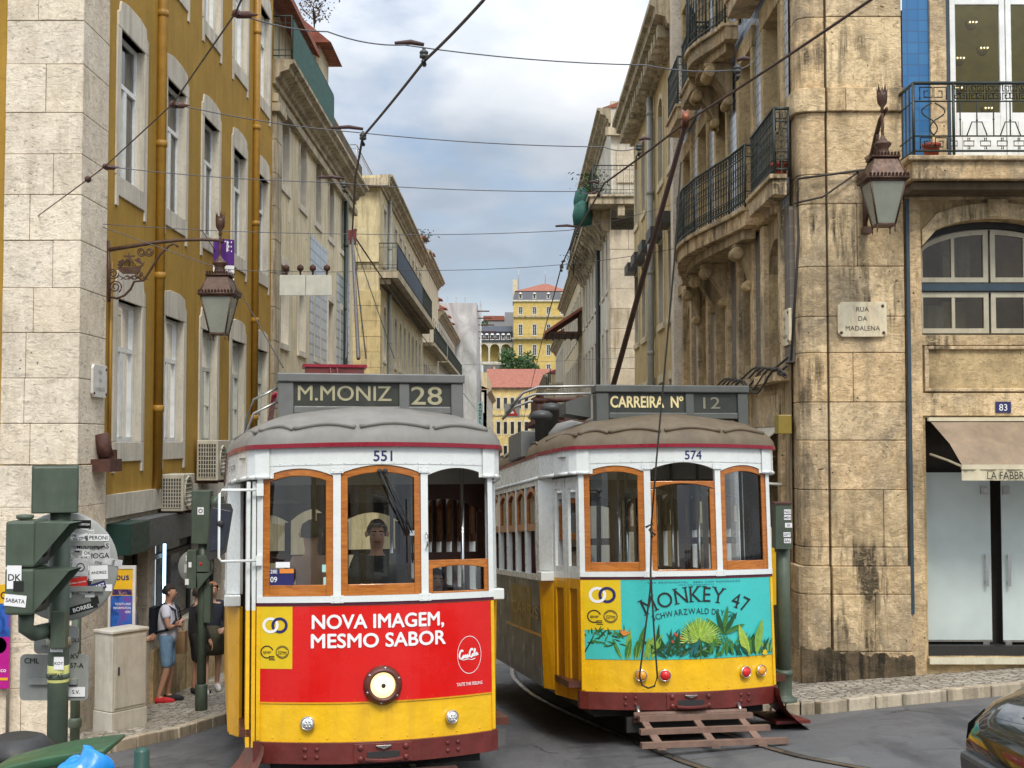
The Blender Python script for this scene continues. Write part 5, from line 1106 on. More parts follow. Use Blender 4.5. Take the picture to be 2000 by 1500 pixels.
    b.box(xm-.045, xm+.045, yb+.003, yb+.16, 3.10 if red else 3.16, zt_-.077, GP); b.box(X0+.131, X1-.111, yb+.004, yb+.16, zb_-.085, zb_-.02, GP); b.box(X0+.131, X1-.111, yb+.12, yb+.16, zb_-.02, zt_-.076, DGREY)
    done(b, 'destination_box', bevel=.01)
    b = B(); b.box(X0+.131, xm-.046, yb+.03, yb+.05, zb_-.019, zt_-.077, BOARD); b.box(xm+.046, X1-.111, yb+.03, yb+.05, zb_-.019, zt_-.077, BOARD)
    if red: b.text('M.MONIZ', .135, (X0+.131+xm-.046)/2-.02, zb_+.03, yb+.025, GILT, .012, fit=.80); b.text('28', .165, (xm+.046+X1-.111)/2-.03, zb_+.0, yb+.025, GILT, .01, fit=.27)
    else: b.text('CARREIRA  Nº', .12, (X0+.131+xm-.046)/2, zb_+.035, yb+.025, GILT2, .03, fit=.76); b.text('12', .125, (xm+.046+X1-.111)/2-.06, zb_+.025, yb+.025, GILT3, .005, fit=.18)
    done(b, 'destination_blind')
    b = B()
    for dz in ((0, .12) if red else ()): b.tube([(X0, yb+.1, 3.36-dz), (X0-.2, yb+.14, 3.26-dz), (X0-.26, yb+.16, 3.1-dz), (X0-.27, yb+.17, 2.95)], .012, STEEL, 6)
    done(b, 'grab_rail') if red else None
    # --- saloon body
    sh = 1.19
    for sgn in (-1, 1):
        b = B(); xw = sgn*sh
        b.box(min(xw, xw-sgn*.05), max(xw, xw-sgn*.05), 1.30, LEN-1.3, .42, 1.50, SKG if not red else TYEL2); b.box(min(xw+sgn*.02, xw-sgn*.05), max(xw+sgn*.02, xw-sgn*.05), 1.25, LEN-1.25, 1.501, 1.56, TWHITE if not red else TWHITE)
        b.box(min(xw, xw-sgn*.06), max(xw, xw-sgn*.06), 1.25, LEN-1.25, 2.50, 2.62, TWHITE)
        for e0, e1 in ((1.25, 1.55), (LEN-1.55, LEN-1.25)): b.box(min(xw, xw-sgn*.05), max(xw, xw-sgn*.05), e0, e1, 1.56, 2.5, TWHITE)
        for i in range(1, 8): yy = 1.55+(LEN-3.1)*i/8; b.box(min(xw, xw-sgn*.06), max(xw, xw-sgn*.06), yy-.035, yy+.035, 1.56, 2.5, TWHITE); b.box(min(xw-sgn*.061, xw-sgn*.10), max(xw-sgn*.061, xw-sgn*.10), yy-.05, yy+.05, 1.0, 2.5, DWOOD)
        b.box(min(xw-sgn*.062, xw-sgn*.09), max(xw-sgn*.062, xw-sgn*.09), 1.4, LEN-1.4, .6, 1.55, DWOOD)
        if not red:
            b.box(min(xw+sgn*.004, xw+sgn*.001), max(xw+sgn*.004, xw+sgn*.001), 1.9, 3.3, .95, 1.42, paint('old_advert_yellow', (.28, .19, .02), .4, var=.3, scale=3, dirt=.4)); b.box(min(xw+sgn*.006, xw+sgn*.001), max(xw+sgn*.006, xw+sgn*.001), 1.3, 3.6, .92, .945, TYEL2)
            V, F = text_geo('CARRIS', .01, 'LEFT', 0, 1); b.add([(xw+sgn*.008, (3.2-.62*.28*a*2.3) if sgn < 0 else 2+a*.4, 1.1+z*.13) for a, z in V], F, paint('old_advert_gold', (.45, .33, .06), .4))
        done(b, 'side_panel')
        # tapered yellow and white corner piece beside the doorway
        b = B(); n = 4
        for z0_, z1_, mt in ((.40, 1.50, TYEL2), (1.60, 2.56, TWHITE)):
            x0, y0_, x1, y1_ = sgn*1.10, 1.06, sgn*1.21, 1.27; tp = .03 if mt is TYEL2 else 0
            b.add([(x0+sgn*tp*0, y0_, z0_), (x1-sgn*tp, y1_, z0_), (x1, y1_, z1_), (x0, y0_, z1_), (x0-sgn*.03, y0_+.03, z0_), (x1-sgn*.06, y1_+.04, z0_), (x1-sgn*.05, y1_+.04, z1_), (x0-sgn*.03, y0_+.03, z1_)], [(0, 1, 2, 3), (4, 5, 6, 7), (0, 1, 5, 4), (1, 2, 6, 5), (2, 3, 7, 6), (3, 0, 4, 7)], mt)
        b.box(min(sgn*1.09, sgn*1.23), max(sgn*1.09, sgn*1.23), 1.04, 1.29, 1.502, 1.598, TWHITE)
        done(b, 'corner_post', bevel=.008)
    # side windows
    for sgn in (-1, 1):
        xw = sgn*(sh-.03)
        for i in range(8):
            y0_ = 1.55+(LEN-3.1)*i/8+.035; y1_ = 1.55+(LEN-3.1)*(i+1)/8-.035
            Mw = Matrix(((0, 1, 0, xw), (1, 0, 0, y0_), (0, 0, 1, 0), (0, 0, 0, 1))); ww = y1_-y0_
            b = MB(lambda x, y, z: (Mw @ Vector((x, y, z)))); ar = lambda x: 2.50-.10*((x-ww/2)/(ww/2))**2
            b.box(0, .045, -.02, .02, 2.02, 2.42, WOOD); b.box(ww-.045, ww, -.02, .02, 2.02, 2.42, WOOD); b.box(.045, ww-.045, -.018, .018, 2.02, 2.10, WOOD); b.ribbon(0, ww, lambda x: ar(x)-.05, ar, -.022, .022, WOOD, 8)
            o = done(b, 'side_window'); p = MB(lambda x, y, z: (Mw @ Vector((x, y, z)))); p.quad((.02, 0, 2.05), (ww-.02, 0, 2.05), (ww-.02, 0, 2.47), (.02, 0, 2.47), TGLASS); done(p, 'pane', o)
    # --- doors
    for sgn in (-1, 1):
        if red and sgn < 0:   # folded open beside the front corner
            for k in range(2):
                b = B(lambda x, y, z: (x, y, z)); x = -.985-.045*k; y0_ = .33+.02*k
                for z0_, z1_, mt in ((.42, 1.5, TYEL), (1.5, 2.54, TWHITE)):
                    b.box(x-.03, x+.0, y0_, y0_+.05, z0_, z1_, mt); b.box(x-.03, x, y0_+.26, y0_+.31, z0_, z1_, mt); b.box(x-.025, x-.005, y0_+.05, y0_+.26, z0_, z0_+.14, mt); b.box(x-.03, x, y0_+.05, y0_+.26, z1_-.08, z1_, mt)
                    if mt is TYEL: b.box(x-.018, x-.01, y0_+.05, y0_+.26, z0_+.14, z1_-.08, TYEL2)
                o = done(b, 'folding_door'); p = B(); p.quad((x-.015, y0_+.05, 1.6), (x-.015, y0_+.26, 1.6), (x-.015, y0_+.26, 2.46), (x-.015, y0_+.05, 2.46), TGLASS); done(p, 'pane', o)
        else:
            for k in range(2):
                q0, q1 = .02+.49*k, .49+.49*k; A = Vector((sgn*.965, .36)); C_ = Vector((sgn*1.10, 1.08)); pa = A+(C_-A)*q0; pc = A+(C_-A)*q1
                mp_ = lambda x, y, z: (pa.x+(pc.x-pa.x)*x-sgn*y, pa.y+(pc.y-pa.y)*x+y*.2, z)
                b = B(mp_)
                for z0_, z1_, mt in ((.36, 1.54, TYEL2), (1.54, 2.54, TWHITE)):
                    b.box(0, .2, 0, .03, z0_, z1_, mt); b.box(.8, 1, 0, .03, z0_, z1_, mt); b.box(.2, .8, .002, .028, z0_, z0_+.12, mt); b.box(.2, .8, .002, .028, z1_-.1, z1_, mt)
                    if mt is TYEL2: b.box(.2, .8, .016, .024, z0_+.12, z1_-.1, paint('amber_panel', (.35, .15, .008), .4))
                o = done(b, 'folding_door'); p = B(mp_); p.quad((.2, .015, 1.66), (.8, .015, 1.66), (.8, .015, 2.44), (.2, .015, 2.44), TGLASS); done(p, 'pane', o)
    # --- interior: floor, ceiling, bulkhead with arched openings, seats, poles
    b = B(); b.box(-1.1, 1.1, .35, LEN-.4, .50, .56, DWOOD); b.add([(-1.12, .45, 2.74), (1.12, .45, 2.74), (1.12, LEN-.5, 2.74), (-1.12, LEN-.5, 2.74)], [(0, 1, 2, 3)], CEIL)
    for yb_ in (1.35, LEN-1.35):
        b.box(-1.13, -.34, yb_, yb_+.04, .56, 1.55, DWOOD); b.box(.34, 1.13, yb_, yb_+.04, .56, 1.55, DWOOD)
        for x in (-1.13, -.42, .34, 1.05): b.box(x, x+.08, yb_, yb_+.04, 1.551, 2.3, DWOOD)
        for s_ in (-1, 1): b.ribbon(min(s_*.34, s_*1.13), max(s_*.34, s_*1.13), lambda x: 2.28+.14*(1-((x-s_*.735)/.4)**2), 2.55, yb_, yb_+.04, DWOOD, 8)
        b.ribbon(-.34, .34, lambda x: 2.32+.16*(1-(x/.34)**2), 2.55, yb_+.001, yb_+.039, DWOOD, 8); b.box(-1.13, 1.13, yb_, yb_+.04, 2.551, 2.73, CEIL)
        for s_ in (-1, 1): b.box(s_*.735-.36, s_*.735+.36, yb_+.002, yb_+.038, 1.86, 1.93, DWOOD)
    for i in range(9):
        for s_ in (-1, 1): yq = 1.8+.62*i; b.box(s_*.72-.36, s_*.72+.36, yq, yq+.42, .93, .99, DWOOD); b.box(s_*.72-.36, s_*.72+.36, yq+.40, yq+.45, .93, 1.42, DWOOD)
    for x, y in ((-.5, .6), (.45, 1.0), (-.25, 1.3), (.25, 1.3), (.8, .75)): b.tube([(x, y, .56), (x, y, 2.74)], .017, CHROME, 8)
    for i in range(5): b.box(-.14+.0*i, .14, 1.2+i*1.3, 1.42+i*1.3, 2.68, 2.735, paint('lamp_shade_pale', (.75, .7, .5), .5))
    b.box(-.22, .06, .46, .6, .56, 1.40, DGREY); b.lathe([(.10, 0), (.10, .06), (.03, .08)], STEEL, 12, (-.1, .53, 1.40)); b.tube([(-.1, .53, 1.47), (.06, .5, 1.5)], .015, STEEL, 6)
    b.box(-.9, -.6, .9, 1.3, .56, 1.5, DGREY)
    done(b, 'cabin_interior')
    if red:
        b = B(FM); b.box(-.88, -.69, .004, .012, 1.70, 1.83, NAVY); b.box(-.80, -.69, .001, .0035, 1.795, 1.83, ORNG); b.text('28E', .03, -.845, 1.795, .0015, WPRINT, .012, .9, 'CENTER'); b.text('09', .045, -.845, 1.725, .0015, WPRINT, .012, .9); done(b, 'route_card'); b = B(FM); b.box(-.83, -.72, .005, .011, 1.84, 1.885, WPRINT)
        done(b, 'paper_slip'); b = B(FM); b.box(-.46, -.40, .008, .012, 1.70, 1.76, paint('pale_sticker', (.35, .6, .55), .4)); b.box(-.47, -.39, .008, .012, 1.80, 1.86, paint('pale_sticker', (.35, .6, .55), .4)); done(b, 'sticker')
        b = B(FM)
        for dx in (0, .045): b.lathe([(.02, -.01), (.022, -.05), (.001, -.055)], RUBBER, 8, (-.02+dx, 0, 2.60), 'y'); b.tube([(-.02+dx, -.045, 2.60), (.10+dx, -.055, 2.34), (.225+dx*.4, -.055, 2.10)], .008, RUBBER, 5)
        b.tube([(.24, -.05, 2.38), (.245, -.05, 1.86)], .007, RUBBER, 5); b.box(.222, .262, -.06, -.04, 2.08, 2.12, CHROME); done(b, 'wiper')
        b = B(); x = -1.24; b.tube([(-.96, .28, 2.47), (-1.26, .22, 2.47), (-1.28, .22, 2.44), (-1.28, .22, 1.93), (-1.26, .22, 1.90), (-.96, .28, 1.90)], .011, TWHITE, 8); b.box(-.985, -.93, .25, .30, 2.42, 2.52, TWHITE); b.box(-.985, -.94, .25, .30, 1.86, 1.94, TWHITE)
        o = done(b, 'mirror'); b = B(); b.prism([(-1.38, 1.96), (-1.36, 1.90), (-1.22, 1.97), (-1.17, 2.31), (-1.19, 2.36), (-1.34, 2.37)], .235, .30, BLACK); b.prism([(-1.35, 1.98), (-1.24, 2.0), (-1.19, 2.30), (-1.33, 2.33)], .228, .234, paint('mirror_back', (.03, .035, .05), .2)); b.lathe([(.03, 0), (.025, -.03), (.001, -.032)], BLACK, 8, (-1.27, .232, 2.2), 'y'); done(b, 'mirror_head', o, .012)
        b = B(FM); b.tube([(.365, -.02, 2.1), (.37, -.055, 2.07), (.37, -.055, 2.0), (.365, -.02, 1.97)], .008, CHROME, 6); done(b, 'grab_handle')
        # folded red collector frame on the roof and its pole
        b = B(); b.box(-.42, .18, 2.9, 3.05, 3.66, 3.84, MAROON); b.box(-.45, .21, 2.88, 3.07, 3.83, 3.86, REDSTRIP); 
        for x in (-.75, .45): b.tube([(x*.5, 2.95, 3.68), (x, 2.6, 3.50), (x, 3.6, 3.34)], .03, REDSTRIP, 6)
        for x in (-.17, -.1): b.tube([(x, 2.87, 3.82), (x+.01, 2.86, 3.66)], .012, MAROON, 5)
        b.box(-.6, .4, 2.5, 3.9, 3.22, 3.36, REDSTRIP); done(b, 'collector_base')
    else:
        b = B(); b.box(-1.26, -.98, 2.0, 2.9, 2.84, 3.13, GREYP); done(b, 'roof_box', bevel=.01)
        for x_, y_, z_, h_ in ((-1.08, 1.7, 2.86, .36), (-.90, 2.05, 3.0, .34)): b = B(); b.lathe([(.075, 0), (.075, h_), (.12, h_+.01), (.125, h_+.06), (.09, h_+.095), (.001, h_+.11)], DGREY, 14, (x_, y_, z_)); done(b, 'roof_vent')
        b = B(); b.prism([(-.74, 3.16), (-1.0, 3.2), (-1.0, 3.32), (-.74, 3.40)], .75, 1.1, GP); done(b, 'box_bracket')
        b = B()
        for i in range(3): b.tube([(-.45, 1.7+.3*i, 3.60-.05*i), (-1.05, 2.0+.3*i, 3.62-.05*i), (-1.22, 2.05+.3*i, 3.56-.05*i), (-1.36, 2.1+.3*i, 3.40-.04*i)], .016, STEEL, 6)
        for i in range(4): b.box(-1.02+.16*i, -.94+.16*i, 2.3, 2.7, 3.28+.04*(i % 2), 3.56-.05*(i % 3), RUST)
        b.tube([(-1.05, 2.3, 3.5), (-.4, 2.3, 3.52)], .03, RUST, 6); b.box(-1.08, -.3, 2.2, 2.8, 3.22, 3.27, RUST); b.box(-1.0, -.4, 2.25, 2.7, 3.08, 3.12, RUST)
        for x_ in (-.95, -.5): b.tube([(x_, 2.4, 3.0), (x_, 2.4, 3.3)], .03, RUST, 6)
        done(b, 'collector_base')
        b = B(FM); b.box(-.98, -.62, -.0, .0, 2.9, 2.9, ROOFB) if False else None
        # slatted lifeguard tray
        b = B(); y_, z_ = (-.10, .27), (-.70, .10)
        for i in range(3):
            q = i/2; yy = -.12-.56*q; zz_ = .255-.155*q; hw = .55+.13*q
            b.box(.02-hw, .02+hw, yy-.04, yy+.035, zz_-.03, zz_+.02, RUSTP)
        for x in (-.48, .02, .46): b.add([(x-.03, -.05, .255), (x+.03, -.05, .255), (x+.04, -.72, .075), (x-.04, -.72, .075), (x-.03, -.05, .235), (x+.03, -.05, .235), (x+.04, -.72, .055), (x-.04, -.72, .055)], [(0, 1, 2, 3), (4, 5, 6, 7), (0, 1, 5, 4), (1, 2, 6, 5), (2, 3, 7, 6), (3, 0, 4, 7)], RUSTP)
        b.tube([(-.55, -.02, .27), (.55, -.02, .27)], .03, RUSTP, 8)
        for x in (-.5, .5): b.tube([(x, -.02, .27), (x, .05, .34)], .02, STEEL, 6)
        done(b, 'lifeguard_tray')
    # --- running gear, step plates
    b = B(); b.box(-.85, .85, .35, LEN-.35, .22, .46, RUBBER); b.box(-.62, .62, 2.6, 5.8, .1, .24, BLACK); b.box(-1.05, 1.05, 1.3, LEN-1.3, .34, .42, MAROON); done(b, 'underframe')
    for y in (3.2, 5.1):
        for s_ in (-1, 1):
            b = B(); b.lathe([(.33, -.05), (.33, .05), (.36, .055), (.36, .075), (.1, .09), (.08, .12)], STEEL, 24, (s_*.45, y, .345), 'x'); done(b, 'wheel')
    for s_ in ((-1,) if red else (1,)):
        b = B(); V = []
        for i in range(9):
            q = i/8; V += [(s_*(.92+.34*q*q), .05+.28*q*.2, .46-.42*q), (s_*(1.02+.30*q*q), .95, .46-.42*q)]
        b.add(V, [(2*i, 2*i+2, 2*i+3, 2*i+1) for i in range(8)], MAROON, True); b.box(min(s_*.95, s_*1.3), max(s_*.95, s_*1.3), .25, 1.0, .10, .13, MAROON)
        done(b, 'step_plate')
    b = B(); b.box(-.6, .6, .06, .12, .10, .24, BLACK); b.box(-.55, .6, .0, .05, .20, .24, RUST); done(b, 'guard_board')
    return T, M
T551, MT1 = make_tram('red fronted yellow tram with NOVA IMAGEM advert and lit headlight', -1.036, 10.411, radians(12.8), .168, .075, 551)
T574, MT2 = make_tram('yellow tram with teal MONKEY 47 advert and slatted tray under its bumper', 1.67, 12.524, radians(9.2), .154, .075, 574)
# trolley poles belong to their trams
def pole(T, a, c, r0, r1, mat, nm='trolley_pole'):
    b = MB(); b.tube([a, Vector(a).lerp(Vector(c), .5), c], [r0, (r0+r1)/2, r1], mat, 8); return b.build(nm, T)
WZ = 5.85
pc = PY(1338, 245, 11.6); pa = PY(1198, 752, 15.2); po = pole(T574, pa, pc, .034, .024, POLEB)
b = MB(); b.lathe([(.02, -.03), (.085, -.025), (.06, 0), (.085, .025), (.02, .03)], paint('copper_wheel', (.22, .075, .035), .45, .5), 18, pc+Vector((.0, 0, .06)), 'x'); b.tube([pc+Vector((-.04, 0, .06)), pc+Vector((.04, 0, .06))], .012, RUST); b.build('trolley_wheel', po)
ph = PY(688, 462, 17.3); pr = PY(700, 700, 14.0); po1 = pole(T551, pr, ph, .022, .018, paint('grey_pole', (.09, .08, .08), .5)); b = MB(); b.box(ph.x-.05, ph.x+.05, ph.y-.05, ph.y+.05, ph.z-.1, ph.z+.08, MAROON); b.build('pole_head', po1)
b = MB(); pp = PY(682, 470, 17.2); b.tube([pp, PY(676, 700, 14.2)], .010, paint('grey_pole', (.09, .08, .08), .5)); b.tube([ph, PY(715, 700, 14.0)], .008, BLACK, 4); b.tube([ph, PY(770, 700, 14.4)], .006, BLACK, 4); b.build('pole_stay', T551)
# hanging rope of the far tram's pole
def onf(px, py, off=-.10): return PY(px, py, 12.45+off)
b = MB(); ROPE = paint('dark_rope', (.035, .03, .025), .9)
P_ = [pc+Vector((-.02, .15, -.3)), PY(1318, 500, 12.0), PY(1296, 745, 12.3), onf(1282, 900), onf(1272, 1025)]; b.tube(P_, .009, ROPE, 5)
lp = [onf(1272, 1025), onf(1270, 1150), onf(1258, 1250), onf(1249, 1320), onf(1254, 1338), onf(1266, 1344), onf(1278, 1340), onf(1284, 1322), onf(1278, 1240), onf(1271, 1120), onf(1273, 1030)]; b.tube(curve_pts(lp, 40) if False else lp, .009, ROPE, 5)
b.tube([onf(1261, 1030, -.12), onf(1276, 1022, -.13), onf(1268, 1035, -.12), onf(1280, 1045, -.12), onf(1274, 1050, -.12), onf(1270, 1035, -.12)], .011, ROPE, 5)
b.build('trolley_rope', T574)
# ================================================================== OVERHEAD WIRES
def wire(nm, label, pts, r=.011, sag=.0, mat=None, cat='wire', group=None):
    P = []
    for i in range(len(pts)-1):
        a, c = Vector(pts[i]), Vector(pts[i+1]); n = 8
        for k in range(n): q = k/n; p = a.lerp(c, q); p.z -= sag*4*q*(1-q); P.append(p)
    P.append(Vector(pts[-1])); b = MB(); b.tube(P, r, mat or BLACK, 5); return tag(b.build(nm), label, cat, group)
WR = paint('copper_wire_dark', (.03, .022, .02), .5); WT2 = paint('span_wire_grey', (.08, .08, .085), .5)
tw1 = [PZ(1010, -180, 5.85), PZ(945, 0, 5.85), PZ(830, 118, 5.85), PZ(708, 268, 5.85), PZ(694, 345, 5.85), PZ(688, 455, 5.85), Vector((-2.35, 28, 5.8)), Vector((-2.4, 60, 5.3)), Vector((-2.4, 120, 4.5))]
tw2 = [PZ(1900, -128, 5.85), PZ(1700, 0, 5.85), PZ(1340, 238, 5.85), PZ(1180, 358, 5.85), PZ(1127, 450, 5.85), PZ(1097, 518, 5.85), Vector((.75, 32, 5.8)), Vector((.7, 60, 5.3)), Vector((.7, 120, 4.5))]
wire('trolley_wire', 'thick trolley wire curving down from the sky to the red tram pole', tw1, .012, .01, WR)
wire('trolley_wire', 'brown trolley wire touching the copper wheel of the teal tram pole', tw2, .011, .01, POLEB)
Zs = 5.9
bridle = [PY(75, 421, 16.06), PZ(172, 350, Zs), PZ(205, 325, Zs), PZ(337, 203, Zs), PZ(460, 25, Zs), PZ(497, -60, Zs)]
bw = thing('bridle_wire', 'slanting stay wire with clamps in front of the ochre building', 'wire', tuple(bridle[0])); b = MB(); b.tube(bridle, .007, WR, 5); b.build('cable', bw)
for p, q in ((bridle[1], .04), (bridle[2], .03), (bridle[3], .028), (bridle[4], .025)): b = MB(); b.lathe([(.005, -q), (q*.9, -q*.5), (q*.9, q*.5), (.005, q)], RUST, 8, p); b.build('clamp', bw)
def insul(b, p, s=.05, mt=None):
    mt = mt or DGREY; b.lathe([(.3*s, -1.2*s), (s, -.9*s), (s, -.3*s), (.6*s, -.2*s), (s, 0), (s, .5*s), (.4*s, .9*s), (.4*s, 1.4*s)], mt, 10, p)
def span(label, pts, ears=(), strain=(), sag=.03):
    t = thing('span_wire', label, 'wire', tuple(pts[0]), 'span wires crossing the street'); b = MB(); P = []
    for i in range(len(pts)-1):
        a, c = Vector(pts[i]), Vector(pts[i+1])
        for k in range(8): q = k/8; p = a.lerp(c, q); p.z -= sag*4*q*(1-q); P.append(p)
    P.append(Vector(pts[-1])); b.tube(P, .0052, WT2, 5); b.build('cable', t)
    for p, dx in ears:   # hanger arm holding the trolley wire
        e = MB(); insul(e, p+Vector((0, 0, -.02)), .033); e.tube([p+Vector((dx, 0, .06)), p+Vector((dx*.45, 0, .07)), p+Vector((0, 0, .05))], [.014, .02, .014], paint('hanger_iron', (.06, .028, .025), .6), 7); e.tube([p+Vector((0, -.05, -.09)), p+Vector((.0, .05, -.09))], .018, BLACK, 6); e.build('hanger', t)
    for p in strain: e = MB(); e.lathe([(.005, -.09), (.026, -.05), (.026, .04), (.014, .05), (.005, .09)], RUST, 8, p, 'x'); e.build('insulator', t)
    return t
span('uppermost span wire between ochre wall and tiled balconies', [PZ(460, 25, Zs), PZ(640, 62, Zs), PZ(790, 88, Zs), PZ(1260, 127, Zs), PZ(1440, 136, 6.0), PX(1480, 110, 3.4)], [(PZ(828, 100, 5.93), -.22), (PZ(1440, 130, 6.0), .1)], [PZ(478, 29, Zs)])
span('span wire with red hanger arm joining the thick trolley wire', [PZ(337, 203, Zs), PZ(690, 258, Zs), PZ(1180, 287, Zs), PZ(1240, 290, Zs), PX(1265, 262, 3.2)], [(PZ(709, 262, 5.92), -.3), (PZ(1248, 283, 5.95), .12)], [PZ(350, 206, Zs)])
span('span wire just above the head of the red tram pole', [PZ(205, 325, Zs), PZ(640, 356, Zs), PZ(1130, 374, Zs), PZ(1165, 372, Zs), PX(1190, 345, 3.4)], [(PZ(672, 357, 5.95), -.3), (PZ(1170, 366, 5.95), -.12)], [PZ(216, 327, Zs)])
span('span wire ending at a red hanger near the green parasols', [PY(190, 437, 16.9), PZ(690, 457, Zs), PZ(1110, 450, Zs), PX(1310, 400, 3.2)], [(PZ(1127, 450, 5.93), -.3), (PZ(690, 458, 5.9), .05)])
span('span wire crossing above the yellow hill mansion', [PX(520, 528, -5.3), PZ(800, 528, Zs), PZ(1097, 517, Zs), PX(1330, 483, 3.1)], [(PZ(1097, 518, 5.93), .05)])
span('sagging span wire carrying two blank boards', [PY(190, 440, 16.9), PY(430, 525, 17.0), PX(560, 533, -5.2)], (), [], .0)
span('low far span wire near the roof of the long pale house', [PX(800, 715, -5.3), PX(1240, 698, 3.3)])
wire('guy_wire', 'thin guy wire slanting across the ochre windows to the red tram roof', [PX(395, 450, -5.3), PX(455, 545, -5.2), PY(553, 718, 11.3)], .007, 0, WR)
for k, x0 in enumerate((546, 598)):
    b = MB(); a = PY(x0, 537, 24); c = PY(x0+50, 577, 24); b.box(a.x, c.x, 24, 24.04, c.z, a.z, paint('blank_board', (.62, .62, .54), .5, dirt=.15))
    t = thing('blank_sign', ('blank pale hanging board, nearer the ochre wall', 'blank pale hanging board, nearer the tiled wall')[k], 'sign', tuple(a)); b.build('board', t, .004)
    for q in (.25, .8): b = MB(); x = a.x+(c.x-a.x)*q; b.tube([(x, 24.02, a.z), (x, 24.02, a.z+.1)], .02, RUST); b.lathe([(.01, 0), (.06, .04), (.06, .1), (.01, .14)], RUST, 8, (x, 24.02, a.z+.06)); b.build('hook', t)
# ================================================================== STREET LANTERNS
def lantern(b_iron, b_glass, c, ang, s=1.0):
    M = Matrix.Translation(c) @ Matrix.Rotation(ang, 4, 'Z') @ Matrix.Diagonal((.76*s, .76*s, s, 1)); bi = MB(M=M); bg_ = MB(M=M); h0, h1, H = .135, .27, .50
    C0 = [(-h0, -h0), (h0, -h0), (h0, h0), (-h0, h0)]; C1 = [(-h1, -h1), (h1, -h1), (h1, h1), (-h1, h1)]
    for i in range(4):
        a, b2 = C0[i], C0[(i+1) % 4]; c1, d = C1[i], C1[(i+1) % 4]
        bg_.add([(*a, 0), (*b2, 0), (*d, H), (*c1, H)], [(0, 1, 2, 3)], FROST); bi.tube([(*a, -.01), (*c1, H)], .017, IRON, 4); bi.tube([(*a, 0), (*b2, 0)], .016, IRON, 4); bi.tube([(*c1, H), (*d, H)], .02, IRON, 4)
        bi.lathe([(.002, -.10), (.014, -.06), (.008, -.05), (.014, -.02), (.014, 0)], IRON, 7, (*a, 0))
        for w_, z, hh, n in ((.31, H+.02, .055, 11), (.20, H+.28, .05, 8)):   # crenellated rims
            e0 = Vector((-w_ if i in (0, 3) else w_, -w_ if i < 2 else w_)); e1 = Vector((-w_ if (i+1) % 4 in (0, 3) else w_, -w_ if (i+1) % 4 < 2 else w_)); o = Vector(((e0+e1)/2)).normalized()*.03
            for k in range(n): p = e0.lerp(e1, (k+.12)/n); q = e0.lerp(e1, (k+.88)/n); bi.add([(p.x, p.y, z), (q.x, q.y, z), (q.x+o.x, q.y+o.y, z+hh*.75), ((p.x+q.x)/2+o.x*1.3, (p.y+q.y)/2+o.y*1.3, z+hh), (p.x+o.x, p.y+o.y, z+hh*.75)], [(0, 1, 2, 3, 4)], IRON)
            bi.tube([(e0.x, e0.y, z), (e1.x, e1.y, z)], .018, IRON, 4)
        e = [( -.29, -.29), (.29, -.29), (.29, .29), (-.29, .29)]; f_ = [(-.17, -.17), (.17, -.17), (.17, .17), (-.17, .17)]
        bi.add([(*e[i], H+.03), (*e[(i+1) % 4], H+.03), (*f_[(i+1) % 4], H+.28), (*f_[i], H+.28)], [(0, 1, 2, 3)], IRON); bi.tube([(*e[i], H+.03), (*f_[i], H+.28)], .012, IRON, 4)
    bi.box(-.15, .15, -.15, .15, -.012, .0, IRON); bi.box(-.19, .19, -.19, .19, H+.275, H+.285, IRON)
    bi.lathe([(.13, H+.28), (.10, H+.34), (.085, H+.40), (.13, H+.44), (.135, H+.46), (.07, H+.49), (.035, H+.53), (.022, H+.56)], IRON, 14)
    bi.tube([(.004*cos(k), .004*sin(k), H+.55+.02*k) for k in range(14)], [.022+.004*(k % 2) for k in range(14)], IRON, 7)
    bi.lathe([(.02, H+.82), (.035, H+.85), (.022, H+.88), (.075, H+.94), (.085, H+1.02), (.07, H+1.08), (.05, H+1.07)], IRON, 10)
    for k in range(5): a = k*2*pi/5; bi.add([(.082*cos(a-.5), .082*sin(a-.5), H+1.03), (.082*cos(a+.5), .082*sin(a+.5), H+1.03), (.085*cos(a), .085*sin(a), H+1.16)], [(0, 1, 2)], IRON)
    return bi, bg_
lc = PY(428, 652, 17.1); LT = thing('street_lantern', 'iron street lantern hanging from a ship ornamented bracket on the ochre building', 'street lamp', tuple(PY(210, 520, 17.1)), 'bracket street lanterns')
bi, bg_ = lantern(None, None, lc, 0, .98); bi.build('lantern_frame', LT); bg_.build('lantern_glass', LT)
q = lambda x, y: PY(x, y, 17.1); b = MB()
b.tube([q(212, 488), q(250, 482), q(300, 474), q(350, 469), q(395, 468), q(425, 469), q(436, 473), q(437, 466)], [.03, .028, .026, .024, .022, .022, .018, .012], IRON, 6)
b.tube([q(212, 470), q(213, 590)], .022, IRON, 6); b.tube([q(348, 482), q(340, 476), q(330, 480), q(312, 498), q(292, 530), q(280, 548), q(262, 550), q(255, 565), q(243, 577), q(228, 583), q(214, 580)], .016, IRON, 6)
sp = lambda cx, cy, r0, t0, n, d=1: [q(cx+r0*(1-.75*k/n)*cos(t0+d*k*4.5*pi/n/1.2), cy+r0*(1-.75*k/n)*sin(t0+d*k*4.5*pi/n/1.2)) for k in range(n+1)]
for cx, cy, r0, t0, d in ((276, 492, 9, 0, 1), (292, 492, 9, pi, -1), (221, 534, 11, 0, 1), (225, 560, 13, 1, -1), (272, 536, 8, 2, 1)): b.tube(sp(cx, cy, r0, t0, 26, d), .010, IRON, 5)
for x in range(3): b.tube([q(232+14*x, 538), q(246+14*x, 546), q(260+14*x, 538)], .006, IRON, 4); b.tube([q(236+14*x, 546), q(250+14*x, 538), q(264+12*x, 546)], .006, IRON, 4)
b.build('bracket', LT)
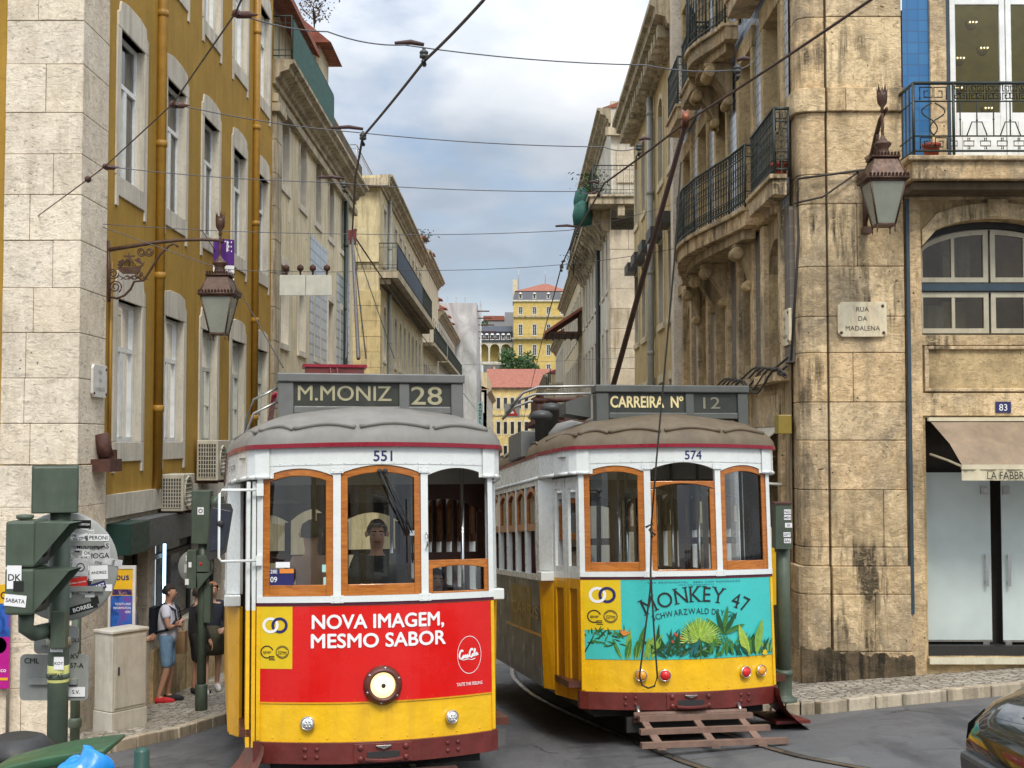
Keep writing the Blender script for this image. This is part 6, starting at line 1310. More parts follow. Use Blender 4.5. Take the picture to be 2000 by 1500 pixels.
b = MB(); hull = [(228, 522), (234, 530), (240, 535), (266, 535), (274, 528), (277, 518), (268, 520), (240, 522)]
def plate2(P, th=.02): 
    A = [q(*p) for p in P]; b.prism([(p.x, p.z) for p in A], 17.1-th/2, 17.1+th/2, IRON)
plate2(hull); plate2([(236, 524), (228, 517), (233, 515), (239, 521)])
for xm in (252,): 
    b.tube([q(xm, 520), q(xm, 494)], .012, IRON, 5)
    for k in range(7): b.tube([q(xm, 500), q(xm-14+4.6*k, 520)], .006, IRON, 4)
    plate2([(xm-9, 502), (xm+9, 502), (xm+12, 499), (xm-12, 499)])
plate2([(230, 512), (240, 506), (246, 512), (236, 519)]); plate2([(262, 508), (272, 503), (281, 518), (270, 514)]); b.tube([q(277, 520), q(282, 511)], .008, IRON, 4); b.build('ship_ornament', LT)
rc = PY(1726, 440, 15.1); RT = thing('street_lantern', 'brown iron street lantern on the golden stone corner pillar above the street plate', 'street lamp', (4.33, 16.05, 6.2), 'bracket street lanterns')
bi, bg_ = lantern(None, None, rc, 0, 1.0); bi.build('lantern_frame', RT); bg_.build('lantern_glass', RT)
b = MB(); X_ = 4.33
q3 = lambda y, z: Vector((X_+.0, y, z)); zt = rc.z+1.34
b.tube([q3(16.0, zt-.62), q3(15.75, zt-.45), q3(15.5, zt-.2), q3(15.3, zt-.04), q3(15.1, zt), q3(15.04, zt+.02)], [.035, .032, .03, .028, .026, .02], IRON, 6)
b.tube([q3(16.03, zt-.5), q3(16.03, zt-1.25)], .03, IRON, 6); b.tube([q3(15.42, zt-.2), q3(15.5, zt-.32), q3(15.6, zt-.6), q3(15.75, zt-.85), q3(15.98, zt-1.15)], .02, IRON, 6)
b.box(X_-.09, X_+.09, 15.97, 16.04, zt-.62, zt-.5, IRON); b.box(X_-.05, X_+.05, 15.9, 16.04, zt-1.3, zt-1.22, IRON)
for k in range(4): b.tube([q3(15.72+.07*cos(t*.6)*(1-t/18)+.02*k, zt-.58-.13*k+.07*sin(t*.6)*(1-t/18)) for t in range(16)], .01, IRON, 4)
for k in range(5): b.tube([q3(15.62+.07*k, zt-.98), q3(15.70+.06*k, zt-.74)], .007, IRON, 4); b.tube([q3(15.70+.06*k, zt-.98), q3(15.62+.07*k, zt-.74)], .007, IRON, 4)
b.build('bracket', RT)
# ================================================================== PLATES AND SIGNS
def plaque(nm, label, M, w_, h, lines, mat, tmat, cat='sign', notch=.05, th=.035, pins=True):
    t = thing(nm, label, cat, M=M); b = MB(M=M); n = notch
    pts = [(n, 0), (w_-n, 0), (w_, n), (w_, h-n*.2), (w_-n*.2, h), (n, h), (0, h-n), (0, n)]
    b.prism(pts, -th, 0, mat)
    for s, sz, x, z in lines: b.text(s, sz, x, z, -th-.002, tmat, .0, .95)
    b.build('plate', t, .004)
    if pins:
        for x, z in ((.04, .05), (w_-.04, .05), (w_-.05, h-.05)): b = MB(M=M); b.lathe([(.022, 0), (.018, -th-.01), (.001, -th-.014)], RUST, 8, (x, 0, z), 'y'); b.build('pin', t)
    return t
PLQ = plaster('plaque_stone', (.72, .64, .46), (.4, .25, .1), .5, .1, 14, .15)
a = PY(1636, 658, 16.05)
plaque('street_plate', 'stone street plate reading RUA DA MADALENA on the golden corner pillar', Matrix.Translation((a.x, 16.055, a.z)), .60, .43, [('RUA', .062, .30, .31), ('DA', .062, .30, .195), ('MADALENA', .062, .30, .075)], PLQ, BLKP)
a = PX(176, 775, -5.36)
plaque('street_plate', 'small white street plate on the pale stone quoin of the ochre building', wallM('L', -5.365) @ Matrix.Translation((PX(177, 775, -5.36).y, 0, PX(177, 775, -5.36).z)), .56, .42, [('RUA', .05, .28, .3), ('DA', .05, .28, .195), ('CONCEIÇÃO', .05, .28, .08)], paint('marble_plate', (.62, .6, .55), .6, dirt=.1), paint('faded_letters', (.3, .29, .27), .7))
plaque('street_plate', 'stone street plate facing the tram street on the golden pillar side', wallM('R', 3.475) @ Matrix.Translation((-16.85, 0, 4.22)), .52, .46, [('RUA', .05, .26, .32), ('DA', .05, .26, .21), ('CONCEIÇÃO', .045, .26, .09)], PLQ, BLKP)
plaque('house_number', 'blue enamel house number plate reading 83 above the awning', Matrix.Translation((5.91, 16.06, 3.36)), .19, .135, [('83', .085, .095, .024)], paint('enamel_blue', (.012, .012, .09), .2, coat=.5), WPRINT, 'sign', .005, .012, False)
b = MB(); V = [];
for j in range(9):
    for i in range(9): x = -.0+.04*i; z = .09*j; V.append((-4.75+.0+x+.0, 22.86+.03*sin(i*.9+j*.6), 5.0+z))
PUR = paint('purple_banner', (.075, .008, .19), .6, var=.15)
t = thing('banner', 'purple and white for sale banner hanging from an ochre building window', 'banner', (-5.2, 22.9, 5.3)); o_ = PX(395, 530, -5.2)
b = MB(M=Matrix.Translation((-5.28, 22.75, o_.z)) @ Matrix.Rotation(radians(18), 4, 'Z')); g_ = lambda x, y, z: (x, .03*sin(x*14+z*2), z); b.map = g_
b.box(0, .36, 0, .008, .26, .72, PUR, 8); b.box(0, .36, 0, .008, 0, .259, WPRINT, 8); b.text('VE', .2, .20, .50, -.004, WPRINT, .02, .8); b.text('917 5', .13, .18, .06, -.004, PUR, .02, .62); b.build('cloth', t)
b = MB(); c = PY(1000, 802, 34); b.box(c.x-.2, c.x+.2, 34, 34.03, c.z-.18, c.z+.18, LGREY); b.flat([(c.x-.155, c.z-.13), (c.x+.155, c.z-.13), (c.x, c.z+.14)], 33.99, paint('sign_red', (.5, .015, .02), .4)); b.flat([(c.x-.06, c.z-.075), (c.x+.06, c.z-.075), (c.x, c.z+.035)], 33.985, WPRINT); tag(b.build('warning_sign'), 'square sign with red triangle hanging over the street between the trams', 'sign')
b = MB(); c = PY(938, 812, 60); b.box(c.x-.13, c.x+.13, 60, 60.05, c.z-.75, c.z+.65, paint('sign_pale_blue', (.3, .42, .42), .5)); [b.text(ch, .13, c.x, c.z+.32-.16*i, 59.98, BLKP, .03) for i, ch in enumerate('ANDALUZ')]; b.flat([(c.x-.08, c.z+.48), (c.x+.08, c.z+.48), (c.x, c.z+.6)], 59.98, BLKP); tag(b.build('vertical_sign'), 'narrow vertical shop sign reading ANDALUZ beside the red tram roof', 'sign')
# ================================================================== AIR CONDITIONERS
ACW = paint('ac_cream', (.5, .46, .36), .5, var=.1, dirt=.3)
def aircon(label, y, z, w_=.85, h=.62, d=.36):
    M = wallM('L', -5.4) @ Matrix.Translation((y, -d-.06, z)); t = thing('air_conditioner', label, 'air conditioner', M=M, group='wall air conditioners')
    b = MB(M=M); b.box(0, w_, 0, d, 0, h, ACW); b.build('casing', t, .015)
    b = MB(M=M); b.lathe([(.26, -.005), (.24, -.015), (.24, -.02), (.23, -.004)], ACW, 24, (w_*.42, 0, h*.5), 'y'); b.lathe([(.23, -.004), (.001, -.003)], DGREY, 24, (w_*.42, 0, h*.5), 'y')
    for k in range(7): b.tube([(w_*.42-.23, -.012, h*.5-.2+.066*k), (w_*.42+.23, -.012, h*.5-.2+.066*k)], .005, ACW, 4)
    b.build('fan_grille', t)
    b = MB(M=M); b.box(-.006, -.002, .03, d-.03, .06, h-.06, DGREY)
    for k in range(8): b.box(-.014, -.007, .03+k*(d-.06)/7-.006, .03+k*(d-.06)/7+.006, .06, h-.06, ACW)
    for k in range(9): b.box(-.013, -.008, .03, d-.03, .06+k*(h-.12)/8-.006, .06+k*(h-.12)/8+.006, ACW)
    b.build('side_grille', t); b = MB(M=M)
    for x in (.12, w_-.12): b.box(x-.02, x+.02, .02, d+.06, -.05, -.005, RUST)
    b.build('wall_bracket', t)
pz_ = PX(376, 945, -5.0); aircon('cream air conditioner with square side grille above the shop fascia', 21.95, pz_.z, .85, .68)
aircon('old boxy air conditioner standing low on the ochre wall by the drainpipe', 19.75, PX(305, 1010, -5.0).z, .7, .56, .34)
# ================================================================== SIGNALS, POLES, CABINET
def sticker(b, x, z, w_, h, y, mat, txt=None, tm=None, ts=.6, rot=0):
    c_, s_ = cos(rot), sin(rot); P = [(-w_/2, -h/2), (w_/2, -h/2), (w_/2, h/2), (-w_/2, h/2)]
    b.flat([(x+p*c_-q_*s_, z+p*s_+q_*c_) for p, q_ in P], y, mat)
    if txt: 
        V, F = text_geo(txt, .02, 'CENTER', 0, 1); xs_ = [p[0] for p in V]; k = min(h*ts, w_*.88/(max(xs_)-min(xs_)))
        b.add([(x+(p[0]*k)*c_-(p[1]*k-k*.5)*s_, y-.001, z+(p[0]*k)*s_+(p[1]*k-k*.5)*c_) for p in V], F, tm)
def sighead(t, M, w_, h, d, n, nm='signal_head'):
    """signal housing seen from behind or the side; lamps look along -y of M"""
    b = MB(M=M); b.box(-w_/2, w_/2, 0, d, 0, h, GREENP); b.box(-w_/2-.012, w_/2+.012, d*.35, d*.4, -.01, h+.01, GREENP)
    o = b.build(nm, t, .018)
    v = MB(M=M)
    for k in range(n):
        zc = h*(k+.5)/n; r = min(w_*.42, h/n*.42); V = []
        for i in range(13):
            a = -.25+(pi+.5)*i/12; V += [(r*cos(a), 0, zc+r*sin(a)), (r*cos(a), -.2*(.55+.45*sin(a) if sin(a) > 0 else .4), zc+r*sin(a))]
        v.add(V, [(2*i, 2*i+2, 2*i+3, 2*i+1) for i in range(12)], GREENP, True); v.lathe([(r*.95, -.005), (r*.5, -.03), (.001, -.035)], DGREY, 14, (0, 0, zc), 'y')
    v.build('visor', o); return o
Y0 = 9.4; pg = lambda px, py, Y=Y0: PY(px, py, Y)
px_ = pg(114, 1300).x; gz = ground(px_, Y0)+.12
SG = thing('traffic_signal', 'green traffic signal post plastered with stickers at the left edge', 'traffic signal', (px_, Y0, gz))
b = MB(); b.tube([(px_, Y0, gz), (px_, Y0, pg(114, 960).z)], .072, GREENP, 18); b.lathe([(.074, -.02), (.08, -.01), (.08, .01), (.074, .02)], GREENP, 18, (px_, Y0, pg(114, 1320).z)); b.lathe([(.074, -.03), (.083, -.02), (.083, .02), (.074, .03)], paint('zinc_band', (.4, .38, .3), .4, .6), 18, (px_, Y0, pg(114, 1252).z))
yb_ = PY(114, 1315, Y0).z; b.lathe([(.0735, -.06), (.0745, -.055), (.0745, .055), (.0735, .06)], paint('yellow_sticker', (.6, .6, .2), .5), 18, (px_, Y0, yb_)); b.text('LOBBYDAZE', .035, px_, yb_-.02, Y0-.078, BLKP, .01, fit=.12)
for (ppx, ppy, w_, h, tx) in ((118, 1262, .09, .06, 'DEAR'), (122, 1292, .07, .09, 'KOY')): p = pg(ppx, ppy); sticker(b, p.x, p.z, w_, h, Y0-.076, WPRINT, tx, BLKP)
b.build('post', SG)
a = pg(57, 1000); c = pg(150, 912); M = Matrix.Translation(((a.x+c.x)/2-.02, Y0+.10, a.z)) @ Matrix.Rotation(radians(200), 4, 'Z')
o = sighead(SG, M, abs(c.x-a.x)*.88, c.z-a.z, .24, 1)
a = pg(18, 1198, 9.1); c = pg(72, 1015, 9.1)
for k in range(2):   # two part head facing right, with slanted hoods
    z0_ = a.z+(c.z-a.z)*k/2; hh = (c.z-a.z)/2-.006; b = MB(); b.box(a.x, a.x+.20, 9.0, 9.30, z0_, z0_+hh, GREENP); o = b.build('signal_head', SG, .018)
    v = MB(); x0 = a.x+.20; 
    v.add([(x0, 9.02, z0_+hh-.01), (x0, 9.28, z0_+hh-.01), (x0+.24, 9.28, z0_+hh-.015), (x0+.24, 9.02, z0_+hh-.015), (x0, 9.02, z0_+.02), (x0, 9.28, z0_+.02)], [(0, 1, 2, 3), (0, 3, 4), (1, 2, 5)], GREENP); v.box(x0-.005, x0+.02, 9.03, 9.27, z0_+.03, z0_+hh-.03, DGREY); v.lathe([(.1, .02), (.06, .05), (.001, .055)], DGREY, 12, (x0, 9.15, z0_+hh*.5), 'x'); v.build('hood', o)
b = MB(); sticker(b, a.x+.07, a.z+.26, .1, .16, 8.995, WPRINT, 'DK', BLKP); sticker(b, a.x+.08, a.z+.10, .15, .08, 8.995, WPRINT, 'SABATA', BLKP, .7, -.1); sticker(b, a.x+.1, a.z+.2, .07, .07, 8.994, BLKP); b.build('sticker', SG)
b = MB(); z_ = pg(60, 1218).z; b.tube([(a.x+.1, 9.15, a.z), (a.x+.1, 9.15, z_), (a.x+.14, 9.2, z_-.04), (px_-.05, 9.38, z_-.04)], .055, GREENP, 10); b.build('arm', SG); b = MB(); b.box(px_-.02, px_+.09, Y0-.13, Y0-.06, z_-.16, z_+.1, GREENP); b.build('clamp', SG, .01); b = MB(); b.lathe([(.05, 0), (.06, .01), (.06, .03), (.02, .035)], GREENP, 12, (a.x+.08, 9.15, c.z)); b.build('cap', SG)
# round sign seen from behind
dc = pg(124, 1106, 9.6); RS = thing('round_sign', 'back of a round road sign covered with paper stickers', 'sign', (dc.x, 9.6, dc.z)); R_ = .40
b = MB(); b.lathe([(.001, -.012), (R_-.01, -.012), (R_, 0), (R_, .012), (R_-.02, .012), (.001, .012)], LGREY, 48, (dc.x, 9.6, dc.z), 'y')
for zz in (.17, -.16): b.box(dc.x-.3, dc.x+.3, 9.56, 9.587, dc.z+zz-.018, dc.z+zz+.018, LGREY)
b.build('disc', RS)
b = MB(); S_ = lambda ppx, ppy, w_, h, m, tx=None, tm=BLKP, ts=.6, rot=0, y=9.584: sticker(b, pg(ppx, ppy, 9.58).x, pg(ppx, ppy, 9.58).z, w_, h, y, m, tx, tm, ts, rot)
GPAP = paint('grey_paper', (.5, .5, .5), .6, var=.25, scale=30)
S_(160, 1024, .13, .06, BLKP, 'LACOBRIGA', WPRINT, .3); S_(192, 1050, .15, .05, WPRINT, 'PERONI', BLKP, .8); S_(161, 1068, .10, .055, WPRINT, 'MUD', BLKP, .8); S_(198, 1066, .12, .05, GPAP, 'IÇAS', BLKP, .85); S_(195, 1085, .15, .13, GPAP, 'IOGA', BLKP, .6, .03, 9.585); S_(157, 1108, .11, .13, GPAP); S_(193, 1118, .13, .1, WPRINT, 'ANDREZ', BLKP, .3, .05); S_(221, 1098, .05, .13, GPAP, 'SAL', BLKP, .4, 1.4)
S_(150, 1138, .15, .075, paint('red_sticker', (.6, .03, .02), .5), 'FOOTBALL CULTURE', WPRINT, .5, .15, 9.583); S_(126, 1146, .1, .16, WPRINT, 'WEST', BLKP, .3); S_(188, 1146, .14, .055, NAVY, 'RAWEZ', WPRINT, .75, .3, 9.582); S_(161, 1187, .22, .055, BLKP, 'BORREL', WPRINT, .55, .28); S_(140, 1070, .05, .05, GPAP); S_(175, 1160, .07, .05, GPAP); S_(212, 1148, .05, .05, WPRINT)
rn = random.Random(21)
for i in range(46):
    a_ = rn.uniform(-1.35, 1.35); r_ = rn.uniform(20, 92); w_ = rn.uniform(.03, .08); S_(124+r_*cos(a_), 1106+r_*sin(a_), w_, w_*rn.uniform(.4, 1.1), rn.choice((GPAP, WPRINT, GPAP, BLKP, LGREY)), rn.choice((None, 'ALT', 'ZINE', None, 'OK', 'RUA')), rn.choice((BLKP, DGREY)), .5, rn.uniform(-.3, .3), 9.5868-.00004*i)
ringflat(b, pg(157, 1108, 9.58).x, pg(157, 1108, 9.58).z, .025, .032, 9.582, BLKP, 16); b.build('sticker', RS, recalc=False)
def backplate(label, x0, y0, x1, y1, Y, txts=()):
    a = PY(x0, y1, Y); c = PY(x1, y0, Y); t = thing('sign_plate', label, 'sign', ((a.x+c.x)/2, Y, a.z)); b = MB(); w_, h = c.x-a.x, c.z-a.z; r = .035
    P = []
    for cx, cz, a0 in ((c.x-r, c.z-r, 0), (a.x+r, c.z-r, pi/2), (a.x+r, a.z+r, pi), (c.x-r, a.z+r, 1.5*pi)): P += [(cx+r*cos(a0+k*pi/8), cz+r*sin(a0+k*pi/8)) for k in range(5)]
    b.prism(P, Y, Y+.01, LGREY); b.box(a.x+w_*.15, c.x-w_*.15, Y-.03, Y-.002, a.z+h*.42-.02, a.z+h*.42+.02, LGREY)
    for s, ppx, ppy, sz in txts: p = PY(ppx, ppy, Y); b.text(s, sz, p.x, p.z-sz/2, Y-.004, BLKP, .012, 1)
    b.build('plate', t); return t, a, c
t, a, c = backplate('grey back of a rectangular sign lettered CML and XV 57-A on the sticker covered post', 38, 1278, 173, 1368, 9.52, [('CML', 62, 1290, .04), ('XV', 146, 1281, .036), ('57-A', 150, 1299, .036)])
b = MB(); p = PY(149, 1351, 9.515); sticker(b, p.x, p.z, .13, .07, 9.51, WPRINT, 'S.V.', BLKP, .4); b.build('sticker', t)
t, a, c = backplate('small grey sign back above the CML plate', 66, 1222, 154, 1277, 9.62, [('SPOLI', 141, 1250, .03)])
p2 = [PY(146, 1445, 15.1), PY(146, 1105, 15.1)]; b = MB(); b.tube([(p2[0].x, 15.1, ground(p2[0].x, 15.1)), (p2[0].x, 15.1, p2[1].z)], .055, GREENP, 14); b.lathe([(.06, 0), (.075, .02), (.075, .1), (.06, .12)], GREENP, 14, (p2[0].x, 15.1, ground(p2[0].x, 15.1)+.28)); tag(b.build('sign_post'), 'plain green post standing on the cobbles behind the signal post', 'post')
# signal by the red tram
Y2 = 17.9; cx = PY(393, 1380, Y2).x; gz = ground(cx, Y2)+.12; k2 = lambda px, py: PY(px, py, Y2)
SG2 = thing('traffic_signal', 'green traffic signal with amber lamp beside the red tram mirror', 'traffic signal', (cx, Y2, gz))
b = MB(); b.tube([(cx, Y2, gz), (cx, Y2, k2(393, 1000).z)], .062, GREENP, 14); b.lathe([(.07, 0), (.085, .01), (.085, .34), (.07, .36)], GREENP, 14, (cx, Y2, gz)); b.build('post', SG2)
a = k2(377, 1062); c = k2(414, 957); b = MB(); b.box(a.x, c.x, Y2-.12, Y2+.1, a.z, c.z, GREENP); p = k2(396, 997); sticker(b, p.x, p.z, .085, .1, Y2-.123, WPRINT); ringflat(b, p.x, p.z, .02, .03, Y2-.126, BLKP, 14); b.build('signal_head', SG2, .015)
b = MB(); 
for i, z in enumerate((.16, .36, .56)): p = Vector((c.x, Y2, a.z+z)); b.lathe([(.09, 0), (.09, .1), (.085, .1), (.08, .01), (.001, .005)], GREENP if i else GREENP, 12, p, 'x'); b.lathe([(.075, .02), (.05, .05), (.001, .06)], AMB if i == 0 else DGREY, 12, p, 'x')
b.build('lamp_hood', SG2)
a = k2(372, 1146); c = k2(391, 1072); b = MB(); b.box(a.x, c.x, Y2-.22, Y2-.07, a.z, c.z, GREENP); p = k2(379, 1100); sticker(b, p.x, p.z, .04, .07, Y2-.223, WPRINT); p = k2(373, 1133); sticker(b, p.x, p.z, .05, .08, Y2-.223, WPRINT); b.box(c.x, c.x+.18, Y2-.2, Y2-.08, a.z+.22, a.z+.44, GREENP); b.lathe([(.02, 0), (.02, -.01), (.001, -.012)], REDL, 10, (c.x+.06, Y2-.2, a.z+.33), 'y'); b.add([(c.x, Y2-.2, a.z+.2), (c.x+.2, Y2-.2, a.z+.2), (c.x+.02, Y2-.2, a.z-.02), (c.x, Y2-.05, a.z+.2), (c.x+.2, Y2-.05, a.z+.2), (c.x+.02, Y2-.05, a.z-.02)], [(0, 1, 2), (3, 4, 5), (0, 1, 4, 3)], GREENP); b.build('pedestrian_head', SG2, .01)
a = k2(400, 1215); b = MB(); b.box(a.x, a.x+.10, Y2-.1, Y2+.06, a.z, a.z+.52, GREENP); b.build('control_box', SG2, .01)
dc = PY(373, 1107, 18.05); b = MB(); b.lathe([(.001, -.01), (.23, -.01), (.24, 0), (.24, .01), (.001, .01)], LGREY, 32, (dc.x+.06, 18.05, dc.z), 'y'); sticker(b, dc.x, dc.z+.12, .14, .07, 18.035, WPRINT, 'G.X.A', BLKP); sticker(b, dc.x-.04, dc.z-.02, .1, .12, 18.035, GPAP); sticker(b, dc.x+.02, dc.z-.14, .12, .06, 18.034, WPRINT, 'REST', BLKP); tag(b.build('round_sign'), 'small round sign back with stickers on the signal by the red tram', 'sign')
# post by the right pavement
Yp = 14.15; cx = PY(1531, 1300, Yp).x; gz = ground(cx, Yp)+.12; kp = lambda px, py: PY(px, py, Yp)
SP = thing('signal_post', 'green signal post with stickered control box between the teal tram and the corner pillar', 'post', (cx, Yp, gz))
b = MB(); b.tube([(cx, Yp, gz), (cx, Yp, kp(1531, 1000).z)], .075, GREENP, 16); b.lathe([(.14, 0), (.14, .05), (.10, .07), (.085, .09), (.085, .30), (.10, .31), (.10, .34), (.076, .36)], GREENP, 16, (cx, Yp, gz)); b.build('post', SP)
a = kp(1514, 1070); c = kp(1539, 984); b = MB(); b.box(a.x-.02, c.x, Yp-.16, Yp+.08, a.z, c.z, GREENP); b.box(a.x-.03, c.x+.01, Yp-.17, Yp+.09, c.z, c.z+.02, RUST)
for (ppx, ppy, m, tx) in ((1532, 998, WPRINT, 'NO'), (1532, 1009, WPRINT, 'MEN'), (1534, 1024, WPRINT, 'IX'), (1531, 1042, WPRINT, 'GPT'), (1532, 1054, WPRINT, 'SAL')): p = kp(ppx, ppy); sticker(b, p.x, p.z, .075, .05, Yp-.163, m, tx, NAVY)
b.build('control_box', SP, .01)
YB = paint('poster_yellow', (.72, .42, .01), .4); b = MB(); b.box(3.22, 3.46, 16.55, 16.6, .95, 1.92, YB); 
for i in range(3): b.lathe([(.06, -.004), (.001, -.004)], BLKP, 12, (3.36, 16.55, 1.1+.17*i), 'y')
b.box(3.28, 3.44, 16.54, 16.549, 1.62, 1.8, BLKP); b.tube([(3.24, 16.58, -.1), (3.24, 16.58, .95)], .015, STEEL); b.tube([(3.44, 16.58, -.1), (3.44, 16.58, .95)], .015, STEEL); tag(b.build('map_board'), 'narrow yellow information board wedged beside the corner pillar', 'sign')
b = MB(); ACL = paint('pale_awning', (.42, .38, .3), .8, var=.2); A_ = [(3.46, 17.0, 3.2), (3.46, 18.6, 3.2), (2.95, 18.6, 2.78), (2.95, 17.0, 2.78)]; t = thing('shop_awning', 'small pale awning folded out beside the corner pillar behind the teal tram', 'awning', (3.4, 17.8, 3)); b.add(A_+[(x, y, z-.02) for x, y, z in A_], [(0, 1, 2, 3), (4, 5, 6, 7), (0, 1, 5, 4), (2, 3, 7, 6), (0, 3, 7, 4)], ACL); b.build('canopy_cloth', t); b = MB(); b.box(3.3, 3.47, 16.35, 16.6, 3.1, 3.34, paint('brass_box', (.25, .18, .03), .4)); b.build('casing', t, .01); b = MB(); b.tube([(3.45, 16.9, 2.45), (2.8, 16.9, 2.5)], .02, WHITE, 6); b.build('arm', t)
# cabinet
CAB = paint('cabinet_paint', (.50, .47, .40), .6, var=.1, dirt=.45, dirtcol=(.2, .17, .11), bmp=.1); ca = PY(173, 1410, 16.0); cb = PY(218, 1240, 16.0); x0, x1 = ca.x, ca.x+.52; gz = ground(ca.x, 16)+.10; zt = PY(190, 1240, 16).z
MC = Matrix.Translation((x0, 16.2, gz)) @ Matrix.Rotation(radians(-35), 4, 'Z'); CB = thing('utility_cabinet', 'grubby cream utility cabinet standing against the stone corner', 'cabinet', M=MC); H = zt-gz
b = MB(M=MC); b.box(0, .34, 0, .52, .26, H, CAB); b.build('body', CB, .01); b = MB(M=MC); b.box(-.01, .35, -.01, .53, 0, .255, CAB); b.build('base', CB, .008); b = MB(M=MC); b.box(-.02, .36, -.02, .54, H+.002, H+.04, CAB); b.build('lid', CB, .01)
b = MB(M=MC); b.box(.341, .352, .03, .49, .30, H-.04, CAB); b.box(.352, .36, .07, .1, .7, .8, DGREY); b.build('door', CB, .004)
# poster stands
def printmat(nm, cols, sc=6):
    m, t, b = newmat(nm); n = noise(t, pos(t, (1, 1, 1)), sc, 5, .6, .5); r = nd(t, 'ShaderNodeValToRGB', {0: n}); r.color_ramp.elements[0].position = .35; r.color_ramp.elements[0].color = c4(cols[0]); r.color_ramp.elements[1].position = .65; r.color_ramp.elements[1].color = c4(cols[2]); e = r.color_ramp.elements.new(.5); e.color = c4(cols[1]); t.links.new(r.outputs[0], b.inputs['Base Color']); b.inputs['Roughness'].default_value = .3; return m
PB = printmat('print_blue', [(.01, .03, .18), (.02, .12, .45), (.15, .05, .3)]); PM = printmat('print_night', [(.01, .01, .05), (.05, .02, .12), (.35, .2, .1)], 12)
Yq = 16.75; a = PY(208, 1390, Yq); c = PY(265, 1105, Yq); gz = ground(a.x, Yq)+.1; PS = thing('poster_stand', 'upright poster stand advertising bus tickets behind the cream cabinet', 'poster stand', ((a.x+c.x)/2, Yq, gz))
b = MB(); fr = paint('stand_frame', (.6, .58, .54), .4)
b.box(c.x-.035, c.x, Yq, Yq+.05, gz, c.z, fr); b.box(a.x, c.x-.036, Yq, Yq+.05, c.z-.04, c.z, fr); b.box(a.x, a.x+.03, Yq, Yq+.05, gz, c.z-.041, fr); b.build('frame', PS)
b = MB(); x0, x1 = a.x+.031, c.x-.036; b.box(x0, x1, Yq+.01, Yq+.03, c.z-.38, c.z-.041, YB); b.box(x0, x1, Yq+.01, Yq+.03, c.z-.78, c.z-.381, PB); b.box(x0, x1, Yq+.01, Yq+.03, c.z-1.3, c.z-.781, PM)
b.text('bus', .09, x1-.13, c.z-.18, Yq+.005, NAVY, .02); b.box(x0+.02, x1-.01, Yq+.006, Yq+.009, c.z-.37, c.z-.3, PM)
for i, s in enumerate(('TICKETS AND', 'INFORMATION', 'HERE')): b.text(s, .03, x1-.02, c.z-.50-.05*i, Yq+.005, WPRINT, .005, .8, 'RIGHT')
b.build('poster', PS)
MAG = paint('poster_magenta', (.42, .005, .22), .35); a = PY(0, 1345, 15.9); c = PY(20, 1145, 15.9)
PS2 = thing('poster_stand', 'magenta tour poster at the left edge of the stone wall', 'poster stand', (a.x-.3, 15.9, ground(a.x, 15.9)+.1)); b = MB(); x0 = a.x-.6; b.box(x0, c.x, 15.9, 15.93, a.z, a.z+.62, MAG); b.box(x0, c.x, 15.9, 15.93, a.z+.621, a.z+1.02, PB); b.box(x0, c.x, 15.9, 15.93, a.z+1.021, a.z+1.25, YB); b.lathe([(.1, -.004), (.001, -.004)], paint('poster_cyan', (.02, .3, .6), .4), 16, (c.x-.13, 15.9, a.z+.52), 'y'); ringflat(b, c.x-.07, a.z+1.12, .03, .045, 15.895, BLKP, 16); b.box(c.x-.12, c.x-.01, 15.895, 15.899, a.z+.1, a.z+.13, YB); b.text('eco', .05, c.x-.08, a.z+.2, 15.896, WPRINT, .01); b.build('poster', PS2)
b = MB(); b.tube([(x0+.02, 15.96, ground(x0, 15.9)+.1), (x0+.02, 15.96, a.z+1.25)], .02, STEEL); b.tube([(c.x-.03, 15.96, ground(x0, 15.9)+.1), (c.x-.03, 15.96, a.z+1.25)], .02, STEEL); b.build('frame', PS2)
# flower pots
TER = paint('terracotta', (.32, .06, .03), .7, var=.2)
for lb, p in (('small terracotta pot on the right balcony rail corner', (5.03, 15.62, 6.42)), ('small terracotta pot on the street balcony by the corner pillar', (3.36, 16.42, 6.36))):
    b = MB(); b.lathe([(.075, 0), (.10, .13), (.115, .135), (.115, .17), (.095, .17), (.09, .14)], TER, 14, p); tag(b.build('flower_pot'), lb, 'flower pot')
# ================================================================== BINS, BAG, BOLLARD
BING = paint('bin_green', (.02, .075, .03), .45, var=.2, dirt=.25, dirtcol=(.1, .1, .07)); BLUEB = paint('blue_bag', (.005, .22, .62), .3, var=.12, scale=10)
gz = ground(-2.65, 7.1)+.12; t = thing('litter_bin', 'green wheeled bin with its lid tilted open at the bottom left corner', 'bin', (-2.6, 7.1, gz)); b = MB()
P0 = [(-2.95, 6.85), (-2.3, 6.85), (-2.3, 7.4), (-2.95, 7.4)]; V = [((x+2.62)*.8-2.62, (y-7.1)*.8+7.1, gz+.06) for x, y in P0]+[(x, y, gz+.55) for x, y in P0]; b.add(V, [(0, 1, 2, 3), (0, 1, 5, 4), (1, 2, 6, 5), (2, 3, 7, 6), (3, 0, 4, 7)], BING); b.tube([(x, y, gz+.55) for x, y in P0], .025, BING, 6, True); b.build('body', t)
l0, l1 = PY(-25, 1506, 6.75), PY(212, 1458, 6.75); b = MB(); n = 10
V = []
for i in range(n+1):
    q_ = i/n; p = l0.lerp(l1, q_); V += [(p.x, 6.68, p.z+.02*sin(pi*q_)), (p.x, 7.05, p.z+.0+.02*sin(pi*q_)), (p.x, 7.05, p.z-.02), (p.x, 6.68, p.z-.035)]
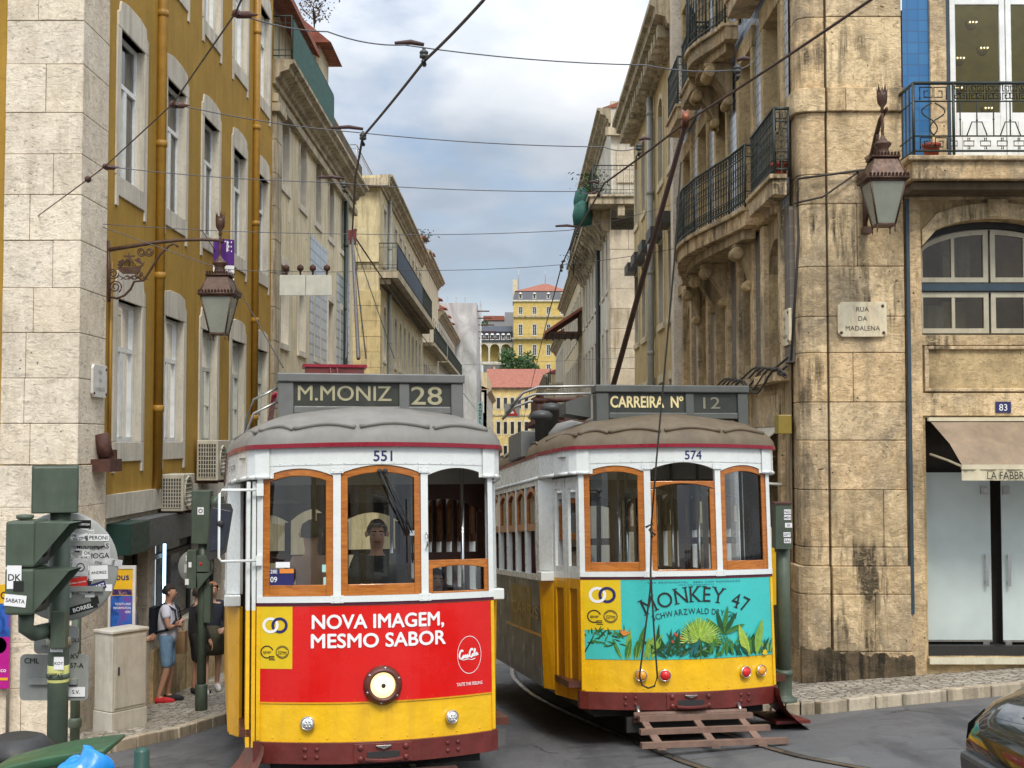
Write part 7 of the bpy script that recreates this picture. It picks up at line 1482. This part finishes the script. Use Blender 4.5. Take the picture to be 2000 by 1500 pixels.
b.add(V, [(4*i+j, 4*i+4+j, 4*i+4+(j+1) % 4, 4*i+(j+1) % 4) for i in range(n) for j in range(4)]+[(0, 1, 2, 3), tuple(4*n+j for j in range(4))], BING, True); b.build('lid', t, .01)
b = MB()
for x in (-2.8, -2.42): b.lathe([(.1, -.03), (.1, .03)], RUBBER, 14, (x, 7.38, gz+.1), 'x')
b.build('wheels', t)
bc = PY(168, 1505, 6.55); b = MB(); rn = random.Random(9); V = []; nu, nv = 22, 12
for j in range(nv+1):
    for i in range(nu):
        a = 2*pi*i/nu; e = -pi/2+pi*j/nv; r = .155*(1+.10*sin(3*a+j)+.09*sin(9*a+2*j)*(j > 2)+rn.uniform(-.09, .09)); V.append((bc.x+r*cos(a)*cos(e)*1.0, 6.5+r*sin(a)*cos(e)*.8, bc.z-.04+r*sin(e)*.95+.03*cos(a)))
b.add(V, [(j*nu+i, j*nu+(i+1) % nu, (j+1)*nu+(i+1) % nu, (j+1)*nu+i) for j in range(nv) for i in range(nu)], BLUEB, True); tag(b.build('rubbish_bag', subsurf=1), 'crumpled blue plastic bag hanging out under the green bin lid', 'bag')
pb = PY(35, 1445, 7.6); gz = ground(pb.x, 7.6)+.12; t = thing('litter_bin', 'round black lidded bin behind the green lid', 'bin', (pb.x, 7.6, gz)); b = MB(); b.lathe([(.16, 0), (.2, pb.z-.12-gz), (.2, pb.z-.10-gz)], DGREY, 24, (pb.x, 7.6, gz)); b.build('body', t); b = MB(); b.lathe([(.205, -.10), (.215, -.09), (.215, -.05), (.15, .015), (.10, .03), (.08, .025), (.001, .02)], BLACK, 28, (pb.x, 7.6, pb.z)); b.build('lid', t)
bp = PY(277, 1461, 8.9); gz = ground(bp.x, 8.9); b = MB(); b.lathe([(.055, 0), (.055, bp.z-gz-.16), (.06, bp.z-gz-.155), (.06, bp.z-gz-.13), (.052, bp.z-gz-.12), (.052, bp.z-gz-.02), (.035, bp.z-gz), (.001, bp.z-gz+.004)], paint('bollard_green', (.012, .06, .045), .4, var=.2), 20, (bp.x, 8.9, gz)); tag(b.build('bollard'), 'dark green iron bollard at the kerb beside the red tram', 'bollard')
# ================================================================== PEOPLE
EYEW = paint('eye_white', (.4, .36, .33), .4)
SKIN = paint('skin', (.55, .32, .22), .55, var=.08); SKIN2 = paint('skin_tan', (.48, .26, .17), .55, var=.08)
def cloth(nm, col, var=.18): return paint(nm, col, .85, var=var, scale=14, bmp=.15)
def skin_mesh(nm, pts, edges, radii, mat, parent, M, root=0, lev=2):
    me = bpy.data.meshes.new(nm); me.from_pydata([tuple(p) for p in pts], edges, []); me.materials.append(mat)
    o = link(nm, me, parent, M); m = o.modifiers.new('skin', 'SKIN'); m.use_smooth_shade = True
    if not me.skin_vertices: me.attributes.new('skin', 'FLOAT', 'POINT') if False else None
    sv = me.skin_vertices[0].data
    for i, r in enumerate(radii): sv[i].radius = (r, r) if not isinstance(r, tuple) else r; sv[i].use_root = i == root
    s = o.modifiers.new('sub', 'SUBSURF'); s.levels = s.render_levels = lev
    return o
BASEJ = dict(pel=(0, 0, .95), waist=(0, 0, 1.08), chest=(0, .01, 1.28), neck0=(0, 0, 1.43), neck=(0, .01, 1.50), jaw=(0, .03, 1.56), head=(0, .025, 1.64), top=(0, .01, 1.73),
    shL=(-.17, 0, 1.40), shR=(.17, 0, 1.40), elL=(-.24, 0, 1.12), elR=(.24, 0, 1.12), wrL=(-.25, .06, .88), wrR=(.25, .06, .88), haL=(-.25, .09, .80), haR=(.25, .09, .80),
    hipL=(-.09, 0, .90), hipR=(.09, 0, .90), knL=(-.10, .02, .49), knR=(.10, .02, .49), anL=(-.10, -.02, .09), anR=(.10, -.02, .09), toL=(-.11, .17, .035), toR=(.11, .17, .035))
def person(label, x, y, face, height, J=None, skin=SKIN, hair=(.03, .02, .015), clothes=(), group=None, z=None, hairlen=.0, female=False):
    """face: heading in radians, 0 looks along +Y; clothes: list of (name, material, kind)"""
    z = ground(x, y)+.12 if z is None else z; s = height/1.75
    M = Matrix.Translation((x, y, z)) @ Matrix.Rotation(face, 4, 'Z') @ Matrix.Scale(s, 4)
    P = thing('person', label, 'person', M=M, group=group); j = dict(BASEJ); j.update(J or {})
    if female:
        for k in ('shL', 'shR'): j[k] = (j[k][0]*.88, j[k][1], j[k][2])
    V = lambda k: Vector(j[k])
    names = ['pel', 'waist', 'chest', 'neck0', 'neck', 'jaw', 'head', 'top', 'shL', 'elL', 'wrL', 'haL', 'shR', 'elR', 'wrR', 'haR', 'hipL', 'knL', 'anL', 'toL', 'hipR', 'knR', 'anR', 'toR']
    R_ = dict(pel=.135, waist=.125, chest=.145, neck0=.075, neck=.055, jaw=.075, head=.098, top=.07, shL=.062, elL=.043, wrL=.029, haL=.036, shR=.062, elR=.043, wrR=.029, haR=.036, hipL=.088, knL=.056, anL=.038, toL=.034, hipR=.088, knR=.056, anR=.038, toR=.034)
    E_ = [('pel', 'waist'), ('waist', 'chest'), ('chest', 'neck0'), ('neck0', 'neck'), ('neck', 'jaw'), ('jaw', 'head'), ('head', 'top'), ('chest', 'shL'), ('shL', 'elL'), ('elL', 'wrL'), ('wrL', 'haL'), ('chest', 'shR'), ('shR', 'elR'), ('elR', 'wrR'), ('wrR', 'haR'), ('pel', 'hipL'), ('hipL', 'knL'), ('knL', 'anL'), ('anL', 'toL'), ('pel', 'hipR'), ('hipR', 'knR'), ('knR', 'anR'), ('anR', 'toR')]
    pts = [V(n) for n in names]; rad = [R_[n] for n in names]; idx = {n: i for i, n in enumerate(names)}; ed = [(idx[a], idx[c]) for a, c in E_]
    for side in ('L', 'R'):     # four fingers and a thumb on each hand
        d = (V('ha'+side)-V('wr'+side)).normalized(); q = d.cross(Vector((0, 1, .2))).normalized(); sg = 1 if side == 'L' else -1; n_ = d.cross(q)
        for k, (off, ln) in enumerate(((-.030, .055), (-.010, .072), (.010, .068), (.029, .05))):
            a = len(pts); b0 = V('ha'+side)+d*.02+q*off*.8; pts += [b0+d*.02+q*off*.3, b0+d*(.02+ln*.55)+q*off*.3+n_*.012, b0+d*(.02+ln)+q*off*.3+n_*.032]; rad += [.0095, .009, .0075]; ed += [(idx['ha'+side], a), (a, a+1), (a+1, a+2)]
        a = len(pts); pts += [V('wr'+side)+d*.045-q*.04*sg, V('wr'+side)+d*.085-q*.058*sg+n_*.02]; rad += [.012, .009]; ed += [(idx['ha'+side], a), (a, a+1)]
    f = (V('head')-V('neck')); fw = Vector((0, 1, 0)); fw = (fw-f.normalized()*fw.dot(f.normalized())).normalized()
    a = len(pts); pts += [V('head')+fw*.105-f*.12]; rad += [.014]; ed += [(idx['head'], a)]
    skin_mesh('body', pts, ed, rad, skin, P, M)
    # face features and hair
    e = MB(M=M); right = fw.cross(Vector((0, 0, 1)))
    for s_ in (-1, 1):
        c = V('head')+fw*.088+right*.034*s_+Vector((0, 0, .0)); e.lathe([(.001, -.008), (.010, -.003), (.010, .003), (.001, .008)], EYEW, 8, c); e.lathe([(.001, -.006), (.007, 0), (.001, .006)], BLKP, 6, c+fw*.01)
        e.tube([c+Vector((0, 0, .028))+fw*.004-right*.02, c+Vector((0, 0, .032))+fw*.006+right*.02], .005, cloth('brow', (.04, .025, .015)), 4)
        e.lathe([(.001, -.03), (.016, -.01), (.016, .015), (.001, .03)], skin, 8, V('head')+right*.095*s_-Vector((0, 0, .01)))
    c = V('head')+fw*.088-Vector((0, 0, .062)); e.tube([c-right*.026, c+fw*.008, c+right*.026], .007, cloth('lips', (.3, .09, .07)), 5); e.build('face', P)
    HM = cloth('hair_%d' % int(hair[0]*1000), hair, .4); h = MB(M=M); rn = random.Random(int(x*100)); nu, nv = 18, 10; Vv = []
    for jv in range(nv+1):
        for i in range(nu):
            a_ = 2*pi*i/nu; el = pi/2-(pi*.56+(.22 if sin(a_) < .1 else -.72))*jv/nv; r = .103+rn.uniform(-.006, .008)
            Vv.append(V('head')+Vector((r*cos(a_)*cos(el)*.92, r*sin(a_)*cos(el)*1.02-.008, r*sin(el)*1.06+.012)))
    h.add(Vv, [(jv*nu+i, jv*nu+(i+1) % nu, (jv+1)*nu+(i+1) % nu, (jv+1)*nu+i) for jv in range(nv) for i in range(nu)], HM, True)
    if hairlen: h.tube([V('head')+Vector((0, -.09, .03)), V('head')+Vector((0, -.12, -.1)), V('neck0')+Vector((0, -.10, -hairlen))], [.08, .085, .03], HM, 10)
    h.build('hair', P)
    for nm, mat, kind in clothes:
        if kind in ('shirt', 'top'):
            up = .55 if kind == 'shirt' else 1.0; k = ['pel', 'waist', 'chest', 'neck0', 'shL', 'aL', 'shR', 'aR']; pp = {n: V(n) for n in k[:5]+['shR']}
            pp['pel'] = V('pel')-Vector((0, 0, .11)); pp['neck0'] = V('neck0')-Vector((0, 0, .015)); pp['aL'] = V('shL').lerp(V('elL'), up); pp['aR'] = V('shR').lerp(V('elR'), up); ed = [(0, 1), (1, 2), (2, 3), (2, 4), (4, 5), (2, 6), (6, 7)]; rr = [.168, .155, .165, .085, .082, .068, .082, .068]; PT = [pp[n] for n in k]
            if kind == 'top': PT += [V('wrL'), V('wrR')]; rr += [.042, .042]; ed += [(5, 8), (7, 9)]
            skin_mesh(nm, PT, ed, rr, mat, P, M)
        elif kind in ('shorts', 'trousers'):
            f_ = .95 if kind == 'shorts' else 1.0; PT = [V('pel')+Vector((0, 0, .13)), V('pel')-Vector((0, 0, .02))]; rr = [.145, .152]; ed = [(0, 1)]
            for s_ in 'LR':
                a = len(PT); PT += [V('hip'+s_), V('hip'+s_).lerp(V('kn'+s_), f_)]; rr += [.108, .085 if kind == 'shorts' else .075]; ed += [(1, a), (a, a+1)]
                if kind == 'trousers': PT += [V('an'+s_)+Vector((0, 0, .02))]; rr += [.06]; ed += [(a+1, a+2)]
            skin_mesh(nm, PT, ed, rr, mat, P, M)
        elif kind == 'skirt':
            b = MB(M=M); b.lathe([(.15, 1.08), (.19, .9), (.215, .62), (.20, .62), (.14, 1.07)], mat, 20); b.build(nm, P)
        elif kind == 'shoes':
            for i, s_ in enumerate('LR'):
                m_ = mat[i] if isinstance(mat, tuple) else mat; A = V('an'+s_); T_ = V('to'+s_); skin_mesh('shoe', [A+Vector((0, -.05, -.045)), A+Vector((0, .02, -.03)), T_+Vector((0, 0, .008)), T_+Vector((0, .05, 0))], [(0, 1), (1, 2), (2, 3)], [.046, .056, .046, .034], m_, P, M, 1)
        elif kind == 'backpack':
            b = MB(M=M); c = V('chest'); b.box(-.15, .15, -.33, -.15, 1.0, 1.42, mat); b.box(-.11, .11, -.37, -.331, 1.03, 1.22, mat); b.build(nm, P, .04)
            b = MB(M=M)
            for s_ in (-1, 1): b.tube([(s_*.12, -.16, 1.40), (s_*.13, -.02, 1.475), (s_*.125, .14, 1.38), (s_*.14, .165, 1.24), (s_*.17, .05, 1.10), (s_*.14, -.16, 1.05)], .02, mat, 6)
            b.build('strap', P)
    return P
DENIM = cloth('denim_light', (.16, .27, .40)); DENIM2 = cloth('denim_blue', (.07, .13, .26)); TEE = cloth('pale_tee', (.66, .66, .76), .06); NAVYC = cloth('navy_cloth', (.014, .018, .03)); OLIVE = cloth('olive_cloth', (.05, .045, .025)); BLKC = cloth('black_cloth', (.02, .018, .018)); STRIPE = cloth('striped_cloth', (.08, .07, .13), .6)
REDS = cloth('red_shoe', (.5, .02, .025)); BLKS = cloth('black_shoe', (.02, .02, .02)); WSH = cloth('white_shoe', (.6, .58, .55))
crossed = dict(elL=(-.21, .07, 1.13), elR=(.22, .07, 1.13), wrL=(.02, .22, 1.14), wrR=(-.04, .20, 1.20), haL=(.08, .21, 1.17), haR=(-.11, .19, 1.20))
person('man in pale t-shirt and denim shorts, arms crossed, with a blue backpack', -5.16, 19.55, -pi/2, 1.74, dict(crossed, toL=(-.11, .18, .035), anR=(.10, -.10, .09), toR=(.11, .10, .035), head=(0, .035, 1.64)), SKIN2, (.03, .02, .015), [('tee_shirt', TEE, 'shirt'), ('shorts', DENIM, 'shorts'), ('shoe', (BLKS, REDS), 'shoes'), ('backpack', NAVYC, 'backpack')])
pb_ = person('person in dark clothes holding a brown paper bag behind the man with the backpack', -4.95, 20.5, -pi/2+.5, 1.66, dict(elR=(.24, .03, 1.12), wrR=(.23, .14, .92), haR=(.23, .17, .84)), SKIN2, (.05, .03, .02), [('top', BLKC, 'top'), ('shorts', BLKC, 'shorts'), ('shoe', BLKS, 'shoes')], female=True)
b = MB(); hb = PY(347, 1240, 20.2); b.box(hb.x-.05, hb.x+.12, 20.15, 20.33, hb.z-.28, hb.z+.06, paint('kraft_paper', (.33, .2, .1), .8)); b.tube([(hb.x, 20.24, hb.z+.06), (hb.x+.035, 20.24, hb.z+.15), (hb.x+.07, 20.24, hb.z+.06)], .006, BLKC, 5); tag(b.build('paper_bag', bevel=.006), 'brown paper bag held low in front of the shop window', 'bag')
person('person in striped top and jeans half hidden by the bus poster stand', -5.22, 17.75, -pi/2, 1.70, dict(elR=(.24, .06, 1.14), wrR=(.2, .26, 1.08), haR=(.18, .33, 1.10)), SKIN2, (.06, .04, .025), [('top', STRIPE, 'top'), ('trousers', DENIM2, 'trousers'), ('shoe', cloth('brown_shoe', (.12, .05, .03)), 'shoes')])
pw = G4 = None
person('woman in navy top and olive skirt walking beside the red tram', -4.74, 20.6, radians(200), 1.72, dict(anL=(-.1, -.14, .13), toL=(-.11, .03, .04), anR=(.1, .12, .09), toR=(.11, .3, .035), elL=(-.22, .02, 1.12), wrL=(-.15, .2, 1.02), haL=(-.12, .27, 1.02)), SKIN, (.35, .16, .08), [('top', NAVYC, 'top'), ('skirt', OLIVE, 'skirt'), ('shoe', WSH, 'shoes')], female=True)
# in the trams: driver standing at the controls, passengers
def intram(MT, x, y, zf=.56): p = MT @ Vector((x, y, zf)); return p
sit = dict(hipL=(-.09, .02, .62), hipR=(.09, .02, .62))
p = intram(MT1, .04, .78); person('driver in dark jacket behind the middle window of the red tram', p.x, p.y, radians(190), 1.66, dict(elL=(-.23, .12, 1.12), wrL=(-.16, .30, 1.02), haL=(-.14, .37, 1.0), elR=(.23, .12, 1.12), wrR=(.16, .30, 1.02), haR=(.14, .37, 1.0)), SKIN2, (.10, .07, .05), [('jacket', BLKC, 'top'), ('trousers', BLKC, 'trousers'), ('shoe', BLKS, 'shoes')], z=p.z)
p = intram(MT1, -.52, .68); person('bare shouldered woman in dark flowered dress behind the left window of the red tram', p.x, p.y, radians(20), 1.66, dict(elL=(-.22, .05, 1.12), elR=(.22, .05, 1.12)), SKIN, (.04, .03, .02), [('dress', cloth('flowered_dark_dress', (.03, .035, .06), .7), 'skirt'), ('shoe', BLKS, 'shoes')], z=p.z, female=True)
b_ = [o for o in bpy.data.objects if o.name.startswith('dress')][-1]
p = intram(MT1, .72, 1.75, .32); person('dark haired passenger seated by the right window of the red tram', p.x, p.y, radians(190), 1.45, {}, SKIN, (.02, .015, .012), [('top', BLKC, 'top'), ('trousers', BLKC, 'trousers'), ('shoe', BLKS, 'shoes')], z=p.z, female=True)
BLUES = cloth('blue_shirt', (.14, .25, .60), .1)
for k, (yy_, lb) in enumerate(((1.98, 'passenger in blue shirt at the front side window of the teal tram'), (2.9, 'passenger in blue shirt at the second side window of the teal tram'))):
    p = intram(MT2, -.82, yy_, .42); person(lb, p.x, p.y, radians(190), 1.6, {}, SKIN2, (.05, .04, .03), [('shirt', BLUES, 'top'), ('trousers', BLKC, 'trousers'), ('shoe', BLKS, 'shoes')], z=p.z, group='blue shirted passengers')
# ================================================================== CAR
CARP = paint('car_black_green', (.02, .026, .022), .18, .3, var=.15, coat=1.0); CARG = paint('car_green', (.01, .10, .07), .2, .2, coat=1.0)
MC_ = Matrix.Translation((2.73, 7.2, ground(4.4, 7.2)-.15)) @ Matrix.Rotation(radians(4), 4, 'Z') @ Matrix.Rotation(radians(-4), 4, 'Y')
CAR = thing('parked_car', 'dark green and black car nosing in at the bottom right corner', 'car', M=MC_)
st = [(0, .42, .62, .58), (.06, .34, .70, .68), (.2, .28, .80, .78), (.5, .25, .90, .83), (.95, .24, .97, .85), (1.25, .24, 1.02, .86)]
b = MB(M=MC_); V = []; ns = 16
for x, z0_, z1_, hw in st:
    for i in range(ns+1):
        a = pi*i/ns; c_, s_ = cos(a), sin(a); sg = 1 if c_ >= 0 else -1
        V.append((x, -hw*sg*abs(c_)**.45, z0_+(z1_-z0_)*s_**.55+.02*s_))
n1_ = ns+1
b.add(V, [(k*n1_+i, k*n1_+i+1, (k+1)*n1_+i+1, (k+1)*n1_+i) for k in range(len(st)-1) for i in range(ns)]+[tuple(range(ns+1))], CARP, True)
st2 = [(1.25, 1.02, .86), (2.0, 1.03, .87), (3.0, 1.03, .86), (3.7, 1.0, .82), (4.05, .85, .74)]
V = [];
for x, z1_, hw in st2:
    for i in range(ns+1):
        a = pi*i/ns; c_, s_ = cos(a), sin(a); sg = 1 if c_ >= 0 else -1; V.append((x, -hw*sg*abs(c_)**.4, .24+(z1_-.24)*s_**.5))
b.add(V, [(k*n1_+i, k*n1_+i+1, (k+1)*n1_+i+1, (k+1)*n1_+i) for k in range(len(st2)-1) for i in range(ns)]+[tuple(range((len(st2)-1)*n1_, len(st2)*n1_))], CARP, True)
b.build('body', CAR)
b = MB(M=MC_); b.add([(1.15, -.74, 1.0), (1.15, .74, 1.0), (1.85, .60, 1.45), (1.85, -.60, 1.45), (3.3, .60, 1.45), (3.3, -.60, 1.45), (3.8, .72, 1.0), (3.8, -.72, 1.0)], [(0, 1, 2, 3), (3, 2, 4, 5), (5, 4, 6, 7), (0, 3, 5, 7), (1, 2, 4, 6)], DGLASS); b.build('cabin_glass', CAR, .05)
b = MB(M=MC_); b.box(1.9, 3.25, -.58, .58, 1.452, 1.50, CARG); b.build('roof', CAR, .03)
for x in (.82, 3.2):
    for s_ in (-1, 1):
        b = MB(M=MC_); b.lathe([(.40, -.015), (.40, .02), (.37, .025), (.001, .025)], BLACK, 28, (x, s_*.845, .30), 'y'); b.build('wheel_arch', CAR)
        b = MB(M=MC_); b.lathe([(.2, -.10), (.3, -.1), (.315, -.07), (.315, .07), (.3, .1), (.2, .1)], RUBBER, 28, (x, s_*.80, .30), 'y'); w_ = b.build('wheel', CAR); c = MB(M=MC_); c.lathe([(.20, -.09), (.19, s_*.07), (.05, s_*.085), (.001, s_*.09)], STEEL, 20, (x, s_*.80, .30), 'y'); c.build('rim', w_)
        pts = [(x+.42*cos(a), s_*.862, .30+.42*sin(a)) for a in [pi*k/12 for k in range(13)]]; b = MB(M=MC_); b.tube(pts, .025, CARP, 6); b.build('arch_lip', CAR)
for s_ in (-1, 1):
    b = MB(M=MC_); b.add([(.045, s_*.672, .54), (.2, s_*.785, .56), (.2, s_*.728, .70), (.045, s_*.622, .645)], [(0, 1, 2, 3)], DGLASS); h_ = b.build('headlight', CAR); b = MB(M=MC_); b.add([(.045, s_*.682, .46), (.2, s_*.795, .46), (.2, s_*.79, .555), (.045, s_*.676, .535)], [(0, 1, 2, 3)], AMB); b.build('indicator', h_)
b = MB(M=MC_); b.tube([(.03, -.60, .66), (.14, -.68, .80), (.45, -.74, .93), (.9, -.75, 1.0)], .012, CARG, 6); b.tube([(.10, .0, .80), (.12, -.5, .79), (.3, -.68, .88)], .006, BLACK, 4); b.build('bonnet_seam', CAR)
b = MB(M=MC_); b.box(-.04, .06, -.6, .6, .34, .5, DGREY); b.build('bumper', CAR, .03)
# ================================================================== LITTLE PLANTS ON THE ROOFS
def tuft(label, c, r, h, n, mat, nm='rooftop_plant', up=.5, pot=False):
    b = MB(); rn = random.Random(int(c[0]*10+c[1])); c = Vector(c)
    for i in range(8): d = Vector((rn.gauss(0, .6), rn.gauss(0, .6), up+rn.random()*.6)).normalized()*h*rn.uniform(.5, 1); b.tube([c, c+d*.6+Vector((rn.gauss(0, .03), 0, 0)), c+d], .012, BARK, 4)
    for i in range(n):
        p = c+Vector((rn.gauss(0, r*.5), rn.gauss(0, r*.5), rn.uniform(.1, 1)*h)); u = Vector((rn.gauss(0, 1), rn.gauss(0, 1), rn.gauss(0, 1))).normalized(); v = u.cross(Vector((0, .3, 1))).normalized(); l = r*.10*rn.uniform(.6, 1.4); b.add([p-u*l, p+v*l*.5, p+u*l, p-v*l*.5], [(0, 1, 2, 3)], mat)
    t = thing(nm, label, 'plant', tuple(c)); b.build('leaves', t, recalc=False); k = MB(); k.lathe([(.10, -.05), (.14, .16), (.15, .16), (.13, .15)], TER, 10, tuple(c)) if pot else [k.tube([c-Vector((0, 0, .2)), c+Vector((.02*i-.04, 0, h*.4))], .015, BARK, 4) for i in range(4)]; k.build('pot' if pot else 'stem', t)
    return t
LDRY = leafmat('dry_leaf', (.09, .07, .03), (.16, .13, .06))
tuft('dry twiggy weeds on the roof edge of the cream building', PY(614, 40, 33.5), .4, .6, 260, LDRY)
tuft('leafy plant beside the green parasols on the pale stone balcony', PY(1158, 380, 47.6), .55, .8, 420, LEAF, pot=True)
tuft('small weed on the ledge below the pale stone balcony', PY(1120, 528, 58), .5, .8, 140, LDRY)
tuft('green tuft growing on the dormer tiles of the balcony building', PY(822, 478, 70), .7, .8, 150, LEAF)
b = MB()
for dx, h in ((0, 1.5), (.15, 1.1), (-.16, .9)): b.lathe([(.05, 0), (.1, .2), (.1, h-.2), (.04, h)], LEAF, 8, (PY(1246, 215, 37).x+dx, 37, PY(1246, 215, 37).z))
tag(b.build('cactus'), 'upright cactus on the cornice of the shuttered building', 'plant')
